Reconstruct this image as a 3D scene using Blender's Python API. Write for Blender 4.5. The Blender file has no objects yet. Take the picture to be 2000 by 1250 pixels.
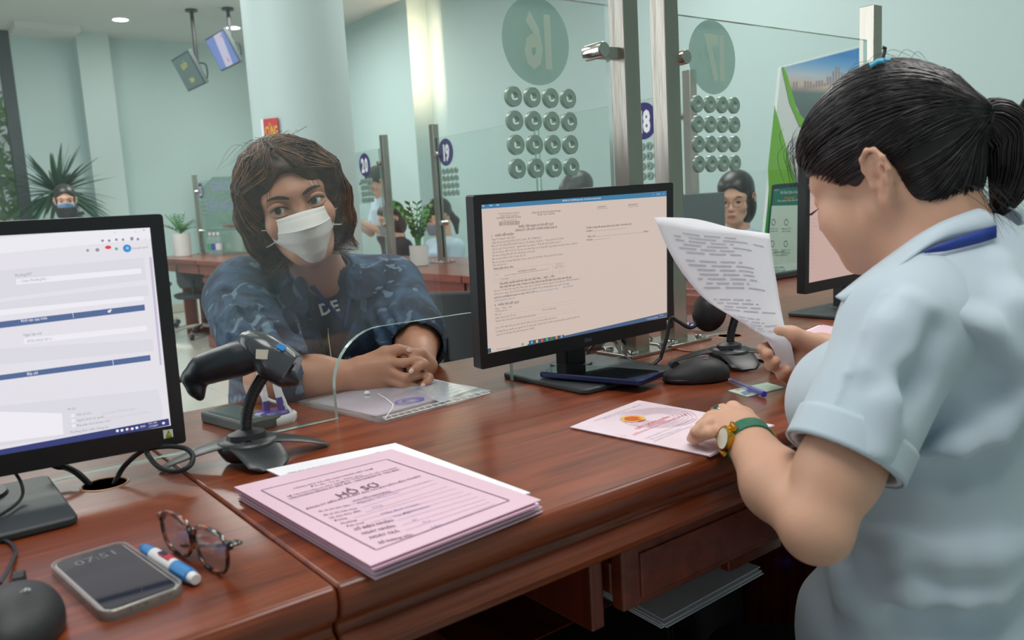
import bpy, bmesh, math, random
import numpy as np
from mathutils import Vector, Matrix, Euler
PI = math.pi
random.seed(7)
C = bpy.context.scene.collection
SC = bpy.context.scene

# ------------------------------------------------------------------ camera
FPX = 1620.0
HC = 1.06                                   # lens height above the floor
def _n(v): return v / np.linalg.norm(v)
_down = _n(np.array([680., 11675., FPX]))
_A = np.array([2150., -350., FPX]); _A = _n(_A - _down * _A.dot(_down))
_B = np.cross(-_down, _A)
if _B[0] > 0: _B = -_B
RW = np.array([_A, _B, -_down])             # rows: world axes in camera space
EYE = np.array([0, 0, HC])
def ray(px, py): return RW @ np.array([px - 1000., py - 625., FPX])
def Pz(px, py, z=0.75): v = ray(px, py); return EYE + v * ((z - HC) / v[2])
def Py(px, py, y): v = ray(px, py); return EYE + v * (y / v[1])
def Px(px, py, x): v = ray(px, py); return EYE + v * (x / v[0])
def Pd(px, py, dep): return EYE + ray(px, py) * (dep / FPX)
cam = bpy.data.cameras.new('camera'); camo = bpy.data.objects.new('camera', cam); C.objects.link(camo)
cam.sensor_width = 36; cam.lens = FPX / 2000 * 36; cam.clip_start = 0.02; cam.clip_end = 200
m = Matrix.Identity(4)
for i in range(3):
    m[i][0] = RW[i][0]; m[i][1] = -RW[i][1]; m[i][2] = -RW[i][2]; m[i][3] = EYE[i]
camo.matrix_world = m
cam.dof.use_dof = True; cam.dof.focus_distance = 1.45; cam.dof.aperture_fstop = 7.0
SC.camera = camo

# ------------------------------------------------------------------ world, light, exposure
SC.view_settings.view_transform = 'Standard'; SC.view_settings.look = 'None'
SC.view_settings.gamma = 1.0; SC.view_settings.use_curve_mapping = False
SC.view_settings.exposure = -0.32
w = bpy.data.worlds.new('World'); SC.world = w; w.use_nodes = True
bg = w.node_tree.nodes['Background']; bg.inputs[0].default_value = (0.86, 0.95, 1.0, 1); bg.inputs[1].default_value = 0.40
def area(name, loc, size, power, col=(1, 1, 1), rot=(0, 0, 0), sy=None):
    l = bpy.data.lights.new(name, 'AREA'); l.energy = power; l.color = col; l.size = size
    if sy: l.shape = 'RECTANGLE'; l.size_y = sy
    o = bpy.data.objects.new(name, l); C.objects.link(o); o.location = loc; o.rotation_euler = rot
    return o
for x, y, pw in [(0.2, 0.2, 34), (2.6, 0.6, 36), (0.2, 3.4, 44), (3.4, 3.6, 40), (0.6, 6.8, 85), (3.0, 8.0, 85)]:
    area('ceiling_panel_light', (x, y, 3.12), 1.3, pw, (1.0, 0.98, 0.95))
area('facade_daylight', (-2.6, 3.5, 1.9), 5.0, 130, (0.9, 0.97, 1.0), (0, -PI / 2, 0), 2.4)
area('cove_light', (4.66, 7.3, 2.6), 0.1, 7.0, (1, 0.66, 0.45), (PI / 2, 0, 0), 0.9)

# ------------------------------------------------------------------ materials
def s2l(v):
    v /= 255.; return v / 12.92 if v <= 0.04045 else ((v + 0.055) / 1.055) ** 2.4
def rgb(r, g, b, a=1): return (s2l(r), s2l(g), s2l(b), a)
_mats = {}
def mat(name, col, rough=0.5, metal=0.0, coat=0.0, bump=0.0, bscale=200., var=0.0, vscale=8., sss=0.0, spec=0.5, sheen=0.0, stretch=None, emit=None, estr=1.0, alpha=1.0, trans=0.0):
    if name in _mats: return _mats[name]
    m = bpy.data.materials.new(name); m.use_nodes = True; nt = m.node_tree; b = nt.nodes['Principled BSDF']
    b.inputs['Base Color'].default_value = col; b.inputs['Roughness'].default_value = rough; b.inputs['Metallic'].default_value = metal
    b.inputs['Coat Weight'].default_value = coat; b.inputs['Coat Roughness'].default_value = 0.12
    b.inputs['Specular IOR Level'].default_value = spec; b.inputs['Sheen Weight'].default_value = sheen
    b.inputs['Alpha'].default_value = alpha; b.inputs['Transmission Weight'].default_value = trans
    if sss: b.inputs['Subsurface Weight'].default_value = sss; b.inputs['Subsurface Radius'].default_value = (0.012, 0.005, 0.003); b.inputs['Subsurface Scale'].default_value = 1.0
    if emit is not None: b.inputs['Emission Color'].default_value = emit; b.inputs['Emission Strength'].default_value = estr
    tc = nt.nodes.new('ShaderNodeTexCoord'); mp = nt.nodes.new('ShaderNodeMapping'); nt.links.new(tc.outputs['Object'], mp.inputs[0])
    if stretch: mp.inputs['Scale'].default_value = stretch
    if var:
        n = nt.nodes.new('ShaderNodeTexNoise'); n.inputs['Scale'].default_value = vscale; n.inputs['Detail'].default_value = 6
        nt.links.new(mp.outputs[0], n.inputs['Vector'])
        mr = nt.nodes.new('ShaderNodeMapRange'); mr.inputs[1].default_value = 0.3; mr.inputs[2].default_value = 0.7
        mr.inputs[3].default_value = 1 - var; mr.inputs[4].default_value = 1 + var
        nt.links.new(n.outputs[0], mr.inputs[0])
        mx = nt.nodes.new('ShaderNodeVectorMath'); mx.operation = 'SCALE'; mx.inputs[0].default_value = col[:3]
        nt.links.new(mr.outputs[0], mx.inputs['Scale']); nt.links.new(mx.outputs[0], b.inputs['Base Color'])
    if bump:
        n = nt.nodes.new('ShaderNodeTexNoise'); n.inputs['Scale'].default_value = bscale; n.inputs['Detail'].default_value = 3
        nt.links.new(mp.outputs[0], n.inputs['Vector'])
        bp = nt.nodes.new('ShaderNodeBump'); bp.inputs['Strength'].default_value = bump; bp.inputs['Distance'].default_value = 0.002
        nt.links.new(n.outputs[0], bp.inputs['Height']); nt.links.new(bp.outputs[0], b.inputs['Normal'])
    _mats[name] = m; return m
def mat_emit(name, col, s=1.0):
    s = s * 1.22
    if name in _mats: return _mats[name]
    m = bpy.data.materials.new(name); m.use_nodes = True; nt = m.node_tree; b = nt.nodes['Principled BSDF']
    b.inputs['Base Color'].default_value = (0.01, 0.01, 0.01, 1); b.inputs['Roughness'].default_value = 0.35; b.inputs['Specular IOR Level'].default_value = 0.2
    b.inputs['Emission Color'].default_value = col; b.inputs['Emission Strength'].default_value = s
    _mats[name] = m; return m
def mat_glass(name, tint=(0.965, 0.986, 0.978, 1), rough=0.0, ior=1.5, dust=0.0):
    if name in _mats: return _mats[name]
    m = bpy.data.materials.new(name); m.use_nodes = True; nt = m.node_tree; nt.nodes.clear()
    o = nt.nodes.new('ShaderNodeOutputMaterial'); t = nt.nodes.new('ShaderNodeBsdfTransparent'); g = nt.nodes.new('ShaderNodeBsdfGlossy')
    g.inputs['Roughness'].default_value = rough; t.inputs[0].default_value = tint; ge = nt.nodes.new('ShaderNodeNewGeometry')
    def mth(op, a, b=None, c=None):
        q = nt.nodes.new('ShaderNodeMath'); q.operation = op
        for i, v in enumerate((a, b, c)):
            if v is None: continue
            if hasattr(v, 'is_linked'): nt.links.new(v, q.inputs[i])
            else: q.inputs[i].default_value = v
        return q.outputs[0]
    dt = nt.nodes.new('ShaderNodeVectorMath'); dt.operation = 'DOT_PRODUCT'; nt.links.new(ge.outputs['Normal'], dt.inputs[0]); nt.links.new(ge.outputs['Incoming'], dt.inputs[1])
    f0 = ((ior - 1) / (ior + 1)) ** 2
    sch = mth('MULTIPLY_ADD', mth('POWER', mth('SUBTRACT', 1.0, mth('ABSOLUTE', dt.outputs['Value'])), 5.0), 1 - f0, f0)
    class _F: outputs = [sch]
    f = _F
    x = nt.nodes.new('ShaderNodeMixShader'); nt.links.new(f.outputs[0], x.inputs[0]); nt.links.new(t.outputs[0], x.inputs[1]); nt.links.new(g.outputs[0], x.inputs[2])
    last = x
    if dust:
        d = nt.nodes.new('ShaderNodeBsdfDiffuse'); d.inputs[0].default_value = (0.8, 0.87, 0.86, 1)
        tc = nt.nodes.new('ShaderNodeTexCoord'); n = nt.nodes.new('ShaderNodeTexNoise'); n.inputs['Scale'].default_value = 5; n.inputs['Detail'].default_value = 9
        nt.links.new(tc.outputs['Object'], n.inputs['Vector'])
        mr = nt.nodes.new('ShaderNodeMapRange'); mr.inputs[1].default_value = 0.35; mr.inputs[2].default_value = 0.75; mr.inputs[3].default_value = dust * 0.5; mr.inputs[4].default_value = dust * 1.6
        nt.links.new(n.outputs[0], mr.inputs[0]); y = nt.nodes.new('ShaderNodeMixShader')
        nt.links.new(mr.outputs[0], y.inputs[0]); nt.links.new(x.outputs[0], y.inputs[1]); nt.links.new(d.outputs[0], y.inputs[2]); last = y
    nt.links.new(last.outputs[0], o.inputs[0]); _mats[name] = m; return m
def mat_wood(name, c1, c2, stretch=(1.2, 14, 14), rough=0.30, coat=0.22):
    if name in _mats: return _mats[name]
    m = bpy.data.materials.new(name); m.use_nodes = True; nt = m.node_tree; b = nt.nodes['Principled BSDF']
    tc = nt.nodes.new('ShaderNodeTexCoord'); mp = nt.nodes.new('ShaderNodeMapping'); mp.inputs['Scale'].default_value = stretch
    nt.links.new(tc.outputs['Object'], mp.inputs[0])
    n = nt.nodes.new('ShaderNodeTexNoise'); n.inputs['Scale'].default_value = 3.0; n.inputs['Detail'].default_value = 8; n.inputs['Roughness'].default_value = 0.62; n.inputs['Distortion'].default_value = 0.6
    nt.links.new(mp.outputs[0], n.inputs['Vector'])
    mp2 = nt.nodes.new('ShaderNodeMapping'); mp2.inputs['Scale'].default_value = tuple(s * 9 if s > 5 else s * 3 for s in stretch); nt.links.new(tc.outputs['Object'], mp2.inputs[0])
    n2 = nt.nodes.new('ShaderNodeTexNoise'); n2.inputs['Scale'].default_value = 3.0; n2.inputs['Detail'].default_value = 3; nt.links.new(mp2.outputs[0], n2.inputs['Vector'])
    ad = nt.nodes.new('ShaderNodeMath'); ad.operation = 'MULTIPLY_ADD'; ad.inputs[1].default_value = 0.35; nt.links.new(n2.outputs[0], ad.inputs[0]); nt.links.new(n.outputs[0], ad.inputs[2])
    cr = nt.nodes.new('ShaderNodeValToRGB'); cr.color_ramp.elements[0].position = 0.46; cr.color_ramp.elements[0].color = c1; cr.color_ramp.elements[1].position = 0.86; cr.color_ramp.elements[1].color = c2
    nt.links.new(ad.outputs[0], cr.inputs[0]); nt.links.new(cr.outputs[0], b.inputs['Base Color'])
    b.inputs['Roughness'].default_value = rough; b.inputs['Coat Weight'].default_value = coat; b.inputs['Coat Roughness'].default_value = 0.16
    b.inputs['Specular IOR Level'].default_value = 0.38; bp = nt.nodes.new('ShaderNodeBump'); bp.inputs['Strength'].default_value = 0.06; bp.inputs['Distance'].default_value = 0.001; nt.links.new(n2.outputs[0], bp.inputs['Height']); nt.links.new(bp.outputs[0], b.inputs['Normal'])
    _mats[name] = m; return m

# ------------------------------------------------------------------ mesh building
def npm(M):
    return np.array(M, float)
class MB:
    def __init__(s): s.v = []; s.f = []
    def add(s, v, f):
        n = len(s.v); s.v.extend([tuple(map(float, p)) for p in v]); s.f.extend([tuple(i + n for i in q) for q in f]); return s
    def box(s, c, size, rot=None, taper=1.0):
        hx, hy, hz = size[0] / 2, size[1] / 2, size[2] / 2
        v = [(-hx, -hy, -hz), (hx, -hy, -hz), (hx, hy, -hz), (-hx, hy, -hz), (-hx * taper, -hy * taper, hz), (hx * taper, -hy * taper, hz), (hx * taper, hy * taper, hz), (-hx * taper, hy * taper, hz)]
        R = (rot if isinstance(rot, Matrix) else Euler(rot).to_matrix()) if rot is not None else Matrix.Identity(3)
        v = [R @ Vector(p) + Vector(c) for p in v]
        return s.add(v, [(0, 3, 2, 1), (4, 5, 6, 7), (0, 1, 5, 4), (1, 2, 6, 5), (2, 3, 7, 6), (3, 0, 4, 7)])
    def bx(s, x0, x1, y0, y1, z0, z1): return s.box(((x0 + x1) / 2, (y0 + y1) / 2, (z0 + z1) / 2), (x1 - x0, y1 - y0, z1 - z0))
    def tube(s, path, r, n=8, caps=True, flat=1.0, up=None):
        P = [Vector(p) for p in path]; k = len(P); rs = r if hasattr(r, '__len__') else [r] * k
        T = [(P[min(i + 1, k - 1)] - P[max(i - 1, 0)]).normalized() for i in range(k)]
        a = Vector(up) if up is not None else (Vector((0, 0, 1)) if abs(T[0].z) < 0.9 else Vector((1, 0, 0)))
        N = (a - T[0] * a.dot(T[0])).normalized(); v = []
        for i in range(k):
            N = (N - T[i] * N.dot(T[i]))
            if N.length < 1e-6: N = T[i].orthogonal()
            N.normalize(); Bn = T[i].cross(N)
            for j in range(n):
                t = 2 * PI * j / n; v.append(P[i] + N * (math.cos(t) * rs[i] * flat) + Bn * (math.sin(t) * rs[i]))
        f = [(i * n + j, i * n + (j + 1) % n, (i + 1) * n + (j + 1) % n, (i + 1) * n + j) for i in range(k - 1) for j in range(n)]
        if caps: f += [tuple(range(n - 1, -1, -1)), tuple(range((k - 1) * n, k * n))]
        return s.add(v, f)
    def cyl(s, a, b, r, n=16, r2=None): return s.tube([a, b], [r, r if r2 is None else r2], n)
    def lathe(s, prof, n=24, M=None, sx=1, sy=1, caps=True):
        v = []; k = len(prof)
        for r, z in prof:
            for j in range(n): t = 2 * PI * j / n; p = Vector((r * math.cos(t) * sx, r * math.sin(t) * sy, z)); v.append(M @ p if M is not None else p)
        f = [(i * n + j, i * n + (j + 1) % n, (i + 1) * n + (j + 1) % n, (i + 1) * n + j) for i in range(k - 1) for j in range(n)]
        if caps: f += [tuple(range(n - 1, -1, -1)), tuple(range((k - 1) * n, k * n))]
        return s.add(v, f)
    def prism(s, poly, t0, t1, fn=None):
        # poly: list of (a,b); extruded along third axis; fn maps (a,b,t)->xyz
        fn = fn or (lambda a, b, t: (a, b, t)); n = len(poly)
        v = [fn(a, b, t0) for a, b in poly] + [fn(a, b, t1) for a, b in poly]
        f = [tuple(range(n - 1, -1, -1)), tuple(range(n, 2 * n))] + [(i, (i + 1) % n, n + (i + 1) % n, n + i) for i in range(n)]
        return s.add(v, f)
    def grid(s, fn, nu, nv, closed_u=False):
        v = [fn(i / (nu - (0 if closed_u else 1)), j / (nv - 1)) for j in range(nv) for i in range(nu)]
        f = [(j * nu + i, j * nu + (i + 1) % nu, (j + 1) * nu + (i + 1) % nu, (j + 1) * nu + i) for j in range(nv - 1) for i in range(nu if closed_u else nu - 1)]
        return s.add(v, f)
    def xf(s, M):
        s.v = [tuple(M @ Vector(p)) for p in s.v]; return s
    def build(s, name, material, parent=None, smooth=False, bevel=0.0, seg=2, solid=0.0, subsurf=0, angle=40, loc=None):
        me = bpy.data.meshes.new(name); me.from_pydata(s.v, [], s.f); me.validate(); me.update()
        return finish(me, name, material, parent, smooth, bevel, seg, solid, subsurf, angle, loc)
def finish(me, name, material, parent=None, smooth=False, bevel=0.0, seg=2, solid=0.0, subsurf=0, angle=40, loc=None, fixn=True):
    if fixn and len(me.polygons) < 200000:
        b = bmesh.new(); b.from_mesh(me); bmesh.ops.recalc_face_normals(b, faces=b.faces); b.to_mesh(me); b.free()
    if material: me.materials.append(material)
    o = bpy.data.objects.new(name, me); C.objects.link(o)
    if parent is not None: o.parent = parent
    if loc is not None: o.location = loc
    if solid: md = o.modifiers.new('s', 'SOLIDIFY'); md.thickness = solid; md.offset = 0
    if subsurf: md = o.modifiers.new('ss', 'SUBSURF'); md.levels = subsurf; md.render_levels = subsurf
    if bevel: md = o.modifiers.new('b', 'BEVEL'); md.width = bevel; md.segments = seg; md.limit_method = 'ANGLE'; md.angle_limit = math.radians(35); md.use_clamp_overlap = True
    if smooth or bevel:
        me.polygons.foreach_set('use_smooth', [True] * len(me.polygons))
        if not subsurf:
            try: me.set_sharp_from_angle(angle=math.radians(angle))
            except Exception: pass
    return o
def tag(o, label=None, cat=None, group=None, kind=None):
    if label: o['label'] = label
    if cat: o['category'] = cat
    if group: o['group'] = group
    if kind: o['kind'] = kind
    return o
def thing(name, label, cat, loc=(0, 0, 0), rz=0, group=None, M=None):
    o = bpy.data.objects.new(name, None); C.objects.link(o); o.empty_display_size = 0.05
    if M is not None: o.matrix_world = M
    else: o.location = loc; o.rotation_euler = (0, 0, rz)
    return tag(o, label, cat, group)
def struct(o): o['kind'] = 'structure'; return o
def frame(origin, x, y):
    x = Vector(x).normalized(); z = x.cross(Vector(y)).normalized(); y = z.cross(x)
    M = Matrix.Identity(4)
    for i in range(3): M[i][0] = x[i]; M[i][1] = y[i]; M[i][2] = z[i]; M[i][3] = origin[i]
    return M
def rrect(w, h, r, n=5, cx=0, cy=0):
    p = []
    for (sx, sy, a0) in ((1, 1, 0), (-1, 1, 90), (-1, -1, 180), (1, -1, 270)):
        for k in range(n + 1):
            a = math.radians(a0 + 90 * k / n); p.append((cx + sx * (w / 2 - r) + r * math.cos(a), cy + sy * (h / 2 - r) + r * math.sin(a)))
    return p
def bez(pts, n=24):
    # Catmull-Rom through the points
    P = [Vector(p) for p in pts]; P = [P[0] * 2 - P[1]] + P + [P[-1] * 2 - P[-2]]; out = []
    for i in range(1, len(P) - 2):
        for k in range(n):
            t = k / n; a, b, c, d = P[i - 1:i + 3]
            out.append(0.5 * ((2 * b) + (c - a) * t + (2 * a - 5 * b + 4 * c - d) * t * t + (3 * b - a - 3 * c + d) * t ** 3))
    out.append(P[-2]); return out
def ink_blobs(*a): pass
_tx = {}
def text_mesh(s, bold=0.0):
    k = (s, bold)
    if k in _tx: return _tx[k]
    c = bpy.data.curves.new('t', 'FONT'); c.body = s; c.resolution_u = 2; c.offset = bold; c.align_x = 'LEFT'
    o = bpy.data.objects.new('t', c); C.objects.link(o); dg = bpy.context.evaluated_depsgraph_get()
    me = bpy.data.meshes.new_from_object(o.evaluated_get(dg)); v = np.array([tuple(p.co)[:2] for p in me.vertices]) if len(me.vertices) else np.zeros((0, 2))
    f = [tuple(p.vertices) for p in me.polygons]
    bpy.data.objects.remove(o); bpy.data.curves.remove(c); bpy.data.meshes.remove(me)
    _tx[k] = (v, f); return v, f
def put_text(mb, s, x, y, h, z=0.0, align='L', width=None, bold=0.0, mirror=False, sx=1.0, fn=None):
    # h: cap height.  optional width forces the line's width
    v, f = text_mesh(s, bold)
    if not len(v): return
    k = h / 0.73; v = v * np.array([k * sx, k]); w = v[:, 0].max()
    if width: v = v * np.array([width / w, 1.0]); w = width
    if align == 'C': v = v - np.array([w / 2, 0])
    if align == 'R': v = v - np.array([w, 0])
    if mirror: v = v * np.array([-1, 1.])
    if fn: mb.add([fn(x + a, y + b) for a, b in v], f)
    else: mb.add([(x + a, y + b, z) for a, b in v], f)
def quad(mb, x0, x1, y0, y1, z=0.0): mb.add([(x0, y0, z), (x1, y0, z), (x1, y1, z), (x0, y1, z)], [(0, 1, 2, 3)])
def disc(mb, x, y, r, z=0.0, n=20, r2=None):
    mb.add([(x + r * math.cos(2 * PI * k / n), y + (r2 or r) * math.sin(2 * PI * k / n), z) for k in range(n)], [tuple(range(n))])

M_BLACK = mat('black_plastic', rgb(24, 25, 28), 0.38, bump=0.15, bscale=900)
M_DGREY = mat('dark_grey_plastic', rgb(46, 52, 56), 0.42, bump=0.2, bscale=1200)
M_STEEL = mat('brushed_steel', rgb(176, 170, 160), 0.28, 1.0, bump=0.25, bscale=60, var=0.12, vscale=10, stretch=(1, 1, 0.12))
M_CHROME = mat('polished_steel', rgb(205, 200, 192), 0.12, 1.0, var=0.03)
M_WHITE = mat('white_plastic', rgb(232, 230, 232), 0.35, var=0.02)
M_PAPER = mat('white_paper', rgb(240, 240, 246), 0.75, var=0.02, vscale=3)
M_INK = mat('black_ink', rgb(60, 55, 62), 0.7, var=0.1)
M_GLASS = mat_glass('clear_glass', dust=0.012)
M_GLASSF = mat_glass('far_clear_glass', (0.955, 0.985, 0.975, 1), dust=0.015)
M_GEDGE = mat('green_glass_edge', rgb(150, 184, 172), 0.15, trans=0.4, var=0.1, spec=0.8)
M_WOOD = mat_wood('red_brown_varnished_wood', rgb(84, 34, 18), rgb(140, 68, 36))
M_WOODX = mat_wood('red_brown_wood_across', rgb(78, 30, 18), rgb(118, 52, 32), (14, 1.2, 14))
M_WOODZ = mat_wood('red_brown_wood_upright', rgb(78, 30, 20), rgb(118, 50, 34), (14, 14, 1.2))
# ------------------------------------------------------------------ room
M_WALL = mat('mint_wall_paint', rgb(184, 207, 205), 0.6, bump=0.05, bscale=60, var=0.015, vscale=1.5)
M_COL = mat('pale_mint_column_paint', rgb(186, 202, 201), 0.55, bump=0.05, bscale=60, var=0.015, vscale=1.5)
M_CEIL = mat('ceiling_paint', rgb(214, 216, 212), 0.8, var=0.01, vscale=1)
M_FLOOR = mat('pale_floor_tile', rgb(205, 208, 200), 0.18, var=0.03, vscale=1.2, spec=0.5)
M_BASE = mat('beige_baseboard_tile', rgb(186, 182, 168), 0.3, var=0.05)
ZC = 3.21
YF = 10.5
def shell(name, x0, x1, y0, y1, z0, z1, m): return struct(MB().bx(x0, x1, y0, y1, z0, z1).build(name, m))
fl = shell('floor', -3, 5.2, -2.2, 10.9, -0.12, -0.004, mat('floor_grout', rgb(170, 172, 166), 0.5, var=0.05))
T = 0.8; nt_ = 0
proto = MB().bx(0.002, T - 0.002, 0.002, T - 0.002, -0.004, 0.0).build('tile', M_FLOOR, fl)
proto.location = (0, 4.0, 0)
for i in range(-3, 6):
    for j in range(3, 13):
        if (i, j) == (0, 5): continue
        o = proto.copy(); C.objects.link(o); o.parent = fl; o.location = (i * T, j * T, 0)
        if i * T + T > 4.85: o.location = (4.85 - T, j * T, -0.0005)
        if j * T + T > YF: o.location.y = YF - T; o.location.z -= 0.0007
shell('ceiling', -3, 5.2, -2.2, 10.9, ZC, ZC + 0.15, M_CEIL)
shell('wall_far', 1.42, 4.62, YF, YF + 0.2, 0, ZC, M_WALL)
shell('trim_1', 2.03, 2.36, YF - 0.22, YF, 0, ZC, mat('pilaster_paint', rgb(192, 210, 208), 0.6, var=0.015, vscale=1.5))
shell('wall_far_right', 4.62, 4.85, 7.6, YF + 0.2, 0, ZC, M_WALL)
shell('wall_right', 4.85, 5.05, -2.2, YF + 0.2, 0, ZC, M_WALL)
shell('unseen_wall_back', -0.6, 5.05, -2.35, -2.2, 0, ZC, M_WALL)  # unseen wall added behind the camera to dim reflections and fill light
shell('baseboard_far', 1.42, 4.62, YF - 0.015, YF, 0, 0.1, M_BASE)
shell('baseboard_right', 4.835, 4.85, -2.2, 7.6, 0, 0.1, M_BASE)
shell('trim_2', 1.42, 2.03, YF - 0.5, YF - 0.0, ZC - 0.06, ZC, M_CEIL)
# glazed window at the far left, dark frame
wn = struct(thing('window_1', None, None, (1.42, YF + 0.05, 0)))
M_FRAME = mat('dark_grey_frame', rgb(62, 70, 72), 0.35, metal=0.3, var=0.05)
for x0, x1 in ((-0.12, 0.0), (-1.25, -1.18), (-2.4, -2.32)): struct(MB().bx(x0, x1, -0.06, 0.06, 0, ZC).build('window_frame', M_FRAME, wn, bevel=0.004))
for z0, z1 in ((0, 0.1), (ZC - 0.1, ZC)): struct(MB().bx(-4.4, 0, -0.05, 0.05, z0, z1).build('window_frame', M_FRAME, wn, bevel=0.004))
for x0, x1 in ((-1.18, -0.12), (-2.32, -1.25)): struct(MB().bx(x0, x1, -0.006, 0.006, 0.1, ZC - 0.1).build('pane', M_GLASS, wn))
# round column
pc = Pd(597, 300, 4.35)
col = MB().lathe([(0.255, 0), (0.255, ZC)], 48).build('column', M_COL, None, smooth=True, loc=(pc[0], pc[1], 0))
struct(col)
# ceiling downlights
M_LAMP = mat_emit('lamp_glow', (1, 0.98, 0.94, 1), 14)
LP = [((235, 37), 'round ceiling downlight, left of the two hanging screens'), ((455, 53), 'round ceiling downlight beside the hanging screen showing a picture')]
for (p, lb) in LP:
    q = Pz(p[0], p[1], ZC)
    t = thing('downlight', lb, 'ceiling light', (q[0], q[1], ZC), group='ceiling downlights')
    MB().lathe([(0.075, -0.012), (0.098, -0.012), (0.10, 0.0), (0.075, 0.0)], 28, caps=False).build('lamp_ring', M_WHITE, t, smooth=True)
    MB().lathe([(0.0, -0.008), (0.074, -0.008), (0.074, -0.002), (0, -0.002)], 28).build('diffuser', M_LAMP, t)
for (x, y) in [(0.2, 0.2), (2.6, 0.6), (3.4, 3.6)]:
    t = thing('ceiling_panel', 'square recessed ceiling light panel over the counters', 'ceiling light', (x, y, ZC), group='square ceiling panels')
    MB().bx(-0.63, 0.63, -0.63, 0.63, -0.03, 0.0).build('panel_frame', M_WHITE, t, bevel=0.004)
    MB().bx(-0.6, 0.6, -0.6, 0.6, -0.034, -0.03).build('diffuser', mat_emit('panel_glow', (1, 0.98, 0.95, 1), 2.5), t)
# hanging screens
def hang(px, top, lb, pic):
    c = Pd(px[0], px[1], 8.45); 
    t = thing('hanging_screen', lb, 'screen', (c[0] + 0.1, c[1], ZC), group='hanging ceiling screens')
    MB().cyl((0, 0, 0), (0, 0, c[2] - ZC - 0.12), 0.019, 10).build('pole', M_BLACK, t, smooth=True)
    MB().lathe([(0.06, -0.02), (0.06, 0)], 16).build('ceiling_plate', M_BLACK, t)
    tl = math.radians(24); zc = c[2] - ZC
    n = Vector((-math.cos(tl), 0, -math.sin(tl))); u = Vector((-math.sin(tl), 0, math.cos(tl))); y = Vector((0, 1, 0))
    M = frame((-0.1, 0, zc), -y, u)       # local x right as seen from the front, y up, z toward viewer
    MB().box((-0.0, 0, -0.02), (0.58, 0.345, 0.04)).xf(M).build('casing', mat('screen_casing', rgb(50, 62, 64), 0.4, var=0.05), t, bevel=0.005)
    sb = MB(); quad(sb, -0.275, 0.275, -0.158, 0.158, 0.002); sb.xf(M)
    if pic:
        o = sb.build('screen', mat_emit('screen_blue_glow', rgb(120, 140, 205), 0.9), t)
        a = MB(); a.add([(-0.1, -0.158, .004), (0.1, -0.158, .004), (0.2, 0.158, .004), (-0.02, 0.158, .004)], [(0, 1, 2, 3)]); a.xf(M).build('picture', mat_emit('screen_pale_glow', rgb(205, 200, 225), 0.9), t)
        a = MB(); disc(a, 0.04, -0.1, 0.025, .005); a.xf(M).build('picture', mat_emit('screen_red_glow', rgb(215, 150, 165), 0.9), t)
        a = MB(); disc(a, 0.16, 0.12, 0.02, .005); a.xf(M).build('picture', mat_emit('screen_red_glow', rgb(215, 150, 165), 0.9), t)
    else:
        sb.build('screen', mat_emit('screen_dim_glow', rgb(84, 104, 102), 1), t)
        a = MB(); put_text(a, 'QUẦY', 0, 0.04, 0.05, .004, 'C', bold=0.02); put_text(a, '1004', 0, -0.11, 0.05, .004, 'C', bold=0.02); a.xf(M).build('printed_text', mat_emit('led_yellow', rgb(190, 185, 90), 1), t)
    MB().tube([(0, 0, zc + 0.1), (0.03, 0, zc + 0.02), (0.0, 0, zc)], 0.02, 8).build('bracket', M_BLACK, t, smooth=True)
    MB().tube(bez([(0.03, 0.02, zc + 0.1), (0.1, 0.03, zc + 0.08), (0.1, 0.04, zc - 0.05), (0.02, 0.04, zc - 0.1)], 6), 0.008, 6).build('cable', M_BLACK, t, smooth=True)
hang((367, 140), None, 'dark screen on a ceiling pole, lower left one of the two hanging screens', False)
hang((434, 99), None, 'bright blue screen on a ceiling pole, upper right one of the two hanging screens', True)
q = Pd(493, 36, 9.0)
t = thing('hanging_screen', 'hanging screen almost hidden behind the round column at the ceiling', 'screen', (q[0] + 0.15, q[1], ZC), group='hanging ceiling screens')
MB().cyl((0, 0, 0), (0, 0, -0.3), 0.019, 10).build('pole', M_BLACK, t, smooth=True)
MB().box((-0.02, 0, -0.42), (0.04, 0.5, 0.32), (0, -0.4, 0)).build('casing', M_BLACK, t, bevel=0.004)
# red notice on the column
M_RED = mat('red_card', rgb(196, 40, 44), 0.5, var=0.04); M_YEL = mat('yellow_print', rgb(228, 190, 60), 0.5)
_v = ray(529, 262); _A2 = _v[0] ** 2 + _v[1] ** 2; _B2 = -(_v[0] * pc[0] + _v[1] * pc[1]); _C2 = pc[0] ** 2 + pc[1] ** 2 - .262 ** 2; _t = (-_B2 - math.sqrt(max(0, _B2 ** 2 - _A2 * _C2))) / _A2
ctr = Vector(EYE + _v * _t); a0 = math.atan2(ctr.y - pc[1], ctr.x - pc[0])
t = thing('notice_card', 'small red and yellow notice card stuck on the round column', 'notice', M=frame(ctr, (-math.sin(a0), math.cos(a0), 0), (0, 0, 1)))
MB().box((0, 0, 0), (0.1, 0.15, 0.008)).build('card', M_RED, t)
MB().box((-0.042, 0, 0.003), (0.016, 0.15, 0.01)).build('card_border', M_WHITE, t)
a = MB(); put_text(a, 'CỨNG', 0.01, -0.01, 0.05, 0.0055, 'C', width=0.075, bold=0.02); a.build('printed_text', M_YEL, t)
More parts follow.
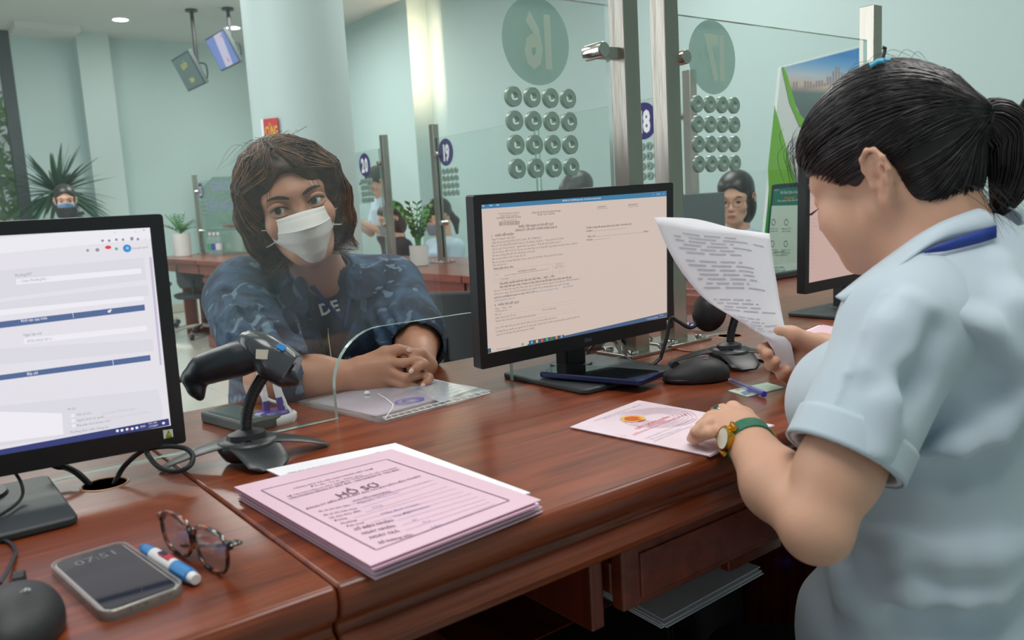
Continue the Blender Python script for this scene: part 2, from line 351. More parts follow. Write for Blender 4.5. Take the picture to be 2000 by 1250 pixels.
# trees outside
def tree(x, y, h, r, n, lb, seed, colr):
    rn = random.Random(seed); t = thing('tree', lb, 'tree', (x, y, 0), group='trees outside the window')
    b = MB().tube([(0, 0, 0), (0.05, 0, h * .4), (0, 0.05, h * 0.8)], [0.12, 0.09, 0.04], 8)
    for k in range(7):
        an = rn.random() * 6.28; b.tube([(0.03, 0, h * .4 + k * .2), (r * .5 * math.cos(an), r * .5 * math.sin(an), h * .6 + k * .2)], [0.04, 0.01], 5)
    b.build('trunk', mat('tree_bark', rgb(90, 76, 60), 0.9, var=0.2), t)
    l = MB()
    for k in range(n):
        d = Vector((rn.gauss(0, 1), rn.gauss(0, 1), rn.gauss(0, 1))).normalized() * (rn.random() ** 0.4)
        c = Vector((d.x * r, d.y * r, h * 0.55 + d.z * h * 0.5)); s = 0.05 + rn.random() * 0.06
        u = Vector((rn.gauss(0, 1), rn.gauss(0, 1), rn.gauss(0, 1))).normalized(); v = u.orthogonal().normalized()
        l.add([c - u * s * 1.6, c + v * s * .6, c + u * s * 1.6, c - v * s * .6 + Vector((0, 0, .01))], [(0, 1, 2, 3)])
    o = l.build('foliage', colr, t); o['kind'] = 'stuff'
tree(0.6, 12.8, 3.6, 1.1, 2600, 'leafy green tree outside the far left window, right one', 3, mat('leaf_green', rgb(96, 150, 60), 0.6, var=0.3, vscale=3))
tree(-1.6, 15.4, 4.4, 1.3, 1800, 'leafy green tree outside the far left window, left one', 4, mat('leaf_dark', rgb(60, 110, 60), 0.6, var=0.3, vscale=3))
# ------------------------------------------------------------------ counters
ZD = 0.75; YFRONT = 0.625; YBACK = 1.42; YG = 1.16
def prof_edge(y0, y1):
    # cross-section (y,z) of the worktop: thick slab with a cove and a second bead on both long edges
    f = [(0.004, 0), (0.0, -0.005), (-0.002, -0.016), (0.002, -0.028), (0.008, -0.034), (0.014, -0.038), (0.014, -0.046), (0.008, -0.050), (0.002, -0.056), (0.0, -0.066), (0.004, -0.076), (0.012, -0.080)]
    a = [(y0 + dy, ZD + z) for dy, z in f]; b = [(y1 - dy, ZD + z) for dy, z in f]
    return a + b[::-1]
def counter(name, lb, x0, x1, front=True, dz=0.0, left_leg=True):
    t = thing(name, lb, 'counter', ((x0 + x1) / 2, (YFRONT + YBACK) / 2, 0), group='counter units of the near row')
    ox, oy = -(x0 + x1) / 2, -(YFRONT + YBACK) / 2
    M = Matrix.Translation((ox, oy, dz))
    MB().prism(prof_edge(YFRONT, YBACK), x0, x1, lambda a, b, t: (t, a, b)).xf(M).build('worktop', M_WOOD, t, smooth=True, bevel=0.003, angle=30)
    MB().bx(x0 + 0.01, x1 - 0.01, YBACK - 0.10, YBACK - 0.07, 0.0, ZD - 0.08).xf(M).build('front_panel', M_WOODZ, t)
    return t, M
t, M = counter('counter', 'left unit of the near counter, carrying the white-screen monitor and the glasses', -1.25, 0.271)
for (a, b) in ((-0.42, -0.40), (0.17, 0.255), (-1.25, -1.22)):
    MB().bx(a, b, YFRONT + 0.03, YBACK - 0.1, 0, ZD - 0.08).xf(M).build('side_panel', M_WOODZ, t, bevel=0.003)
for k in range(2):
    d = MB().bx(-0.38, 0.16, YFRONT + 0.035, YFRONT + 0.055, 0.34 - k * 0.3, 0.63 - k * 0.3).xf(M).build('drawer', M_WOODX, t, bevel=0.004)
t, M = counter('counter', 'middle unit of the near counter, with the pink folder and the certificate on it', 0.273, 1.256)
for (a, b) in ((0.278, 0.30),): MB().bx(a, b, YFRONT + 0.03, YBACK - 0.1, 0, ZD - 0.08).xf(M).build('side_panel', M_WOODZ, t, bevel=0.003)
MB().bx(0.60, 0.62, YFRONT + 0.05, YBACK - 0.1, ZD - 0.185, ZD - 0.08).xf(M).build('side_panel', M_WOODZ, t, bevel=0.002)
MB().bx(1.22, 1.245, YFRONT + 0.05, YBACK - 0.1, 0, ZD - 0.08).xf(M).build('side_panel', M_WOODZ, t, bevel=0.002)
tr = MB().bx(0.632, 1.20, YFRONT + 0.03, YFRONT + 0.05, ZD - 0.165, ZD - 0.09).bx(0.632, 0.645, YFRONT + 0.05, YFRONT + 0.36, ZD - 0.15, ZD - 0.11).bx(1.187, 1.20, YFRONT + 0.05, YFRONT + 0.36, ZD - 0.15, ZD - 0.11).bx(0.645, 1.187, YFRONT + 0.05, YFRONT + 0.36, ZD - 0.15, ZD - 0.14).xf(M).build('keyboard_tray', M_WOODX, t, bevel=0.003)
MB().bx(0.66, 1.17, YFRONT + 0.027, YFRONT + 0.031, ZD - 0.156, ZD - 0.1).xf(M).build('tray_moulding', M_WOODX, tr.parent, bevel=0.0015)
MB().bx(0.86, 0.98, YFRONT + 0.06, YFRONT + 0.075, ZD - 0.20, ZD - 0.165).xf(M).build('tray_rail', M_WOODX, t, bevel=0.002)
t, M = counter('counter', 'right unit of the near counter beyond the seam, with the half-hidden monitor on it', 1.258, 2.62, dz=0.004)
MB().bx(1.262, 1.285, YFRONT + 0.05, YBACK - 0.1, 0, ZD - 0.08).xf(M).build('side_panel', M_WOODZ, t, bevel=0.002)
MB().bx(2.3, 2.6, YFRONT + 0.03, YBACK - 0.1, 0, ZD - 0.08).xf(M).build('side_panel', M_WOODZ, t, bevel=0.002)
# far row
def prof_far(x0, x1):
    f = [(0.004, 0), (0.0, -0.004), (0.0, -0.03), (0.02, -0.034), (0.02, -0.11), (0.05, -0.114), (0.05, -0.15), (0.035, -0.155), (0.035, -0.18), (0.06, -0.185), (0.06, -0.735), (0.03, -0.74), (0.03, -0.75)]
    return [(x0 + dx, ZD + z) for dx, z in f] + [(x1, -0.0), (x1, ZD)]
M_WOODY = mat_wood('red_brown_varnished_wood_far', rgb(100, 42, 34), rgb(144, 70, 52), (14, 1.2, 14))
for y0, y1, lb in ((1.75, 3.19, 'nearest unit of the far counter row, behind the grey monitor back'), (3.20, 4.6, 'second unit of the far counter row, with the white potted plant'), (4.64, 5.98, 'third unit of the far counter row, under window number 20'), (6.0, 7.2, 'fourth unit of the far counter row, hidden behind the seated customer'), (7.22, 8.75, 'last unit of the far counter row, at its far left end')):
    t = thing('counter', lb, 'counter', (2.6, (y0 + y1) / 2, 0), group='counter units of the far row')
    M = Matrix.Translation((-2.6, -(y0 + y1) / 2, 0))
    MB().bx(2.13, 2.95, y0, y1, ZD - 0.035, ZD).bx(2.15, 2.93, y0 + 0.006, y1 - 0.006, ZD - 0.12, ZD - 0.035).xf(M).build('worktop', M_WOODY, t, bevel=0.003)
    if y0 < 7:
        MB().bx(2.18, 2.2, y0 + 0.01, y1 - 0.01, 0.0, ZD - 0.12).bx(2.165, 2.19, y0 + 0.01, y1 - 0.01, ZD - 0.19, ZD - 0.15).bx(2.16, 2.19, y0 + 0.01, y1 - 0.01, 0, 0.1).xf(M).build('front_panel', M_WOODY, t, bevel=0.003)
    else:
        MB().bx(2.45, 2.47, y0 + 0.01, y1 - 0.45, 0.0, ZD - 0.12).xf(M).build('front_panel', M_WOODY, t, bevel=0.003)
        MB().bx(2.3, 2.9, y1 - 0.47, y1 - 0.44, 0.0, ZD - 0.12).xf(M).build('side_panel', M_WOODY, t, bevel=0.003)
    if y0 == 7.22: continue
    MB().bx(2.2, 2.93, y1 - 0.04, y1 - 0.02, 0, ZD - 0.12).xf(M).build('side_panel', M_WOODY, t)

# ------------------------------------------------------------------ glass partitions
M_DISC = mat('blue_number_disc', rgb(52, 44, 110), 0.5, var=0.03); M_NUM = mat('white_number', rgb(238, 240, 245), 0.5)
def mat_film(name, c):
    # seen from behind: a translucent sticker on glass
    if name in _mats: return _mats[name]
    m = bpy.data.materials.new(name); m.use_nodes = True; nt = m.node_tree; nt.nodes.clear(); o = nt.nodes.new('ShaderNodeOutputMaterial')
    d = nt.nodes.new('ShaderNodeBsdfDiffuse'); d.inputs[0].default_value = c; tl = nt.nodes.new('ShaderNodeBsdfTranslucent'); tl.inputs[0].default_value = c; tp = nt.nodes.new('ShaderNodeBsdfTransparent'); tp.inputs[0].default_value = (.86, .93, .90, 1)
    a = nt.nodes.new('ShaderNodeMixShader'); a.inputs[0].default_value = 0.35; nt.links.new(d.outputs[0], a.inputs[1]); nt.links.new(tl.outputs[0], a.inputs[2])
    b = nt.nodes.new('ShaderNodeMixShader'); b.inputs[0].default_value = 0.45; nt.links.new(a.outputs[0], b.inputs[1]); nt.links.new(tp.outputs[0], b.inputs[2]); nt.links.new(b.outputs[0], o.inputs[0]); _mats[name] = m; return m
M_FILM = mat_film('grey_green_sticker_back', rgb(170, 194, 188)); M_FILMN = mat_film('pale_number_back', rgb(214, 222, 208))
M_RING = mat('frosted_acrylic', rgb(160, 186, 174), 0.22, var=0.05, trans=0.35, spec=0.6)
def ring_mesh(n=20, R=0.0176, r=0.0074, hh=0.0045):
    b = MB(); pr = [(r, -hh), (R * 0.93, -hh), (R, -hh * .7), (R, hh * .7), (R * .93, hh), (r * 1.45, hh), (r * 1.2, hh * 1.5), (r, hh * 1.5)]
    v = []; k = len(pr)
    for q, z in pr:
        for j in range(n): a = 2 * PI * j / n; v.append((q * math.cos(a), z, q * math.sin(a)))
    f = [(i * n + j, i * n + (j + 1) % n, ((i + 1) % k) * n + (j + 1) % n, ((i + 1) % k) * n + j) for i in range(k) for j in range(n)]
    return b.add(v, f)
def number(parent, num, x, z, back, y=0.0, r=0.076):
    # disc and numerals on a pane whose plane is local x-z; 'front' reads from +y when back=True
    s = 1 if back else -1
    d = MB().prism([(r * math.cos(2 * PI * k / 40) + x, r * math.sin(2 * PI * k / 40) + z) for k in range(40)], y + s * 0.0062, y + s * 0.0068, lambda a, b, t: (a, t, b)).build('number_disc', M_FILM if back else M_DISC, parent)
    a = MB()
    for ch, xo in zip(num, (-.0245, .0235) if num[0] != '1' else (-.022, .0175)): put_text(a, ch, xo, -0.044, 0.088, 0, 'C', bold=0.045, sx=0.66); w = [(p[0] * (-1 if back else 1) + x, y + s * (0.0076 if not back else -0.0062), p[1] + z) for p in a.v]
    a.v = w; a.build('number', M_FILMN if back else M_NUM, parent)
def pane(name, lb, num, org, rz, x0, x1, z0, z1, cut=None, nx=None, kx=None, kdx=0.042, kz=1.245, back=True, grp='glass partition panes', rings=True, mg=None, nz=1.343):
    t = thing(name, lb, 'glass partition', org, rz, grp)
    poly = [(x0, z0)]
    if cut:
        ca, cb, ch, cr = cut
        poly += [(ca, z0)] + [(ca + cr - cr * math.cos(a), z0 + ch - cr + cr * math.sin(a)) for a in [math.radians(q) for q in range(0, 91, 9)]]
        poly += [(cb - cr + cr * math.sin(a), z0 + ch - cr + cr * math.cos(a)) for a in [math.radians(q) for q in range(0, 91, 9)]] + [(cb, z0)]
    poly += [(x1, z0), (x1, z1), (x0, z1)]
    b = bmesh.new(); n = len(poly); h = 0.005
    va = [b.verts.new((p[0], -h, p[1])) for p in poly]; vb = [b.verts.new((p[0], h, p[1])) for p in poly]
    b.faces.new(va); b.faces.new(vb[::-1])
    for i in range(n): fc = b.faces.new((va[i], vb[i], vb[(i + 1) % n], va[(i + 1) % n])); fc.material_index = 1
    me = bpy.data.meshes.new('glass_sheet'); b.to_mesh(me); b.free()
    me.materials.append(mg or M_GLASS); me.materials.append(M_GEDGE)
    o = finish(me, 'glass_sheet', None, t)
    if num: number(t, num, nx, nz, back)
    if rings:
        rp = ring_mesh().build('speech_ring', M_RING, t, smooth=True, angle=40); first = True
        for i in range(4):
            for j in range(4):
                q = rp if first else rp.copy()
                if not first: C.objects.link(q); q.parent = t
                q.location = (kx + i * kdx, 0, kz - j * 0.041); first = False
    return t
ML = M_GEDGE
pane('glass_partition', 'clear glass pane of window 16 with an arched cutout, in front of the masked customer', '16', (0, YG, 0), 0, -0.9, 1.137, ZD + 0.001, 1.418, cut=(0.528, 0.868, 0.132, 0.085), nx=0.97, kx=0.906)
pane('glass_partition', 'clear glass pane of window 17, right of the two steel posts', '17', (0, YG, 0), 0, 1.332, 2.036, ZD + 0.005, 1.418, cut=(1.50, 1.90, 0.132, 0.085), nx=1.449, kx=1.388, kdx=0.040)
# far row panes: local x runs along world -y  (rotation so that 'front' -y local faces -x world)
XF = 2.62
def farpane(num, lb, y_hi, y_lo, yn, yk, **k):
    pane('glass_partition', lb, num, (XF, 0, 0), -PI / 2, -y_hi, -y_lo, ZD + 0.03, 1.462, nx=-yn, kx=-yk - 0.063, back=False, mg=M_GLASSF, nz=1.375, kz=1.27, **k)
farpane('18', 'glass pane of far window 18, seen between the two steel posts', 3.17, 2.29, 2.47, 2.47)
farpane('19', 'glass pane of far window 19, right of its steel post', 4.09, 3.2, 3.99, 3.97)
farpane('20', 'glass pane of far window 20, beside the round column', 5.68, 4.77, 4.966, 4.97)
farpane('23', 'glass pane of far window 23 at the far left end of the row', 8.52, 7.4, 8.43, 8.42)
# steel posts with base plate, bolts and clamps
def post(lb, x, y, zt, z0, side, rz=0, zs=(1.335,), grp='steel partition posts', plate=True, arm=0.05, zb=0.93, w=0.04):
    t = thing('partition_post', lb, 'post', (x, y, z0), rz, grp)
    MB().bx(-w / 2, w / 2, -w / 2, w / 2, 0, zt - z0).build('post', M_STEEL, t, bevel=0.0015)
    MB().bx(-0.062, 0.062, -0.05, 0.05, 0, 0.006).build('base_plate', M_STEEL, t, bevel=0.001)
    for sx in (-1, 1):
        for sy in (-1, 1): MB().lathe([(0.011, 0.006), (0.011, 0.012), (0.0095, 0.014), (0, 0.014)], 16).build('bolt', M_CHROME, t, smooth=True, loc=(sx * 0.043, sy * 0.035, 0))
    for z in list(zs) + [zb]:
        s = side
        MB().bx(min(0, s * (arm + w / 2)), max(0, s * (arm + w / 2)), -0.009, 0.009, z - z0 - 0.011, z - z0 + 0.011).build('clamp_arm', M_STEEL, t, bevel=0.001)
        MB().tube([(s * (arm + w / 2), -0.03, z - z0), (s * (arm + w / 2), -0.027, z - z0), (s * (arm + w / 2), 0.018, z - z0)], [0.013, 0.0145, 0.0145], 18).build('clamp_disc', M_CHROME, t, smooth=True)
    return t
post('steel post just right of the window 16 pane, left one of the near pair', 1.197, YG + 0.015, 1.52, ZD, -1, arm=0.062)
post('steel post just left of the window 17 pane, right one of the near pair', 1.312, YG + 0.015, 1.52, ZD + 0.004, 1, arm=0.012)
post('steel post behind the head of the woman reading papers', 2.088, YG + 0.015, 1.507, ZD + 0.004, -1, arm=0.05, zs=(1.325,))
for yy, sd, lb in ((2.225, -1, 'steel post at the right end of far window 18, beside the grey monitor back'), (4.11, 1, 'steel post at the left end of far window 19, behind the potted plant'), (4.70, -1, 'steel post next to the 20 disc, left of the potted plant'), (8.60, 1, 'steel post at the far left end of the far row')):
    post(lb, XF, yy, 1.543, ZD, sd, rz=-PI / 2, zs=(1.37,), grp='steel posts of the far row', arm=0.03, zb=0.98)
# ------------------------------------------------------------------ monitors
def surf_of(M):
    Mi = M.inverted(); o = Vector(M.translation); n = Vector(M.col[2][:3])
    def S(px, py):
        v = Vector(ray(px, py)); e = Vector(EYE); k = (o - e).dot(n) / v.dot(n); return Mi @ (e + v * k)
    return S
def line(mb, s, p0, p1, S, h=None, z=0.0006, bold=0.0, hfac=None):
    # lettering from photograph point p0 to p1 (baseline ends), on surface S (local coords)
    a, b = S(*p0), S(*p1); d = Vector((b.x - a.x, b.y - a.y)); L = d.length; d /= L; n = Vector((-d.y, d.x))
    put_text(mb, s, 0, 0, h, 0, 'L', width=L, bold=bold, fn=lambda u, v: (a.x + d.x * u + n.x * v, a.y + d.y * u + n.y * v, z))
def bar(mb, p0, p1, S, h, z=0.0005):
    a, b = S(*p0), S(*p1); d = (b - a); d.z = 0; d.normalize(); n = Vector((-d.y, d.x, 0))
    a.z = b.z = 0; q = [a, b, b + n * h, a + n * h]; mb.add([(p.x, p.y, z) for p in q], [(0, 1, 2, 3)])
def poly(mb, pts, S, z=0.0004): mb.add([(S(*p).x, S(*p).y, z) for p in pts], [tuple(range(len(pts)))])
def screen_matrix(c, ya, t, ro):
    r = Vector((math.cos(ya), math.sin(ya), 0)); n = Vector((math.sin(ya), -math.cos(ya), 0)); u = Vector((0, 0, 1)) * math.cos(t) - n * math.sin(t)
    return frame(c, r * math.cos(ro) + u * math.sin(ro), -r * math.sin(ro) + u * math.cos(ro))
def monitor(lb, c, ya, t, ro, base, glow, W=.435, Hh=.2447, brz=0.0, bw=0.23, bd=0.19, zd=ZD, neck=True):
    Ms = screen_matrix(c, ya, t, ro)
    root = thing('computer_monitor', lb, 'monitor', (base[0], base[1], zd), brz)
    bpy.context.view_layer.update(); Mi = Matrix.Translation((base[0], base[1], zd)) @ Matrix.Rotation(brz, 4, 'Z'); X = Mi.inverted() @ Ms
    bz = 0.0155; bb = 0.0245
    fr = MB(); o = rrect(W + 2 * bz, Hh + bz + bb, 0.004, 3, 0, -(bb - bz) / 2); i = rrect(W, Hh, 0.0003, 3)
    n = len(o)
    v = [(p[0], p[1], 0.003) for p in o] + [(p[0], p[1], 0.003) for p in i] + [(p[0], p[1], -0.0005) for p in i] + [(p[0], p[1], -0.018) for p in o] + [(p[0] * .86, p[1] * .8, -0.034) for p in o]
    f = []
    for a in range(n):
        b = (a + 1) % n
        f += [(a, b, n + b, n + a), (n + a, n + b, 2 * n + b, 2 * n + a), (b, a, 3 * n + a, 3 * n + b), (3 * n + b, 3 * n + a, 4 * n + a, 4 * n + b)]
    f += [tuple(range(2 * n, 3 * n)), tuple(range(5 * n - 1, 4 * n - 1, -1))]
    fr.add(v, f).xf(X).build('casing', M_BLACK, root, smooth=True, angle=30)
    sc = MB(); quad(sc, -W / 2, W / 2, -Hh / 2, Hh / 2, 0.0); s = sc.xf(X).build('screen', glow, root)
    st = MB().prism(rrect(bw, bd, 0.012, 4), 0, 0.010).build('stand_base', M_DGREY, root, bevel=0.003)
    # stand neck
    q = Mi.inverted() @ (Ms @ Vector((0, -Hh / 2 - bb + 0.03, -0.03)))
    MB().box((q.x, q.y + 0.012, q.z / 2 + 0.01), (0.048, 0.032, q.z + 0.01)).build('stand_neck', M_BLACK, root, bevel=0.004)
    MB().lathe([(0.04, 0.010), (0.038, 0.014), (0, 0.014)], 24).build('neck_collar', M_BLACK, root, smooth=True, loc=(q.x, q.y + 0.012, 0))
    return root, Ms, X, surf_of(Ms)
def label_part(mb, X, name, m, root): return mb.xf(X).build(name, m, root)
# --- monitor 1 (white form on screen)
r1, Ms, X, S = monitor('large black monitor at the left edge of the frame showing a white web form', (.046, 1.078, .937), -.086, -.029, -.005, (0.035, 1.062), mat_emit('screen_lavender_white', rgb(229, 226, 234), 1.0), bw=0.2, bd=0.2)
g = MB()
for (x0, y0, x1, y1, hh) in ((0, 496, 296, 466, 0.0165), (-120, 520, 296, 470, 0.0002)):
    bar(g, (x0 - 130, y0 + 12), (x1, y1), S, hh)
label_part(g, X, 'browser_toolbar', mat_emit('ui_white', rgb(238, 236, 243), 1.0), r1)
g = MB(); poly(g, [(-130, 540), (281, 503), (286, 546), (-130, 600)], S); poly(g, [(-130, 605), (288, 556), (291, 578), (-130, 632)], S); poly(g, [(-130, 690), (298, 662), (301, 685), (-130, 724)], S); poly(g, [(-130, 806), (309, 760), (317, 795), (317, 826), (-130, 890)], S)
label_part(g, X, 'form_panel', mat_emit('ui_pale_grey', rgb(221, 219, 227), 1.0), r1)
g = MB(); poly(g, [(31, 545), (275, 524), (276, 534), (32, 556)], S, .0007); poly(g, [(-130, 618), (280, 578), (281, 586), (-130, 630)], S, .0007); poly(g, [(-130, 800), (121, 807), (124, 848), (-130, 880)], S, .0007); poly(g, [(46, 661), (287, 636), (288, 646), (47, 672)], S, .0007)
for (x, y) in ((143, 822), (144, 832), (142, 812)): poly(g, [(x - 3, y - 3), (x + 3, y - 4), (x + 3, y + 2), (x - 3, y + 3)], S, .0007)
label_part(g, X, 'form_field', mat_emit('ui_field_white', rgb(240, 238, 244), 1.0), r1)
g = MB(); poly(g, [(-130, 644), (282, 594.5), (283, 606), (-130, 657)], S, .0008); poly(g, [(-130, 750), (293, 693), (294, 704), (-130, 760)], S, .0008)
label_part(g, X, 'table_header', mat_emit('ui_blue_bar', rgb(86, 108, 152), 1.0), r1)
g = MB(); poly(g, [(-130, 902), (329, 817), (331, 830), (-130, 918)], S, .0008)
label_part(g, X, 'taskbar', mat_emit('ui_navy', rgb(58, 66, 120), 1.0), r1)
g = MB(); bar(g, (290, 503), (292, 503.01), S, 0.0001); poly(g, [(291, 503), (296, 502), (316, 712), (312, 713)], S, .0007)
label_part(g, X, 'scrollbar', mat_emit('ui_scrollbar', rgb(198, 190, 214), 1.0), r1)
g = MB()
line(g, 'Khởi tạo quy trình', (41, 629), (92, 623), S, 0.0030, .0012, 0.012); line(g, 'Địa chỉ', (53, 733), (74, 730), S, 0.0032, .0012, 0.012)
poly(g, [(141.3, 609), (142.2, 609), (143.6, 620.5), (142.7, 620.5)], S, .0012); poly(g, [(219.6, 703), (220.6, 703), (221.6, 713), (220.6, 713)], S, .0012)
disc(g, S(213, 608).x, S(213, 608).y, 0.0016, .0012, 8); disc(g, S(216, 605.5).x, S(216, 605.5).y, 0.0011, .0012, 8)
line(g, '7:51 AM', (290, 829), (306, 826), S, 0.0022, .0012); line(g, '1/7/2023', (290, 835), (308, 831), S, 0.0022, .0012); line(g, 'ENG', (274, 835), (284, 833), S, 0.0026, .0012)
for x, y in ((229, 841), (238, 840), (248, 838), (258, 837), (267, 835), (319, 826)): disc(g, S(x, y).x, S(x, y).y, 0.0018, .0012, 6)
label_part(g, X, 'white_lettering', mat_emit('ui_letter_white', rgb(235, 236, 245), 1.0), r1)
g = MB()
for s_, a, b, h in (('Phường/Xã*', (30, 541), (63, 537), .0034), ('-- Chọn Phường/Xã --', (36, 552), (95, 546), .003), ('Ngày hẹn trả', (46, 657), (81, 653), .0034), ('07/01/2023 07:11', (53, 669), (101, 664), .0032), ('Vai trò', (131, 801), (148, 799), .003), ('Chủ sở hữu', (149, 812), (178, 808), .0028), ('Người được ủy quyền', (150, 823), (203, 815), .0026), ('Đại diện thừa kế khai trình', (151, 833), (215, 823), .0026), ('Phương thức nhận thông tin', (137, 846), (211, 835), .0028), ('thongntt.tptd', (258, 487), (288, 484), .0026), ('v', (222, 455), (226, 454.6), .0022), ('–', (241, 455), (246, 454.6), .0016), ('×', (278, 452), (283, 451.6), .003), ('c', (262, 454), (265, 453.6), .002), (': ', (282, 468), (284, 467.8), .003)):
    line(g, s_, a, b, S, h, .0012)
for x, y in ((200, 470), (213, 470), (227, 468), (240, 468), (269, 467)): disc(g, S(x, y).x, S(x, y).y, 0.0016, .0012, 8)
poly(g, [(254, 463), (260, 462.6), (260.5, 469), (254.5, 469.4)], S, .0012)
disc(g, S(171, 489).x, S(171, 489).y, 0.0016, .0012, 8); disc(g, S(190, 488).x, S(190, 488).y, 0.0022, .0012, 8)
label_part(g, X, 'grey_lettering', mat_emit('ui_letter_grey', rgb(150, 148, 158), 1.0), r1)
g = MB(); line(g, 'Activate Windows', (200, 810), (263, 800), S, .004, .0012); line(g, 'Go to Settings to activate Windows.', (204, 819), (295, 805), S, .0026, .0012); label_part(g, X, 'faint_lettering', mat_emit('ui_letter_faint', rgb(200, 198, 208), 1.0), r1)
g = MB(); disc(g, S(248, 485).x, S(248, 485).y, 0.0046, .0012, 18); label_part(g, X, 'blue_badge', mat_emit('ui_blue_badge', rgb(60, 146, 210), 1), r1)
g = MB(); line(g, 'H', (246, 487), (250.5, 486.6), S, .003, .0016, .02); label_part(g, X, 'white_lettering', mat_emit('ui_letter_white', rgb(235, 236, 245), 1.0), r1)
g = MB(); disc(g, S(211, 483).x, S(211, 483).y, 0.0034, .0012, 14, 0.0021); disc(g, S(251, 838).x, S(251, 838).y, 0.001, .0016, 8); label_part(g, X, 'red_badge', mat_emit('ui_red', rgb(222, 70, 76), 1), r1)
g = MB(); disc(g, S(227, 486).x, S(227, 486).y, 0.0018, .0012, 10); label_part(g, X, 'green_icon', mat_emit('ui_green', rgb(90, 190, 150), 1), r1)
def sticker(X, S, root, a, b, c, d):
    g = MB(); poly(g, [a, b, c, d], S, .0036); label_part(g, X, 'energy_label', mat('label_white', rgb(226, 230, 216), 0.4), root)
    m_ = lambda p, q, t: (p[0] + (q[0] - p[0]) * t, p[1] + (q[1] - p[1]) * t)
    g = MB(); poly(g, [m_(d, c, .15), m_(d, c, .9), m_(a, b, .55)], S, .0038)
    label_part(g, X, 'energy_label_mark', mat('label_green', rgb(120, 160, 40), 0.4), root)
    g = MB(); e = m_(m_(a, b, .6), m_(d, c, .6), .6); disc(g, S(*e).x, S(*e).y, .0014, .004, 8); label_part(g, X, 'energy_label_mark', mat('label_orange', rgb(230, 180, 80), 0.4), root)
sticker(X, S, r1, (317, 839), (336, 836.5), (337.5, 852), (319, 856))
# --- monitor 2 (beige document)
r2, Ms, X, S = monitor('black monitor in the middle of the counter showing a beige document page', (.996, 1.1, .944), -.007, -.05, .014, (0.985, 1.085), mat_emit('screen_beige', rgb(208, 190, 180), 1.0), bw=0.225, bd=0.225)
def Z2(x, y): return (930 + x / 6.4516, 380 + y / 6.4516)       # from the 6.45x view
def Z3(x, y): return (930 + x / 5.0, 540 + y / 5.0)
g = MB(); poly(g, [Z2(50, 122), (1302, 373.5), (1302.3, 383), Z2(55, 182)], S); label_part(g, X, 'title_bar', mat_emit('ui_steel_blue', rgb(66, 124, 164), 1), r2)
g = MB(); poly(g, [(1030, 672), (1302, 610), (1302.5, 618), (1030, 679)], S, .0005); label_part(g, X, 'taskbar', mat_emit('ui_dull_blue', rgb(76, 98, 132), 1), r2)
g = MB(); poly(g, [Z3(512, 628), Z3(855, 568), Z3(860, 600), Z3(515, 660)], S, .0007); label_part(g, X, 'taskbar_group', mat_emit('ui_dark_teal', rgb(58, 88, 106), 1), r2); g = MB(); poly(g, [Z3(108, 705), Z3(140, 698), Z3(146, 742), Z3(112, 748)], S, .0007); label_part(g, X, 'start_button', mat_emit('ui_dark_teal', rgb(58, 88, 106), 1), r2)
for (x, y, cc) in ((540, 642, (80, 170, 200)), (590, 632, (220, 190, 110)), (640, 623, (214, 84, 60)), (688, 614, (90, 170, 90)), (735, 604, (60, 130, 80)), (780, 595, (220, 130, 60)), (830, 585, (150, 150, 190)), (450, 662, (120, 170, 120))):
    g = MB(); p = S(*Z3(x, y)); disc(g, p.x, p.y, 0.0028, .0011, 10); label_part(g, X, 'taskbar_icon', mat_emit('ui_icon_%d%d%d' % cc, rgb(*cc), 1), r2)
g = MB(); L = lambda s_, a, b, h, bd=0.0, Z=Z2: line(g, s_, Z(*a), Z(*b), S, h, .0012, bd)
L('VĂN PHÒNG ĐĂNG KÝ ĐẤT ĐAI', (270, 252), (545, 238), .0026); L('THÀNH PHỐ HỒ CHÍ MINH', (298, 280), (520, 265), .0026); L('CHI NHÁNH THÀNH PHỐ THỦ ĐỨC', (250, 308), (562, 290), .0028, .02)
L('Số: 000.22.33.H29-230107', (320, 336), (500, 322), .0022)
L('CỘNG HÒA XÃ HỘI CHỦ NGHĨA VIỆT NAM', (695, 240), (1055, 215), .0028, .02); L('Độc lập - Tự do - Hạnh Phúc', (768, 262), (985, 247), .0026, .02)
L('PHIẾU TIẾP NHẬN VÀ TRẢ KẾT QUẢ', (530, 418), (970, 380), .0036, .03); L('ĐĂNG KÝ, CẤP GIẤY CHỨNG NHẬN (Liên 2)', (490, 465), (1012, 418), .0036, .03)
L('I.    PHẦN TIẾP NHẬN', (190, 535), (465, 508), .0036, .03); L('Ngày 07 tháng 01 năm 2023', (190, 578), (482, 548), .0032)
L('Nhận hồ sơ của NGUYỄN THÚY LOAN   ĐT: 0798054210', (192, 622), (812, 552), .0034); L('Địa chỉ: 77/2 NGUYỄN KHẮC NHU, P CÔ GIANG, QUẬN 1,  Thành phố Hồ Chí Minh', (194, 663), (1095, 562), .0034)
L('Với tư cách: Chủ sở hữu☑   Người được ủy quyền ☐   Đại diện thừa kế khai trình ☐', (195, 702), (1062, 604), .0032); L('Hồ sơ thủ tục: QĐ_4114_23_Thủ tục xác nhận tiếp tục sử dụng đất nông nghiệp của hộ gia đình, cá nhân khi', (196, 742), (1272, 622), .0032)
L('hết hạn sử dụng đất (đối với trường hợp có nhu cầu)', (198, 782), (735, 722), .0032); L('Địa chỉ thửa đất số 1562, Tờ bản đồ số 2', (200, 826), (620, 775), .0032); L('Địa chỉ tài sản: phường Hiệp Bình Chánh, thành phố Thủ Đức, Thành phố Hồ Chí Minh', (202, 868), (1080, 760), .0032)
L('Nội dung hồ sơ: ---', (205, 905), (400, 880), .0032); L('Thành phần hồ sơ gồm:', (210, 948), (468, 918), .0032, .03)
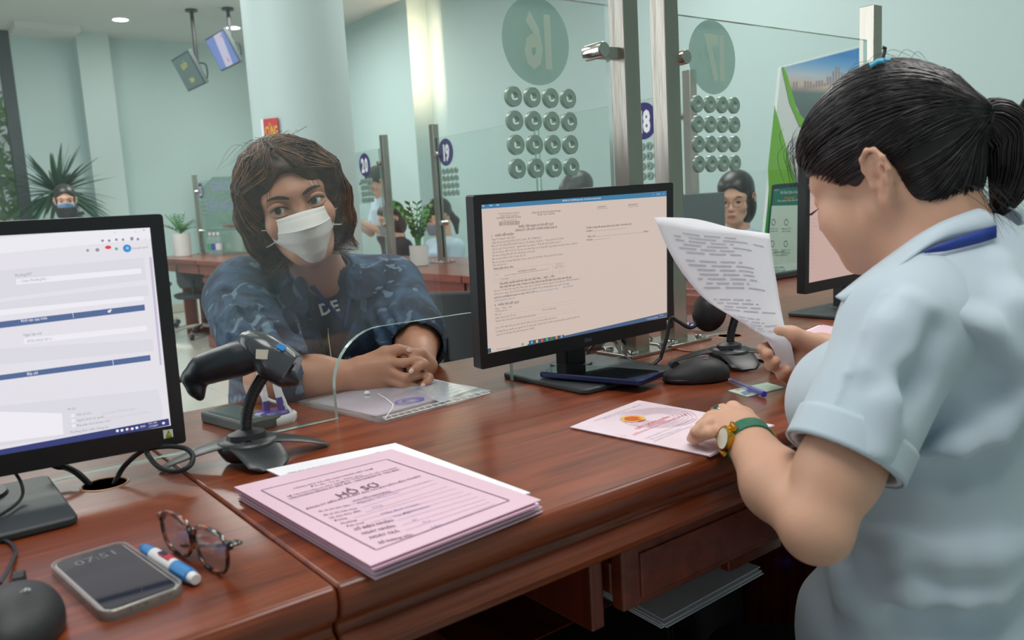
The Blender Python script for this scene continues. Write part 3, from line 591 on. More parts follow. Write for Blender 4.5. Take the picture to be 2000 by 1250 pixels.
L('Các loại giấy tờ có trong hồ sơ', (520, 975), (748, 945), .0028, .02); L('(ghi rõ tên loại giấy tờ, số tờ/ bản, ngày ký và cấp nhận loại giấy tờ này theo thứ tự)', (358, 1025), (902, 945), .0024); L('Số lượng tờ', (1000, 885), (1075, 875), .0022); L('(nếu là bản)', (998, 910), (1080, 900), .0020); L('Bản chính', (980, 935), (1020, 930), .002); L('Bản sao', (1060, 925), (1092, 920), .002)
L('STT', (238, 1022), (270, 1018), .0024); L('GCNQSDĐ', (310, 1078), (400, 1065), .0022)
L('Lấy phiếu chuyển thuế thứ năm thực địa: Ngày .... tháng .... năm', (290, 1135), (980, 1035), .0034, .03)
L('Người nộp hồ sơ', (1525, 165), (1632, 155), .0026, .03); L('(Ký, ghi rõ họ tên)', (1515, 188), (1645, 178), .0024); L('Người nhận hồ sơ', (1912, 138), (2030, 128), .0026, .03); L('(Ký, ghi rõ họ tên)', (1915, 160), (2040, 150), .0024)
L('☐ Đồng ý nhận kết quả qua dịch vụ bưu chính.  Họ và tên người', (1380, 430), (1950, 378), .0032, .03); L('nhận:..................................................', (1380, 470), (1870, 425), .003, .02); L('Địa chỉ:..........................................................................................Điện', (1400, 540), (2165, 470), .003, .02); L('thoại:.............................', (1385, 580), (1670, 552), .003, .02)
L2 = lambda s_, a, b, h, bd=0.0: line(g, s_, Z3(*a), Z3(*b), S, h, .0012, bd)
L2('Hẹn nhận kết quả: Ngày 14 tháng 01 năm 2023 trở lại để nhận được thông báo kết quả', (225, 112), (925, 12), .0034, .03); L2('Ghi chú: Trường hợp ngày hẹn đúng ngày nghỉ, vui lòng liên hệ vào ngày làm việc tiếp theo. Để biết thông tin', (170, 150), (1005, 28), .0032)
L2('về hồ sơ vui lòng: GỌI số 028.39.300063 hoặc NHẮN TIN số 0944.852263 hoặc QUÝ THỦ đến', (170, 182), (905, 76), .0032); L2('cpthuduc.vpdk@tphcm.gov.vn hoặc TRUY CẬP', (170, 215), (570, 155), .0032, .02)
L2('II.   PHẦN TRẢ KẾT QUẢ', (178, 290), (415, 258), .0036, .03); L2('Ngày:..... tháng .....năm:', (180, 322), (348, 300), .003); L2('Trả kết quả cho:', (180, 350), (302, 332), .003); L2('Địa chỉ:', (182, 382), (240, 374), .003)
L2('Giấy chứng nhận: Số sêri:', (182, 415), (385, 380), .003); L2('Số vào sổ cấp giấy:', (640, 334), (780, 314), .003); L2('Người nhận kết quả đã nộp giấy tờ (bản gốc) gồm:', (184, 445), (578, 382), .003)
L2('Lưu ý: Khi nhận kết quả, phải nộp lại Phiếu này cho cơ quan tiếp nhận hồ sơ', (184, 510), (778, 408), .0032); L2('Trường hợp ủy quyền cho người khác đi nhận giấy chứng nhận thì phải mang theo giấy ủy quyền hợp lệ. Khi', (186, 548), (1003, 398), .0032); L2('nhận hồ sơ đề nghị Ông (Bà) mang theo CMND', (190, 580), (565, 510), .0032); L2('Type here to search', (195, 718), (330, 695), .0028)
label_part(g, X, 'document_lettering', mat_emit('ui_doc_ink', rgb(118, 106, 104), 1), r2)
g = MB()
for (a, b) in (((305, 330), (960, 228)), ((240, 372), (965, 258)), ((385, 400), (965, 312)), ((578, 405), (965, 342)), ((200, 470), (700, 392))): bar(g, Z3(*a), Z3(*b), S, .00025, .0012)
for (a, b) in (((215, 968), (1110, 852)), ((222, 1102), (1112, 985)), ((220, 1070), (1112, 958)), ((960, 912), (1112, 892))): bar(g, Z2(*a), Z2(*b), S, .0003, .0012)
for (a, b) in (((215, 968), (222, 1102)), ((285, 960), (290, 1092)), ((955, 872), (960, 1005)), ((1110, 852), (1112, 985)), ((1040, 900), (1043, 995))):
    p, q_ = S(*Z2(*a)), S(*Z2(*b)); g.add([(p.x, p.y, .0012), (p.x + .0003, p.y, .0012), (q_.x + .0003, q_.y, .0012), (q_.x, q_.y, .0012)], [(0, 1, 2, 3)])
label_part(g, X, 'ruled_line', mat_emit('ui_rule', rgb(168, 152, 146), 1), r2)
g = MB(); rn = random.Random(5); x = 285.
while x < 538:
    w_ = rn.choice((2.5, 4, 6)); y0 = 342 - (x - 285) * 0.06; poly(g, [Z2(x, y0), Z2(x + w_, y0), Z2(x + w_ + 2, y0 + 52), Z2(x + 2, y0 + 52)], S, .0012); x += w_ + rn.choice((2.5, 4, 7))
label_part(g, X, 'barcode', mat_emit('ui_doc_ink', rgb(118, 106, 104), 1), r2)
for s_, a, b in (('https://hcm.smnnh.gov.vn/vp', (575, 155), (795, 122)), ('https://bitlink/', (842, 112), (945, 97)), ('tptlink.vp/tphcm.gov.vn', (172, 245), (370, 215))):
    g = MB(); line(g, s_, Z3(*a), Z3(*b), S, .0032, .0012); label_part(g, X, 'link_lettering', mat_emit('ui_link', rgb(100, 130, 170), 1), r2)
g = MB(); line(g, 'File', Z2(72, 155), Z2(98, 153), S, .003, .0012); line(g, 'Tools', Z2(158, 148), Z2(198, 145), S, .003, .0012); line(g, 'View', Z2(247, 142), Z2(283, 139), S, .003, .0012); line(g, 'LIENTBD_HS 1123070692 (Read Only) - Word (Product Activation Failed)', Z2(1080, 88), Z2(1565, 54), S, .003, .0012)
line(g, '7:51 AM', Z3(1785, 388), Z3(1820, 381), S, .002, .0012); line(g, '^ □ □ □ ENG', Z3(1660, 424), Z3(1770, 400), S, .0024, .0012); line(g, '−  □  ×', (1272, 381), (1297, 379.5), S, .002, .0012)
label_part(g, X, 'white_lettering', mat_emit('ui_letter_white', rgb(235, 236, 245), 1.0), r2)
sticker(X, S, r2, Z3(1848, 425), Z3(1884, 420), Z3(1888, 474), Z3(1850, 482))
g = MB(); line(g, 'LG', Z3(1078, 630), Z3(1110, 624), S, .0055, .0037, .02); p = S(*Z3(1060, 618)); 
g.add([(p.x + .0038 * math.cos(k * PI / 10) * q, p.y + .0038 * math.sin(k * PI / 10) * q, .0037) for q in (1, .8) for k in range(20)], [(k, (k + 1) % 20, 20 + (k + 1) % 20, 20 + k) for k in range(20)]); quad(g, p.x - .0004, p.x + .0004, p.y - .0015, p.y + .002, .0037); quad(g, p.x - .0004, p.x + .0018, p.y - .0019, p.y - .0013, .0037)
label_part(g, X, 'maker_mark', mat('grey_mark', rgb(120, 122, 128), 0.4), r2)
# --- monitor 3
c3 = Py(1579, 445, 1.085); 
r3, Ms, X, S = monitor('black monitor half hidden behind the head of the woman reading papers', (c3[0] + .2175, 1.085, c3[2]), 0, -.03, 0.012, (c3[0] + .165, 1.10), mat_emit('screen_dusty_pink', rgb(196, 166, 158), 1.0), zd=ZD + .004, bw=0.2, bd=0.18)
g = MB(); rn = random.Random(2)
for k in range(24): y = 0.105 - k * .0085; put_text(g, rn.choice(['Hồ sơ mới', 'Hồ sơ đã nhận', 'Chờ xử lý', 'Tra cứu', 'Báo cáo']), -.21, y, .0028, .0012, 'L')
label_part(g, X, 'menu_lettering', mat_emit('ui_dull_brown', rgb(160, 132, 130), 1), r3)
g = MB(); quad(g, -.2175, -.19, .112, .122, .0010); label_part(g, X, 'menu_icon', mat_emit('ui_teal', rgb(90, 160, 140), 1), r3)
# a dark grey monitor back on the far counter, in front of the woman with glasses
cb = Pd(1414, 432, 3.15)
t = thing('computer_monitor', 'grey back of a monitor in front of the woman with round glasses', 'monitor', (cb[0], cb[1], ZD))
yv = Vector((cb[0], cb[1], 0)).normalized(); ang = math.atan2(yv.y, yv.x) - PI / 2 + 0.5
Mx = Matrix.Translation((0, 0, cb[2] - ZD)) @ Matrix.Rotation(ang, 4, 'Z')
MB().box((-0.2, 0, -.01), (0.40, 0.025, 0.24)).box((-0.2, 0.02, -.01), (0.30, 0.03, 0.18)).xf(Mx).build('casing', mat('slate_plastic', rgb(84, 98, 100), 0.5, bump=.1), t, bevel=.004)
_nh = cb[2] - ZD - .10; MB().box((-0.2, 0.015, -.10 - _nh / 2), (0.05, 0.03, _nh)).xf(Mx).build('stand_neck', M_BLACK, t)
MB().box((-0.2, 0.02, -(cb[2] - ZD) + 0.006), (0.2, 0.16, 0.012)).xf(Mx).build('stand_base', M_BLACK, t, bevel=.004)
# ------------------------------------------------------------------ organic surfaces: smooth distance field + surface nets
def V(*a): return np.array(a, float)
def _rotm(e): return np.array(Euler(e).to_matrix())
class SDF:
    def __init__(s): s.p = []
    def add(s, kind, op, k, **a): s.p.append((kind, op, k, a)); return s
    def cap(s, a, b, ra, rb=None, k=0.01, op=1): return s.add('cap', op, k, a=V(*a), b=V(*b), ra=ra, rb=ra if rb is None else rb)
    def ell(s, c, r, rot=(0, 0, 0), k=0.01, op=1): return s.add('ell', op, k, c=V(*c), r=V(*r), R=_rotm(rot) if not isinstance(rot, np.ndarray) else rot)
    def box(s, c, h, rot=(0, 0, 0), rd=0.003, k=0.01, op=1): return s.add('box', op, k, c=V(*c), h=V(*h), R=_rotm(rot) if not isinstance(rot, np.ndarray) else rot, rd=rd)
    def chain(s, pts, rs, k=0.01, op=1):
        for i in range(len(pts) - 1): s.cap(pts[i], pts[i + 1], rs[i], rs[i + 1], k, op)
        return s
    def xf(s, R, t, sc=1.0):
        # R 3x3, t translation, sc uniform scale
        o = SDF(); R = np.array(R, float); t = np.array(t, float)
        for kind, op, k, a in s.p:
            b = dict(a)
            if kind == 'cap': b['a'] = R @ (a['a'] * sc) + t; b['b'] = R @ (a['b'] * sc) + t; b['ra'] = a['ra'] * sc; b['rb'] = a['rb'] * sc
            elif kind == 'ell': b['c'] = R @ (a['c'] * sc) + t; b['r'] = a['r'] * sc; b['R'] = R @ a['R']
            else: b['c'] = R @ (a['c'] * sc) + t; b['h'] = a['h'] * sc; b['rd'] = a['rd'] * sc; b['R'] = R @ a['R']
            o.p.append((kind, op, k * sc, b))
        return o
    def join(s, o): s.p += o.p; return s
    @staticmethod
    def prim(kind, a, P):
        if kind == 'cap':
            A, B = a['a'], a['b']; ba = B - A; l2 = max(ba @ ba, 1e-12); pa = P - A; t = np.clip(pa @ ba / l2, 0, 1)
            d = np.sqrt(((pa - t[:, None] * ba) ** 2).sum(1)); return d - (a['ra'] + (a['rb'] - a['ra']) * t)
        if kind == 'ell':
            q = (P - a['c']) @ a['R']; r = a['r']; k0 = np.sqrt(((q / r) ** 2).sum(1)); k1 = np.sqrt(((q / r ** 2) ** 2).sum(1)) + 1e-9
            return k0 * (k0 - 1) / k1
        q = np.abs((P - a['c']) @ a['R']) - (a['h'] - a['rd']); return np.sqrt((np.maximum(q, 0) ** 2).sum(1)) + np.minimum(q.max(1), 0) - a['rd']
    def ev(s, P, pl=None):
        d = np.full(len(P), 1e3)
        for i, (kind, op, k, a) in enumerate(s.p):
            if pl is not None and not pl[i]: continue
            e = SDF.prim(kind, a, P)
            if op == 1:
                h = np.maximum(k - np.abs(d - e), 0) / k if k > 0 else 0; d = np.minimum(d, e) - h * h * k * 0.25
            else:
                e = -e; h = np.maximum(k - np.abs(d - e), 0) / k if k > 0 else 0; d = np.maximum(d, e) + h * h * k * 0.25
        return d
    def mesh(s, name, h, material, parent=None, disp=None, clip=None, bounds=None, smooth_it=1, fn=None):
        # clip: function(P)->value intersected with the body (positive outside)
        lo = np.full(3, 1e9); hi = -lo
        for kind, op, k, a in s.p:
            if op != 1: continue
            if kind == 'cap':
                for q, r in ((a['a'], a['ra']), (a['b'], a['rb'])): lo = np.minimum(lo, q - r); hi = np.maximum(hi, q + r)
            else:
                e = a['r'] if kind == 'ell' else a['h']; ex = np.abs(a['R']) @ e; lo = np.minimum(lo, a['c'] - ex); hi = np.maximum(hi, a['c'] + ex)
        if bounds is not None: lo = np.maximum(lo, bounds[0]); hi = np.minimum(hi, bounds[1])
        lo = lo - 4 * h; hi = hi + 4 * h; nb = 6; bs = nb * h
        dim = np.ceil((hi - lo) / bs).astype(int)
        gi = np.stack(np.meshgrid(*[np.arange(n) for n in dim], indexing='ij'), -1).reshape(-1, 3)
        cc = lo + (gi + 0.5) * bs; half = bs * 0.87 + 0.004
        dc = np.full(len(cc), 1e3); keep = np.zeros((len(cc), len(s.p)), bool); vals = []
        for i, (kind, op, k, a) in enumerate(s.p):
            e = SDF.prim(kind, a, cc); vals.append(e)
            if op == 1: dc = np.minimum(dc, e - k * 0.25)
        for i, (kind, op, k, a) in enumerate(s.p):
            keep[:, i] = (vals[i] < dc + 2 * half + k * 1.3) if op == 1 else (vals[i] < half * 1.3 + k)
        full = s.ev(cc) if fn is None else s.ev(cc)
        act = np.where(np.abs(full) < half * 1.5 + (0.01 if disp else 0))[0]
        off = np.stack(np.meshgrid(*[np.arange(nb + 1)] * 3, indexing='ij'), -1).reshape(-1, 3)
        Dm = np.array(dim) * nb + 1
        ids = []; ds = []
        # group blocks by identical primitive sets for speed
        key = {}
        for b in act: key.setdefault(keep[b].tobytes(), []).append(b)
        for kb, bl in key.items():
            pl = np.frombuffer(kb, bool); g = (gi[bl][:, None, :] * nb + off[None]).reshape(-1, 3); P = lo + g * h; d = s.ev(P, pl)
            if disp is not None: d = d + disp(P)
            if clip is not None: d = np.maximum(d, clip(P))
            ids.append((g[:, 0].astype(np.int64) * Dm[1] + g[:, 1]) * Dm[2] + g[:, 2]); ds.append(d)
        ids = np.concatenate(ids); ds = np.concatenate(ds)
        # cells
        nv = (nb + 1) ** 3; D = ds.reshape(-1, nb + 1, nb + 1, nb + 1); I = ids.reshape(-1, nb + 1, nb + 1, nb + 1)
        cor = [(i, j, k) for i in (0, 1) for j in (0, 1) for k in (0, 1)]
        def sl(A, c): return A[:, c[0]:nb + c[0], c[1]:nb + c[1], c[2]:nb + c[2]]
        dd = np.stack([sl(D, c) for c in cor], -1).reshape(-1, 8); cid = sl(I, (0, 0, 0)).reshape(-1)
        neg = dd < 0; mix = neg.any(1) & ~neg.all(1); dd = dd[mix]; cid = cid[mix]; cid, ui = np.unique(cid, return_index=True); dd = dd[ui]
        pos = np.zeros((len(cid), 3)); cnt = np.zeros(len(cid)); cr = np.array(cor, float)
        for a in range(8):
            for b in range(a + 1, 8):
                if sum(abs(cor[a][q] - cor[b][q]) for q in range(3)) != 1: continue
                x = (dd[:, a] < 0) != (dd[:, b] < 0); t = dd[x, a] / (dd[x, a] - dd[x, b]); pos[x] += cr[a] + (cr[b] - cr[a]) * t[:, None]; cnt[x] += 1
        pos /= cnt[:, None]; g = np.stack([cid // (Dm[1] * Dm[2]), (cid // Dm[2]) % Dm[1], cid % Dm[2]], -1); vert = lo + (g + pos) * h
        st = np.array([Dm[1] * Dm[2], Dm[2], 1], np.int64); faces = []
        for ax in range(3):
            u, v = [(1, 2), (2, 0), (0, 1)][ax]; c0 = 0; c1 = {0: 4, 1: 2, 2: 1}[ax]
            x = (dd[:, 0] < 0) != (dd[:, c1] < 0); base = cid[x]; ng = dd[x, 0] < 0
            q = [base, base - st[u], base - st[u] - st[v], base - st[v]]; idx = [np.searchsorted(cid, k_) for k_ in q]
            ok = np.ones(len(base), bool)
            for k_, i_ in zip(q, idx): ok &= (i_ < len(cid)); 
            idx = [np.minimum(i_, len(cid) - 1) for i_ in idx]
            for k_, i_ in zip(q, idx): ok &= (cid[i_] == k_)
            F = np.stack(idx, -1); F = np.where(ng[:, None], F, F[:, ::-1]); faces.append(F[ok])
        F = np.concatenate(faces)
        for _ in range(smooth_it):
            acc = np.zeros_like(vert); n_ = np.zeros(len(vert))
            for a in range(4):
                b = (a + 1) % 4; np.add.at(acc, F[:, a], vert[F[:, b]]); np.add.at(acc, F[:, b], vert[F[:, a]]); np.add.at(n_, F[:, a], 1); np.add.at(n_, F[:, b], 1)
            vert = vert * 0.5 + 0.5 * acc / np.maximum(n_, 1)[:, None]
        me = bpy.data.meshes.new(name); me.vertices.add(len(vert)); me.vertices.foreach_set('co', vert.astype(np.float32).ravel())
        me.loops.add(F.size); me.polygons.add(len(F)); me.loops.foreach_set('vertex_index', F.astype(np.int32).ravel())
        me.polygons.foreach_set('loop_start', np.arange(0, F.size, 4, dtype=np.int32)); me.polygons.foreach_set('loop_total', np.full(len(F), 4, np.int32)); me.update(); me.validate()
        me.polygons.foreach_set('use_smooth', [True] * len(me.polygons))
        o = finish(me, name, material, None, fixn=False)
        if parent is not None: o.parent = parent; o.matrix_parent_inverse = parent_inv(parent)
        return o
def parent_inv(p):
    bpy.context.view_layer.update(); return p.matrix_world.inverted()
def keep(o, p):
    # parent while the mesh stays in world coordinates
    o.parent = p; o.matrix_parent_inverse = parent_inv(p); return o
def hit(s, px, py, off=0.0, t0=.3, t1=3.0):
    v = ray(px, py); v = v / np.linalg.norm(v); t = t0
    for _ in range(160):
        d = float(s.ev((EYE + v * t)[None])[0]) - off
        if d < .0004: break
        t += max(d * .7, .0004)
        if t > t1: return None
    return EYE + v * t
# ------------------------------------------------------------------ things on the desk
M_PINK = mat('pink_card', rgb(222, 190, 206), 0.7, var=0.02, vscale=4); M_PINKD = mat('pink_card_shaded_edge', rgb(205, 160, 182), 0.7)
M_RINK = mat('red_ink', rgb(214, 80, 92), 0.7)
def sheet(pts, z0, z1, bend=None, n=14):
    b = MB(); P = [Vector((p[0], p[1], 0)) for p in pts]
    def f(u, v, z):
        a = P[0].lerp(P[1], u); c = P[3].lerp(P[2], u); q = a.lerp(c, v); return (q.x, q.y, z + (bend(u, v) if bend else 0))
    top = [f(i / (n - 1), j / (n - 1), z1) for j in range(n) for i in range(n)]; bot = [f(i / (n - 1), j / (n - 1), z0) for j in range(n) for i in range(n)]
    fc = [(j * n + i, j * n + i + 1, (j + 1) * n + i + 1, (j + 1) * n + i) for j in range(n - 1) for i in range(n - 1)]
    b.add(top + bot, fc + [tuple(n * n + k for k in q[::-1]) for q in fc] + [(i, n * n + i, n * n + i + 1, i + 1) for i in range(n - 1)] + [(n * (n - 1) + i + 1, n * (n - 1) + i, n * n + n * (n - 1) + i, n * n + n * (n - 1) + i + 1)[::-1] for i in range(n - 1)] + [((i + 1) * n, i * n, n * n + i * n, n * n + (i + 1) * n)[::-1] for i in range(n - 1)] + [(i * n + n - 1, (i + 1) * n + n - 1, n * n + (i + 1) * n + n - 1, n * n + i * n + n - 1)[::-1] for i in range(n - 1)])
    return b
def zpl(z):
    def S(px, py): p = Pz(px, py, z); return Vector((p[0], p[1], 0))
    return S
def at0(o, root): return keep(o, root)
# pink folder stack
SZ = zpl(0.7655)
c = [Pz(457, 952, .765), Pz(768, 868, .765), Pz(1057, 975, .765), Pz(725, 1104, .765)]
cen = sum(c) / 4
t = thing('document_folder', 'thick pink card folder titled in large letters, stuffed with papers, on the near counter', 'folder', (cen[0], cen[1], ZD))
def shr(c, k, dx=0, dy=0): m_ = sum(c) / 4; return [m_ + (p - m_) * k + V(dx, dy, 0) for p in c]
at0(sheet(shr(c, 0.995, .002, -.001), ZD + .001, ZD + .0022).build('bottom_cover', M_PINK), t)
at0(sheet(shr(c, 0.985, .004, .003), ZD + .0024, ZD + .0045).build('inner_pages', M_PAPER), t)
at0(sheet(shr(c, 0.992, .003, .000), ZD + .0047, ZD + .006).build('inner_cover', M_PINK), t)
at0(sheet(shr(c, 0.98, .004, .004), ZD + .0062, ZD + .0085).build('inner_pages', M_PAPER), t)
w = [Pz(520, 917, .7605), Pz(772, 865, .7605), Pz(1036, 962, .7605), Pz(790, 1040, .7605)]
at0(sheet(w, ZD + .009, ZD + .0105).build('white_sheet', M_PAPER), t)
w2 = [Pz(502, 937, .762), Pz(560, 925, .762), Pz(800, 1030, .762), Pz(740, 1060, .762)]
at0(sheet(w2, ZD + .0086, ZD + .0089).build('white_sheet', M_PAPER), t)
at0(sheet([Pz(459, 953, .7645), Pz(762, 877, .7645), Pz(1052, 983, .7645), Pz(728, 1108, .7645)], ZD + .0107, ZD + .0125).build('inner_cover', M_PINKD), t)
cc = [Pz(457, 951, .765), Pz(765, 877, .765), Pz(1057, 976, .765), Pz(724, 1105, .765)]
at0(sheet(cc, ZD + .0140, ZD + .0150).build('front_cover', M_PINK), t)
g = MB(); LL = lambda s_, a, b, h, bd=0.0: line(g, s_, a, b, SZ, h, 0.7656, bd)
LL('CỘNG HÒA XÃ HỘI CHỦ NGHĨA VIỆT NAM', (574, 955), (729, 916), .0042, .008); LL('Độc lập - Tự do - Hạnh phúc', (608, 951), (709, 928), .0036, .008)
LL('SỞ TÀI NGUYÊN VÀ MÔI TRƯỜNG THÀNH PHỐ HỒ CHÍ MINH', (562, 971), (776, 914), .0044); LL('VĂN PHÒNG ĐĂNG KÝ ĐẤT ĐAI - CHI NHÁNH TP. THỦ ĐỨC', (567, 975), (783, 917), .0050, .012)
LL('HỒ SƠ', (664, 972), (744, 948), .0150, .008)
LL('ĐĂNG KÝ BIẾN ĐỘNG ĐẤT ĐAI, TÀI SẢN GẮN LIỀN VỚI ĐẤT', (600, 995), (824, 930), .0046, .012); LL('(CHUYỂN NHƯỢNG)', (690, 980), (764, 960), .0046, .012)
for s_, a, b in (('Bà và tên bên bán:', (623, 1000), (684, 987)), ('Bà và tên bên mua:', (633, 1007), (698, 993)), ('Số nhà Khu đất:', (644, 1013), (706, 998)), ('Đường:', (655, 1018), (679, 1012)), ('Phường:', (667, 1024), (698, 1016)), ('Điện thoại:', (678, 1029), (713, 1021))): LL(s_, a, b, .0042, .008)
for s_, a, b in (('SỐ BIÊN NHẬN:', (693, 1036), (771, 1017)), ('NGÀY NHẬN:', (708, 1044), (774, 1028)), ('NGÀY TRẢ:', (723, 1052), (782, 1038)), ('Số hương ước:', (741, 1062), (809, 1045))): LL(s_, a, b, .0058, .012)
at0(g.build('printed_text', mat('folder_ink', rgb(112, 84, 104), 0.7)), t)
g = MB(); Z = 0.7656
fr = [(511, 957), (755, 897), (994, 977), (735, 1073)]
for i in range(4): bar(g, fr[i], fr[(i + 1) % 4], SZ, .0011, Z)
bar(g, (680, 987), (845, 938), SZ, .0004, Z)
for a, b in zip([(698, 982), (708, 991), (715, 1000), (690, 1012), (706, 1017), (722, 1022), (778, 1016), (786, 1026), (792, 1036), (817, 1043)], [(840, 938), (856, 943), (875, 950), (890, 954), (905, 960), (920, 964), (933, 970), (948, 975), (958, 980), (968, 984)]): bar(g, a, b, SZ, .0004, Z)
at0(g.build('printed_frame', mat('folder_ink', rgb(112, 84, 104), 0.7)), t)
g = MB(); rn = random.Random(3)
for (x, y, s_) in ((700, 984, 'Nguyễn Thúy Loan'), (728, 993, '77/2'), (745, 1005, 'Hiệp Bình Chánh'), (770, 1010, 'Thủ Đức'), (790, 1003, '0798054210'), (806, 1018, '37'), (826, 1022, '7/1'), (842, 1032, '14/1')): line(g, s_, (x, y), (x + len(s_) * 5, y - len(s_) * 1.35), SZ, .004, Z)
at0(g.build('handwriting', mat('blue_ink', rgb(120, 116, 176), 0.7)), t)
g = MB(); line(g, 'CỘNG HÒA XÃ HỘI CHỦ NGHĨA VIỆT NAM', (562, 926), (684, 899), zpl(.7605), .004, .7609); line(g, 'Độc lập - Tự do - Hạnh phúc', (590, 925), (664, 907), zpl(.7605), .0035, .7609); line(g, 'Mẫu số 09/ĐK', (718, 892), (745, 883), zpl(.7605), .004, .7609)
at0(g.build('printed_text', M_INK), t)
# certificate
M_CERT = mat('pale_pink_certificate_paper', rgb(226, 208, 218), 0.7, var=0.03, vscale=30)
c = [Pz(1113, 833, .753), Pz(1247, 781, .753), Pz(1512, 829, .753), Pz(1385, 889, .753)]; cen = sum(c) / 4
t = thing('land_certificate', 'pale pink folded certificate with a gold and red emblem, under the hand with the watch', 'certificate', (cen[0], cen[1], ZD))
at0(sheet(shr(c, .995, .001, -.001), ZD + .0005, ZD + .0012).build('inner_leaf', M_CERT), t)
at0(sheet(c, ZD + .0018, ZD + .0025, bend=lambda u, v: 0.0006 * math.sin(u * PI)).build('front_leaf', M_CERT), t)
SC_ = zpl(0.7535)
ZC_ = 0.7537
g = MB(); line(g, 'GIẤY CHỨNG NHẬN', (1245, 838), (1310, 814), SC_, .0062, ZC_, .012); line(g, 'QUYỀN SỬ DỤNG ĐẤT', (1266, 834), (1303, 821), SC_, .004, ZC_, .008); line(g, 'QUYỀN SỞ HỮU NHÀ Ở VÀ TÀI SẢN KHÁC GẮN LIỀN VỚI ĐẤT', (1238, 850), (1347, 808), SC_, .0040, ZC_, .008)
at0(g.build('red_title', M_RINK), t)
g = MB(); line(g, 'CỘNG HÒA XÃ HỘI CHỦ NGHĨA VIỆT NAM', (1163, 822), (1232, 798), SC_, .003, ZC_); line(g, 'Độc lập - Tự do - Hạnh phúc', (1182, 818), (1222, 805), SC_, .0026, ZC_); line(g, 'BN 270', (1237, 796), (1252, 790), SC_, .003, ZC_)
line(g, 'I. Người sử dụng đất, chủ sở hữu nhà ở và tài sản khác gắn liền với đất', (1260, 857), (1358, 818), SC_, .0026, ZC_); line(g, 'Bà: NGUYỄN THÚY LOAN', (1272, 858), (1330, 838), SC_, .0026, ZC_); line(g, 'Số CMND: 022330063, địa chỉ thường trú:', (1278, 862), (1352, 832), SC_, .0024, ZC_)
at0(g.build('printed_text', mat('cert_ink', rgb(140, 120, 150), 0.7)), t)
g = MB(); e = SC_(1237, 819)
def ell_ring(cx, cy, r0, r1, n=28):
    g.add([(cx + r * math.cos(2 * PI * k / n), cy + r * math.sin(2 * PI * k / n), ZC_) for r in (r0, r1) for k in range(n)], [(k, (k + 1) % n, n + (k + 1) % n, n + k) for k in range(n)])
e = SC_(1236, 818); ell_ring(e.x, e.y, .0125, .0168)
for k in range(16): a = 2 * PI * k / 16; disc(g, e.x + .0158 * math.cos(a), e.y + .0158 * math.sin(a), .0024, ZC_ + .0001, 6)
for k in range(5): a = 2 * PI * k / 5; g.add([(e.x - .003 + .0048 * math.cos(a), e.y + .002 + .0048 * math.sin(a), ZC_ + .0003), (e.x - .003 + .0016 * math.cos(a + 2.2), e.y + .002 + .0016 * math.sin(a + 2.2), ZC_ + .0003), (e.x - .003 + .0016 * math.cos(a - 2.2), e.y + .002 + .0016 * math.sin(a - 2.2), ZC_ + .0003)], [(0, 1, 2)])
quad(g, e.x + .004, e.x + .010, e.y - .009, e.y - .005, ZC_ + .0003)
at0(g.build('gold_emblem', mat('gold_print', rgb(238, 190, 66), 0.5)), t)
g = MB(); disc(g, e.x, e.y, .0122, ZC_ + .0001, 28); quad(g, e.x - .006, e.x + .006, e.y - .019, e.y - .015, ZC_ + .0004)
at0(g.build('red_emblem_field', mat('emblem_red', rgb(212, 84, 44), 0.5)), t)
g = MB()
for cx, cy, rs in ((e.x + .03, e.y - .02, (.022, .028, .034, .040, .046, .052)),):
    for r in rs:
        n = 48; g.add([(cx + rr * math.cos(2 * PI * k / n), cy + rr * math.sin(2 * PI * k / n) * 1.0, ZC_ - .0001) for rr in (r, r + .0016) for k in range(n)], [(k, (k + 1) % n, n + (k + 1) % n, n + k) for k in range(n)])
q = SC_(1211, 851)
for r in (.006, .0075): n = 24; g.add([(q.x + rr * math.cos(2 * PI * k / n), q.y + rr * math.sin(2 * PI * k / n), ZC_) for rr in (r, r + .0004) for k in range(n)], [(k, (k + 1) % n, n + (k + 1) % n, n + k) for k in range(n)])
at0(g.build('guilloche_print', mat('faint_pink_print', rgb(224, 196, 210), 0.7)), t)
# ---------------- transparent document envelope
c = [Pz(580, 786, .753), Pz(748, 825, .753), Pz(960, 765, .753), Pz(800, 735, .753)]; cen = sum(c) / 4
t = thing('document_envelope', 'clear plastic document envelope with stamped papers under the clasped hands', 'envelope', (cen[0], cen[1], ZD))
M_CLEAR = mat_glass('clear_plastic_sleeve', (.95, .96, .97, 1), 0.08, 1.5, dust=0.07)
at0(sheet(c, ZD + .0004, ZD + .0008).build('sleeve', M_CLEAR), t)
at0(sheet([Pz(604, 783, .753), Pz(735, 812, .753), Pz(935, 757, .753), Pz(800, 734, .753)], ZD + .001, ZD + .003).build('papers', mat('lilac_paper', rgb(226, 216, 232), .7, var=.03)), t)
at0(sheet([Pz(770, 745, .754), Pz(860, 785, .754), Pz(925, 757, .754), Pz(830, 736, .754)], ZD + .0032, ZD + .0036).build('top_sheet', M_PAPER), t)
at0(sheet(c, ZD + .0046, ZD + .0049, bend=lambda u, v: .0006 * math.sin(9 * u + 5 * v)).build('sleeve', M_CLEAR), t)
g = MB(); Se = zpl(.7555); ch = [(750, 822), (742, 808), (955, 757), (962, 765)]
for i in range(16):
    k = i / 15; a = Se(748 + 195 * k, 815 - 52 * k); b = Se(756 + 200 * k, 821 - 55 * k); g.tube([(a.x, a.y, .7557), (b.x, b.y, .7557)], .0004, 4)
for o_ in ((748, 815, 943, 764), (753, 820, 957, 767)): a, b = Se(*o_[:2]), Se(*o_[2:]); g.tube([(a.x, a.y, .7557), (b.x, b.y, .7557)], .0005, 4)
at0(g.build('grid_print', M_WHITE), t)
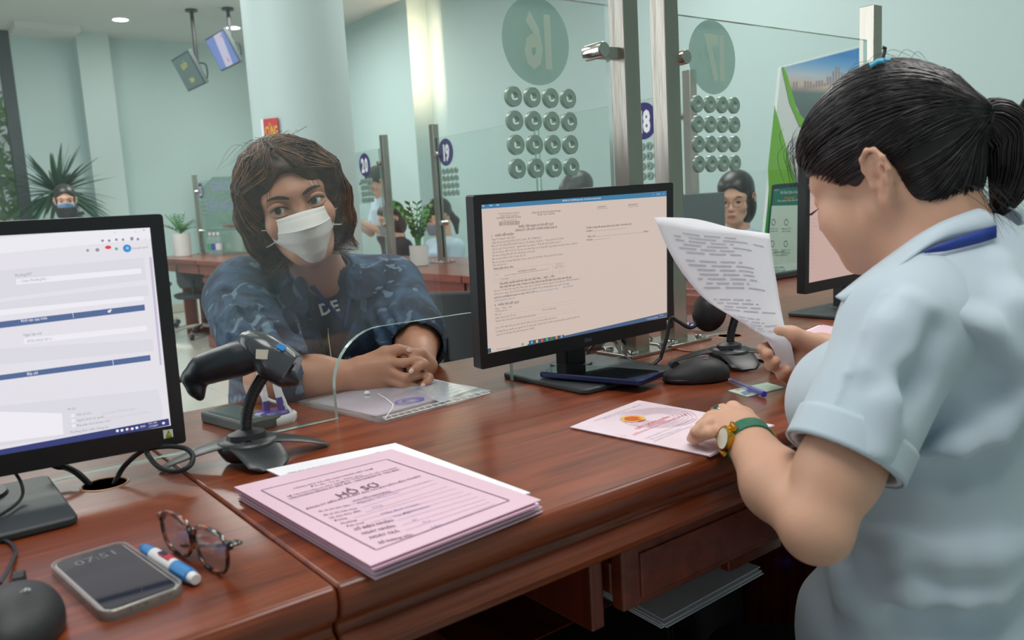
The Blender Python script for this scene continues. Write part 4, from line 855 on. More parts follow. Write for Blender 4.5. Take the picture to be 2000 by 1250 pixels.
fl_ = [Se(*p) for p in ((752, 818), (766, 798), (768, 790), (755, 779), (738, 769))]
at0(MB().tube([(p.x, p.y, .7560) for p in fl_], .0008, 5).build('flap_edge', M_WHITE), t)
q = Se(717, 769); at0(MB().lathe([(0, .7555), (.005, .7555), (.005, .7585), (.003, .760), (0, .760)], 14, Matrix.Translation((q.x, q.y, 0))).build('snap_button', M_WHITE, smooth=True), t)
g = MB()
for r, dx in ((.022, 0), (.013, .004)):
    e = Se(800, 782); n = 28; g.add([(e.x + dx + rr * math.cos(2 * PI * k / n), e.y + .7 * rr * math.sin(2 * PI * k / n), .7556) for rr in (r, r + .004) for k in range(n)], [(k, (k + 1) % n, n + (k + 1) % n, n + k) for k in range(n)])
line(g, 'Hồ sơ đất', (812, 762), (850, 748), Se, .006, .7556, .008)
at0(g.build('purple_stamp', mat('purple_ink', rgb(96, 78, 180), .6)), t)
# ---------------- barcode scanners on stands
def scanner(lb, base, d, pts, head=True, rot=0.0, zd=ZD):
    # pts in photo px at depth d (a real plane through the stand)
    t = thing('barcode_scanner', lb, 'barcode scanner', (base[0], base[1], zd))
    W = lambda px, py, dd=0.0: Pd(px, py, d + dd)
    b = base; fb = MB()
    for a, L, w0, w1 in ((rot + .12, .105, .030, .016), (rot + 2.95, .110, .030, .017), (rot - 1.25, .070, .036, .026)):
        q = V(math.cos(a), math.sin(a), 0); c0 = V(b[0], b[1], zd); P_ = []; rs = []
        for k in range(9): u = k / 8; P_.append(c0 + q * L * u + V(0, 0, .0295 - .0265 * u ** 1.7)); rs.append(w0 + (w1 - w0) * u if k < 8 else w1 * .6)
        fb.tube(P_, rs, 16, flat=.13, up=(0, 0, 1))
    fb.lathe([(.0, .030), (.036, .0302), (.040, .024), (.034, .012), (.03, .006), (0, .006)][::-1], 32, Matrix.Translation((b[0], b[1], zd)))
    keep(fb.build('stand_foot', mat('charcoal_plastic', rgb(40, 44, 47), .33, bump=.1, bscale=900), smooth=True, angle=60), t)
    neck = bez([W(*p) for p in pts['neck']], 8)
    nb = MB(); nb.tube(neck, .0068, 12)
    keep(nb.build('gooseneck', M_BLACK, smooth=True), t)
    nb = MB()
    for i in range(1, len(neck) - 1): dv = (neck[i + 1] - neck[i]).normalized(); nb.tube([neck[i] - dv * .0008, neck[i] + dv * .0008], .0078, 12)
    o = keep(nb.build('gooseneck_ribs', M_BLACK, smooth=True), t); o['kind'] = 'stuff'
    keep(MB().lathe([(.026, .036), (.024, .042), (.012, .046), (.0, .046)], 24, Matrix.Translation((base[0], base[1], zd - .004)), sy=.8).build('neck_collar', M_BLACK, smooth=True), t)
    return t, W
b1 = Pz(487, 900, ZD); dep1 = float((np.array([b1[0], b1[1], ZD]) - EYE) @ RW[:, 2])
t, W = scanner('black barcode scanner hanging in its gooseneck stand beside the white-screen monitor', (b1[0], b1[1]), dep1, dict(neck=[(484, 884), (481, 850), (482, 810), (492, 775), (508, 745), (524, 722)]), rot=-0.25)
M_SCAN = mat('gunmetal_plastic', rgb(66, 72, 76), 0.2, coat=.4, bump=.05, bscale=800)
s = SDF(); ax = [(488, 676), (510, 684), (540, 702), (566, 722)]
P_ = [W(*p) for p in ax]; fw = _n(P_[3] - P_[0]); vw = _n(P_[1] - EYE); upv = _n(np.cross(vw, fw)); upv = upv if upv[2] > 0 else -upv; sd = np.cross(fw, upv)
Rh = np.stack([fw, sd, upv], 1)
s.ell(P_[1] + upv * .002, (.034, .023, .019), Rh, k=.01); s.ell(P_[2] + upv * .002, (.04, .025, .019), Rh, k=.015); s.box(P_[3] - fw * .008 + upv * .001, (.014, .026, .0165), Rh, .006, k=.02)
hsd = s; hd = s.mesh('scanner_head', .0016, M_SCAN, t, clip=lambda P: (P - (P_[3] + fw * .004)) @ fw)
s = SDF(); s.ell(P_[2] - upv * .012 - fw * .004, (.046, .021, .014), Rh, k=.01); s.box(P_[3] - fw * .012 - upv * .013, (.016, .022, .010), Rh, .005, k=.015)
s.mesh('scanner_underside', .0016, M_BLACK, t)
g = MB(); M4 = frame(Vector(P_[3] + fw * .0043), Vector(sd), Vector(upv)); g.prism(rrect(.04, .022, .005), -.002, .0006).xf(M4); keep(g.build('scan_window', mat('dark_window', rgb(8, 6, 8), .08)), t)
s = SDF(); hp = [(494, 694), (462, 702), (428, 712), (398, 722), (374, 738)]
s.chain([W(*p) for p in hp], [.0215, .0205, .019, .0175, .012], k=.012); s.chain([W(374, 738), W(384, 760), W(391, 775)], [.010, .010, .0055], k=.008)
s.mesh('handle', .0018, mat('dark_blue_grey_plastic', rgb(36, 42, 48), .3, bump=.05, bscale=700), t)
cb_ = bez([W(368, 738), W(350, 742, .008), W(325, 748, .05), W(290, 780, .09)], 6); keep(MB().tube(cb_, .0042, 8).build('cable', M_BLACK, smooth=True), t)
def dec(name, px, py, w_, h_, m_, ang=0.0):
    p = hit(hsd, px, py)
    if p is None: return
    e = 5e-4; nr = _n(np.array([float(hsd.ev((p + V(*d) * e)[None])[0] - hsd.ev((p - V(*d) * e)[None])[0]) for d in ((1, 0, 0), (0, 1, 0), (0, 0, 1))]))
    x_ = fw - nr * (fw @ nr); x_ = _n(x_); y_ = np.cross(nr, x_); xx = x_ * math.cos(ang) + y_ * math.sin(ang)
    Mq = frame(Vector(p + nr * .0012), Vector(xx), Vector(np.cross(nr, xx)))
    return keep(MB().prism(rrect(w_, h_, min(w_, h_) * .3 if name != 'paper_sticker' else .0005), -.002, .0004).xf(Mq).build(name, m_), t)
dec('blue_indicator', 549, 679, .012, .009, mat('blue_lamp', rgb(40, 120, 190), .1, coat=1)); dec('paper_sticker', 512, 692, .016, .012, mat('cream_sticker', rgb(206, 202, 184), .6, var=.05), .5)
# second scanner: only its stand and the black head behind the raised paper
b2 = Pz(1425, 712, ZD); dep2 = float((np.array([b2[0], b2[1], ZD]) - EYE) @ RW[:, 2])
t, W = scanner('black barcode scanner on a gooseneck stand behind the raised papers', (b2[0], b2[1]), dep2, dict(neck=[(1425, 690), (1428, 650), (1436, 620), (1440, 590), (1425, 565), (1400, 560)]), rot=-0.75, zd=ZD)
s = SDF(); s.ell(W(1385, 612), (.022, .03, .034), (0.2, .3, .5), k=.01); s.cap(W(1385, 600), W(1420, 555), .02, .022, k=.02)
s.mesh('scanner_head', .002, M_BLACK, t)
cb_ = bez([W(1378, 620), W(1350, 640), W(1325, 628), W(1310, 622), W(1302, 660), W(1290, 700)], 8) + bez([W(1290, 700), Vector(Pz(1262, 716, .756)), Vector(Pz(1215, 690, .756)), Vector(Pz(1190, 640, .80))], 8)
keep(MB().tube(cb_, .0034, 8).build('cable', M_BLACK, smooth=True), t)
# ---------------- phones
def phone(name, lb, pts, z, th, body, scr, case=None, parts=True):
    c = [Pz(*p, z + th) for p in pts]; ctr = sum(c) / 4; ux = _n(((c[1] - c[0]) + (c[2] - c[3])) * .5); w_ = (np.linalg.norm(c[1] - c[0]) + np.linalg.norm(c[2] - c[3])) / 2; h_ = (np.linalg.norm(c[3] - c[0]) + np.linalg.norm(c[2] - c[1])) / 2
    uy = ((c[0] - c[3]) + (c[1] - c[2])); M = frame(Vector((ctr[0], ctr[1], z)), Vector(ux), Vector(uy))
    t = thing(name, lb, 'phone', M=M)
    r = min(w_, h_) * .16
    MB().prism(rrect(w_, h_, r, 6), 0, th).build('body', body, t, bevel=.0018, seg=3)
    MB().prism(rrect(w_ - .006, h_ - .006, r * .85, 6), th, th + .0005).build('screen', scr, t)
    return t, w_, h_, M
M_SCR = mat('phone_glass', rgb(12, 13, 16), .05, spec=.28)
t, w_, h_, M = phone('smartphone', 'smartphone in a clear case, lock-screen clock showing, beside the blue and white marker', [(122, 1092), (262, 1053), (331, 1150), (177, 1211)], ZD + .0012, .0072, mat('silver_metal', rgb(190, 184, 176), .18, metal=.9), M_SCR)
g = MB(); put_text(g, '07:51', 0, h_ * .30, .0135, .0079, 'C', bold=.01, width=w_ * .55); g.build('clock_digits', mat_emit('lock_grey', rgb(112, 112, 114), 1), t)
o_ = rrect(w_ + .004, h_ + .004, .014, 6); i_ = rrect(w_ - .0005, h_ - .0005, .0125, 6); n = len(o_)
MB().add([(p[0], p[1], -.0012) for p in o_] + [(p[0], p[1], .0082) for p in o_] + [(p[0], p[1], .0082) for p in i_] + [(p[0], p[1], -.0012) for p in i_], [f for a in range(n) for f in ((a, (a + 1) % n, n + (a + 1) % n, n + a), (n + a, n + (a + 1) % n, 2 * n + (a + 1) % n, 2 * n + a), (2 * n + a, 2 * n + (a + 1) % n, 3 * n + (a + 1) % n, 3 * n + a))] + [tuple(range(n))]).build('clear_case', mat_glass('clear_tpu', (.86, .84, .82, 1), .1, 1.7, dust=.12), t, smooth=True)
for x in (-.012, -.006, 0.0, .012, .015, .018, .021): MB().box((x, -h_ / 2 - .0002, .0045), (.0035 if abs(x) < .001 else .0016, .001, .002)).build('port', M_BLACK, t)
phone('smartphone', 'navy smartphone leaning on the stand base of the middle monitor', [(1098, 713), (1147, 702), (1244, 733), (1203, 760)], ZD + .013, .009, mat('navy_metal', rgb(40, 50, 92), .3, metal=.5), M_SCR)
# ---------------- grey signature pad / dark box beyond the glass
c = [Pz(423, 800, .768), Pz(470, 789, .768), Pz(512, 812, .768), Pz(472, 822, .768)]
ctr = sum(c) / 4; ux = _n(c[1] - c[0]); t = thing('signature_pad', 'flat dark grey-green pad behind the glass, left of the pen holder', 'device', M=frame(Vector((ctr[0], ctr[1], ZD)), Vector(ux), Vector(c[0] - c[3])))
MB().prism(rrect(np.linalg.norm(c[1] - c[0]) + .02, np.linalg.norm(c[0] - c[3]) + .03, .004), 0, .017).build('casing', mat('dark_green_grey_plastic', rgb(62, 74, 72), .4, bump=.1), t, bevel=.003)
MB().prism(rrect(np.linalg.norm(c[1] - c[0]), np.linalg.norm(c[0] - c[3]) + .01, .003), .017, .0178).build('screen', mat('pad_face', rgb(84, 100, 96), .25), t)
# ---------------- pen stands with coiled cords
M_PURPLE = mat('purple_plastic', rgb(70, 52, 140), .3)
def pen_stand(lb, base, d, pens, cords, ry=0.02, zd=ZD):
    t = thing('pen_stand', lb, 'pen holder', (base[0], base[1], zd)); W = lambda px, py, dd=0.0: Vector(Pd(px, py, d + dd))
    MB().lathe([(.034, .0), (.036, .003), (.036, .011), (.033, .014), (0, .014)], 36, sy=.72).build('base', M_WHITE, t, smooth=True)
    MB().lathe([(.029, .014), (.030, .017), (.026, .020), (0, .020)], 36, sy=.66).build('base_top', M_PURPLE, t, smooth=True)
    for p in pens:
        a, m_, b = W(*p[0]), W(*p[1]), W(*p[2])
        keep(MB().tube([a, m_], [.0052, .0058], 12).build('pen_holder_sleeve', M_PURPLE, smooth=True), t)
        keep(MB().tube([m_, m_.lerp(b, .5), b], [.005, .0055, .004], 12).build('pen', M_WHITE, smooth=True), t)
    for p in cords: keep(MB().tube(bez([W(*q) for q in p], 8), .0028, 8).build('cord', M_WHITE, smooth=True), t)
    return t
b = Pz(536, 826, ZD); dp = float((np.array([b[0], b[1], ZD]) - EYE) @ RW[:, 2])
pen_stand('white and purple pen stand with two upright pens behind the glass, next to the scanner', b, dp, [((522, 822), (519, 784), (505, 722)), ((554, 816), (545, 776), (536, 738))], [[(507, 728), (506, 757), (512, 772), (530, 783), (555, 790), (568, 805), (572, 822), (562, 834), (545, 838)], [(541, 738), (548, 765), (558, 790), (561, 810), (556, 826), (540, 834), (528, 838)]])
b = Pz(1375, 643, ZD + .004); dp = float((np.array([b[0], b[1], ZD]) - EYE) @ RW[:, 2])
pen_stand('white and purple pen stand beyond the right steel post, its pens lying low', b, dp, [((1360, 632), (1345, 634), (1318, 632))], [[(1395, 634), (1408, 622), (1418, 616), (1406, 615), (1392, 620)]], zd=ZD + .004)
# ---------------- computer mice
def mouse(lb, px, ang, cab, zd=ZD, sc=1.0, logo=None, px2=None):
    b = Pz(px[0], px[1], zd + .01); t = thing('computer_mouse', lb, 'mouse', (b[0], b[1], zd), ang)
    s = SDF(); s.ell((0, 0, .008), (.031, .056, .026), k=.01); s.ell((0, -.014, .010), (.030, .038, .027), k=.02)
    R = np.array(Matrix.Rotation(ang, 3, 'Z')); o = s.xf(R * 1.0, (b[0], b[1], zd), sc).mesh('shell', .002, mat('matte_black_plastic', rgb(38, 40, 43), .45, bump=.2, bscale=1500), t, clip=lambda P: zd + .0015 - P[:, 2])
    s = SDF(); s.ell((0, 0, .006), (.0325, .0575, .011), k=.01); s.xf(R, (b[0], b[1], zd), sc).mesh('side_band', .002, M_BLACK, t, clip=lambda P: zd + .001 - P[:, 2])
    MB().tube([(-.004, .035, .029), (.004, .035, .029)], .0075, 14).build('scroll_wheel', M_BLACK, t, smooth=True)
    if logo: g = MB(); put_text(g, logo, 0, -.018, .007, .0392 * sc, 'C', bold=.02); g.build('maker_mark', mat('silver_print', rgb(170, 176, 180), .4), t)
    if cab: keep(MB().tube(bez([Vector(p) for p in cab], 8), .0018, 6).build('cable', M_DGREY, smooth=True), t)
    return t
mouse('black computer mouse between the middle monitor and the scanner stand', (1358, 732), 1.05, [Pz(1312, 728, .762), Pz(1280, 718, .753), Pz(1240, 712, .753), Pz(1200, 718, .753), Pz(1205, 708, .756), Pz(1240, 712, .757)], logo='logitech')
mouse('black computer mouse cropped at the bottom left corner', (32, 1212), -0.25, [Pz(0, 1140, .76), Pz(20, 1105, .756), Pz(30, 1075, .753), Pz(10, 1056, .753), Pz(-40, 1058, .753)], logo='logitech')
# ---------------- spectacles
def spectacles():
    M_TORT = mat('tortoiseshell', rgb(52, 28, 16), .12, coat=.6)
    nt = M_TORT.node_tree; bs = nt.nodes['Principled BSDF']; v = nt.nodes.new('ShaderNodeTexNoise'); v.inputs['Scale'].default_value = 90; v.inputs['Detail'].default_value = 2
    tc = [n for n in nt.nodes if n.type == 'TEX_COORD'][0]; nt.links.new(tc.outputs['Object'], v.inputs['Vector']); cr = nt.nodes.new('ShaderNodeValToRGB'); cr.color_ramp.elements[0].position = .5; cr.color_ramp.elements[0].color = rgb(24, 16, 14); cr.color_ramp.elements[1].position = .66; cr.color_ramp.elements[1].color = rgb(176, 84, 20)
    nt.links.new(v.outputs[0], cr.inputs[0]); nt.links.new(cr.outputs[0], bs.inputs['Base Color'])
    c0 = Pz(385, 1085, ZD); 
    t = thing('spectacles', 'tortoiseshell spectacles lying folded open beside the marker', 'glasses', (c0[0], c0[1], ZD))
    # lens planes stand on their lower rim, facing the camera side
    zc = .7715
    Lc = Vector(Pd(346, 1042, (Pz(346, 1070, ZD) - EYE) @ RW[:, 2] / 1 if False else 0.905)); Rc = Vector(Pd(413, 1073, 0.862))
    Lc = Vector(Pz(345, 1043, zc)); Rc = Vector(Pz(413, 1074, zc)); x = (Rc - Lc); L = x.length; x.normalize(); up = Vector((-.12, .55, 1)); up = (up - x * up.dot(x)).normalized()
    M = frame(Lc.lerp(Rc, .5), x, up); k = L / 2
    for sx in (-1, 1):
        def rim(r): return [(sx * k + (r[0] * math.cos(a) ** 1 if True else 0) * (1 + .10 * math.cos(a) * 0), r[1] * math.sin(a) - .0 + 0, 0) for a in [2 * PI * j / 40 for j in range(40)]]
        def sq(a, rx, ry):
            c_, s_ = math.cos(a), math.sin(a); e = .72; px_ = math.copysign(abs(c_) ** e, c_) * rx; py_ = math.copysign(abs(s_) ** e, s_) * ry; px_ *= 1 + .12 * (py_ / ry); return px_, py_
        path = [Vector((sx * k + sq(a, k * .86, .0195)[0], sq(a, k * .86, .0195)[1], 0)) for a in [2 * PI * j / 44 for j in range(45)]]
        keep(MB().tube(path, .0020, 8, caps=False, up=(0, 0, 1)).xf(M).build('rim', M_TORT, smooth=True), t)
        pl = [(sx * k + sq(a, k * .85, .019)[0], sq(a, k * .85, .019)[1]) for a in [2 * PI * j / 44 for j in range(44)]]
        keep(MB().prism(pl, -.0006, .0006).xf(M).build('lens', mat_glass('lens_glass', (.93, .91, .94, 1), 0, 1.6, dust=.02)), t)
    keep(MB().tube(bez([(-.006, .009, 0), (0, .0125, .001), (.006, .009, 0)], 6), .0022, 8).xf(M).build('bridge', M_TORT, smooth=True), t)
    for sx in (-1, 1):
        a = Vector((sx * (k * 1.9 + .001), .011, -.002)); ln = 1 if sx > 0 else 1
        Mi = M.inverted(); tgt = Mi @ Vector((Lc + (Rc - Lc) * (.95 if sx < 0 else .35)) + Vector((.0, .045 if sx < 0 else .02, -.012)))
        pth = [a, a + Vector((0, 0, -.008)), a.lerp(tgt, .35) + Vector((0, -.004, -.012)), tgt]
        keep(MB().tube(bez(pth, 6), .0022, 8, flat=2.0).xf(M).build('temple_arm', M_TORT, smooth=True), t)
        keep(MB().box((a.x, a.y, a.z + .001), (.006, .008, .006)).xf(M).build('hinge', M_TORT, bevel=.001), t)
spectacles()
# ---------------- marker, pen, card, red stamp, dish, loose paper
def stick(name, lb, cat_, p0, p1, z, segs, tip=None):
    a, b = Vector(Pz(*p0, z)), Vector(Pz(*p1, z)); x = (b - a); L = x.length; M = frame(a, x, Vector((-x.y, x.x, 0)).normalized()); t = thing(name, lb, cat_, M=M)
    for nm, u0, u1, r0, r1, m_ in segs: MB().tube([(L * u0, 0, 0), (L * u1, 0, 0)], [r0, r1], 18).build(nm, m_, t, smooth=True, bevel=.0006, angle=50)
    return t, L
MB_ = mat('sky_blue_plastic', rgb(46, 134, 200), .3)
t, L = stick('marker_pen', 'short white and blue correction marker between the phone and the spectacles', 'marker', (276, 1068), (383, 1132), ZD + .0066, [('cap', 0, .10, .0025, .0055, MB_), ('cap', .10, .25, .0055, .006, MB_), ('barrel', .25, .65, .0064, .0066, M_WHITE), ('collar', .65, .92, .0066, .0066, MB_), ('end_plug', .92, 1, .0052, .0048, M_WHITE)])
MB().prism([(L * .42, -.0035), (L * .6, -.0035), (L * .58, .0035), (L * .40, .0035)], .0055, .0067).build('label_patch', mat('red_label', rgb(190, 50, 70), .5), t)
MB().prism([(L * .38, -.0025), (L * .5, -.0025), (L * .48, .003), (L * .38, .003)], .0058, .0069).build('label_patch', mat('navy_label', rgb(40, 44, 60), .5), t)
M_CP = mat_glass('clear_pen_plastic', (.9, .9, .96, 1), .05, 1.5, dust=.1); M_BL = mat('violet_blue_plastic', rgb(70, 62, 190), .25)
t, L = stick('ballpoint_pen', 'clear ballpoint pen with a violet cap lying across the green card', 'pen', (1423, 741), (1493, 770), ZD + .0058, [('tip', 0, .06, .001, .003, M_WHITE), ('barrel', .06, .62, .0036, .0040, M_CP), ('refill', .05, .6, .0014, .0014, M_BL), ('cap', .55, .97, .0045, .0045, M_CP), ('cap_core', .58, .96, .0032, .0032, M_BL), ('cap_end', .965, 1, .0048, .0046, M_BL)])
MB().box((L * .8, .0, .0055), (L * .3, .003, .001)).build('clip', M_CP, t)
c = [Pz(1422, 764, ZD), Pz(1498, 748, ZD), Pz(1532, 758, ZD), Pz(1460, 776, ZD)]; cen = sum(c) / 4
t = thing('identity_card', 'pale green identity card under the violet pen', 'card', (cen[0], cen[1], ZD))
at0(sheet(c, ZD + .0003, ZD + .0012, n=4).build('card', mat('pale_green_card', rgb(196, 220, 204), .3, var=.05, vscale=60)), t)
g = MB(); Sk = zpl(ZD + .0015); p = Sk(1441, 761); disc(g, p.x, p.y, .004, ZD + .0014, 14); at0(g.build('card_emblem', mat('orange_print', rgb(224, 120, 90), .5)), t)
g = MB(); poly3 = [Sk(*q) for q in ((1446, 766), (1462, 762), (1468, 768), (1454, 772))]; g.add([(q.x, q.y, ZD + .0014) for q in poly3], [(0, 1, 2, 3)]); at0(g.build('portrait_print', mat('blue_print', rgb(130, 140, 170), .5)), t)
g = MB()
for k in range(4): bar(g, (1470 + k * 5, 760 + k * 2.4), (1503 + k * 5, 752 + k * 2.4), Sk, .0009, ZD + .0014)
at0(g.build('printed_lines', mat('grey_print', rgb(170, 176, 150), .5)), t)
c0 = Pz(1530, 727, ZD); t = thing('stamp_pad', 'red and silver stamp pad beside the paper-holding hand', 'stamp', (c0[0], c0[1], ZD), 0.35)
MB().box((.02, 0, .014), (.03, .035, .028)).build('red_body', mat('bright_red_plastic', rgb(206, 30, 36), .3), t, bevel=.003)
MB().box((-.005, .004, .016), (.024, .034, .028)).build('metal_frame', mat('smoky_metal', rgb(120, 116, 116), .25, metal=.6), t, bevel=.002)
MB().box((-.005, -.012, .022), (.02, .004, .004)).build('metal_bar', M_CHROME, t, bevel=.001)
c0 = Pz(1146, 678, ZD); t = thing('dish', 'small shallow white dish behind the middle monitor', 'dish', (c0[0], c0[1], ZD))
MB().lathe([(.03, 0), (.034, .003), (.050, .016), (.053, .020), (.050, .020), (.046, .014), (.028, .005), (0, .005)], 36).build('bowl', mat('ivory_china', rgb(206, 204, 194), .3), t, smooth=True)
c = [Pz(1568, 650, ZD + .004), Pz(1600, 637, ZD + .004), Pz(1700, 655, ZD + .004), Pz(1660, 672, ZD + .004)]; cen = sum(c) / 4
t = thing('loose_papers', 'loose white papers on the counter behind the hand with papers', 'paper', (cen[0], cen[1], ZD + .004)); at0(sheet(c, ZD + .0045, ZD + .0065, n=4).build('sheet', M_PAPER), t); at0(sheet([p + V(.004, -.006, 0) for p in c], ZD + .0068, ZD + .0074, n=4).build('sheet', M_PINK), t)
# cable hole with brass rim in the counter
for (px, py, zz, lb) in ((205, 946, ZD, 'round cable hole in the counter under the white-screen monitor'), (1425, 656, ZD + .004, 'round brass-coloured cable hole cover beyond the second scanner')):
    c0 = Pz(px, py, zz); t = thing('cable_grommet', lb, 'cable grommet', (c0[0], c0[1], zz)); MB().lathe([(.024, 0), (.0255, .0012), (.0275, .0008), (.028, 0)], 30, caps=False).build('rim', mat('brown_brass', rgb(150, 104, 64), .35, metal=.4), t, smooth=True)
    MB().lathe([(0, .0004), (.024, .0004)], 30).build('plug', mat('olive_plug', rgb(84, 70, 52) if px < 1000 else rgb(150, 96, 56), .6), t)
# cables of the first monitor
Wd = lambda px, py, d_: Vector(Pd(px, py, d_))
t = thing('monitor_cables', 'black cables looping from the white-screen monitor down into the cable hole', 'cable', (0.19, 1.09, ZD))
dd = float((Pz(205, 945, ZD) - EYE) @ RW[:, 2])
for P3 in ([(95, 905, .0), (120, 908, .0), (150, 922, .0), (172, 942, .0), (183, 958, 0)], [(88, 900, .008), (110, 912, .01), (128, 914, .01), (150, 925, 0), (178, 950, 0)]):
    keep(MB().tube(bez([Wd(p[0], p[1], dd + p[2]) for p in P3], 8), .0032, 8).build('cable', M_BLACK, smooth=True), t)
loop = [(283, 868, 0), (290, 890, 0), (310, 912, -.01), (340, 921, -.02), (368, 912, -.02), (377, 892, 0), (362, 876, .01), (325, 872, .008), (280, 880, .008), (245, 908, .01), (228, 935, 0), (220, 955, 0)]
keep(MB().tube(bez([Wd(p[0], p[1], dd + p[2]) for p in loop], 8), .0032, 8).build('cable', M_BLACK, smooth=True), t)
keep(MB().tube(bez([Wd(20, 910, .95), Wd(42, 945, .95), Wd(40, 975, .93), Vector(Pz(0, 1006, .7635)), Vector(Pz(-60, 1030, .7635))], 8), .0018, 8).build('cable', M_BLACK, smooth=True), t)
t = thing('monitor_cables', 'black cables hanging behind the middle monitor and looping on the counter', 'cable', (1.1, 1.12, ZD))
d2 = 1.70
for P3, r in (([(1112, 668, 0), (1130, 690, 0), (1150, 705, 0)], .0028), ([(1132, 668, 0), (1146, 684, 0), (1162, 706, 0)], .0028), ([(1165, 668, 0), (1152, 682, 0), (1140, 700, 0)], .0028), ([(1205, 655, -.02), (1240, 690, -.02), (1262, 708, -.02), (1285, 716, -.02)], .0028)):
    keep(MB().tube(bez([Wd(p[0], p[1], d2 + p[2]) for p in P3], 8), r, 8).build('cable', M_BLACK, smooth=True), t)
lp = [Vector(Pz(x, y, .755)) for x, y in ((1182, 715), (1190, 709), (1208, 706), (1216, 711), (1205, 717), (1186, 716), (1200, 720), (1230, 716))]
keep(MB().tube(bez(lp, 6), .0028, 8).build('cable', M_BLACK, smooth=True), t)
# under the counter: tower with papers on top
cx = Pz(1300, 1130, .47)
t = thing('computer_tower', 'dark computer tower in the kneehole with one blue light, papers on top', 'computer', (1.08, 1.12, 0))
MB().box((0, 0, .2), (.2, .42, .4)).build('casing', M_BLACK, t, bevel=.004)
q = Py(1424, 1152, .905); MB().box((0, -.212, .2), (.19, .006, .38)).build('front_panel', M_BLACK, t, bevel=.003)
MB().lathe([(0, 0), (.0022, 0), (.0022, .002), (0, .002)], 12, Matrix.Translation((q[0] - 1.08, -.217, q[2])) @ Matrix.Rotation(PI / 2, 4, 'X')).build('blue_light', mat_emit('led_blue', (.05, .08, 1, 1), 6), t)
zz = .405
c = [Pz(1115, 1115, .42), Pz(1290, 1045, .42), Pz(1485, 1108, .42), Pz(1295, 1212, .42)]; cen = sum(c) / 4
t = thing('document_stack', 'grey-looking stack of papers in a clear folder, in the dark under the counter', 'papers', (cen[0], cen[1], zz))
for k in range(5): at0(sheet([p + V(.004 * math.sin(k * 2), .004 * math.cos(k * 3), 0) for p in c], zz + k * .003, zz + k * .003 + .0022, n=4).build('sheet', M_PAPER), t)
g = MB(); Sp = zpl(.42)
for k in range(8): bar(g, (1165 + k * 9, 1095 + k * 7), (1250 + k * 9, 1060 + k * 7), Sp, .0016, .4195)
at0(g.build('printed_lines', M_INK), t)
MBs = MB().bx(0.62, 1.215, .94, 1.25, .402, .4045).build('shelf', M_WOODX); tag(MBs, 'dark wooden shelf inside the kneehole carrying the paper stack', 'shelf')
# ------------------------------------------------------------------ people
M_SKIN = mat('light_skin', rgb(212, 164, 138), .5, var=.05, vscale=14, bump=.08, bscale=900, sss=.08)
M_SKINM = mat('tan_skin', rgb(188, 136, 110), .5, var=.06, vscale=14, bump=.08, bscale=900, sss=.08)
M_LIP = mat('lip_colour', rgb(176, 96, 92), .4); M_NAIL = mat('fingernail', rgb(232, 192, 180), .25)
def mat_hair(name, c1, c2):
    m = mat(name, c1, .38, spec=.5); nt = m.node_tree; b = nt.nodes['Principled BSDF']; tc = [n for n in nt.nodes if n.type == 'TEX_COORD'][0]
    n = nt.nodes.new('ShaderNodeTexNoise'); n.inputs['Scale'].default_value = 60; n.inputs['Detail'].default_value = 4; nt.links.new(tc.outputs['Object'], n.inputs['Vector'])
    cr = nt.nodes.new('ShaderNodeValToRGB'); cr.color_ramp.elements[0].position = .35; cr.color_ramp.elements[0].color = c1; cr.color_ramp.elements[1].position = .7; cr.color_ramp.elements[1].color = c2
    nt.links.new(n.outputs[0], cr.inputs[0]); nt.links.new(cr.outputs[0], b.inputs['Base Color']); return m
M_HSTR = mat_hair('black_hair_highlight', rgb(20, 18, 20), rgb(70, 62, 62)); M_HBST = mat_hair('brown_hair_strand', rgb(52, 34, 27), rgb(124, 82, 58)); M_HBLK = mat_hair('black_hair', rgb(16, 15, 17), rgb(34, 31, 34)); M_HBRN = mat_hair('brown_hair', rgb(40, 27, 22), rgb(92, 60, 44)); M_HDRK = mat_hair('dark_hair', rgb(24, 22, 24), rgb(44, 38, 38))  # paler black strand colour paints streaky highlights into the hair
def head_sdf(ears=True, female=True):
    s = SDF()
    cz, rz_ = (.055, .076) if female else (.047, .066)
    s.ell((0, -.014, cz), (.072, .092, rz_), k=.01); s.ell((0, .035, cz - .010), (.060, .052, rz_ - .024), k=.03)
    s.cap((0, .045, .005), (0, .052, -.055), .052, .036, k=.02)
    for x in (-1, 1):
        s.cap((x * .050, -.002, -.035), (x * .022, .066, -.084), .016, .016, k=.03); s.ell((x * .037, .060, -.024), (.026, .026, .026), k=.02)
        s.cap((x * .010, .088, .024), (x * .044, .072, .022), .008, .007, k=.02)
    s.ell((0, .078, -.090), (.020, .017, .016), k=.02); s.ell((0, .080, -.056), (.027, .020, .024), k=.015)
    for x in (-1, 1): s.ell((x * .032, .099, .005), (.020, .014, .0115), k=.014, op=-1); s.ell((x * .032, .0765, .003), (.0155, .0135, .0125), k=.004)
    s.cap((0, .088, .010), (0, .106, -.026), .0065, .0085, k=.012); s.ell((0, .109, -.029), (.0095, .009, .008), k=.008)
    for x in (-1, 1): s.ell((x * .0115, .100, -.033), (.0065, .009, .0065), k=.006)
    s.ell((0, .0985, -.0555), (.020, .006, .0045), k=.004); s.ell((0, .0965, -.0645), (.0165, .0065, .0052), k=.004); s.cap((-.02, .101, -.0598), (.02, .101, -.0598), .0012, k=.002, op=-1)
    if ears:
        for x in (-1, 1): ear(s, x)
    return s
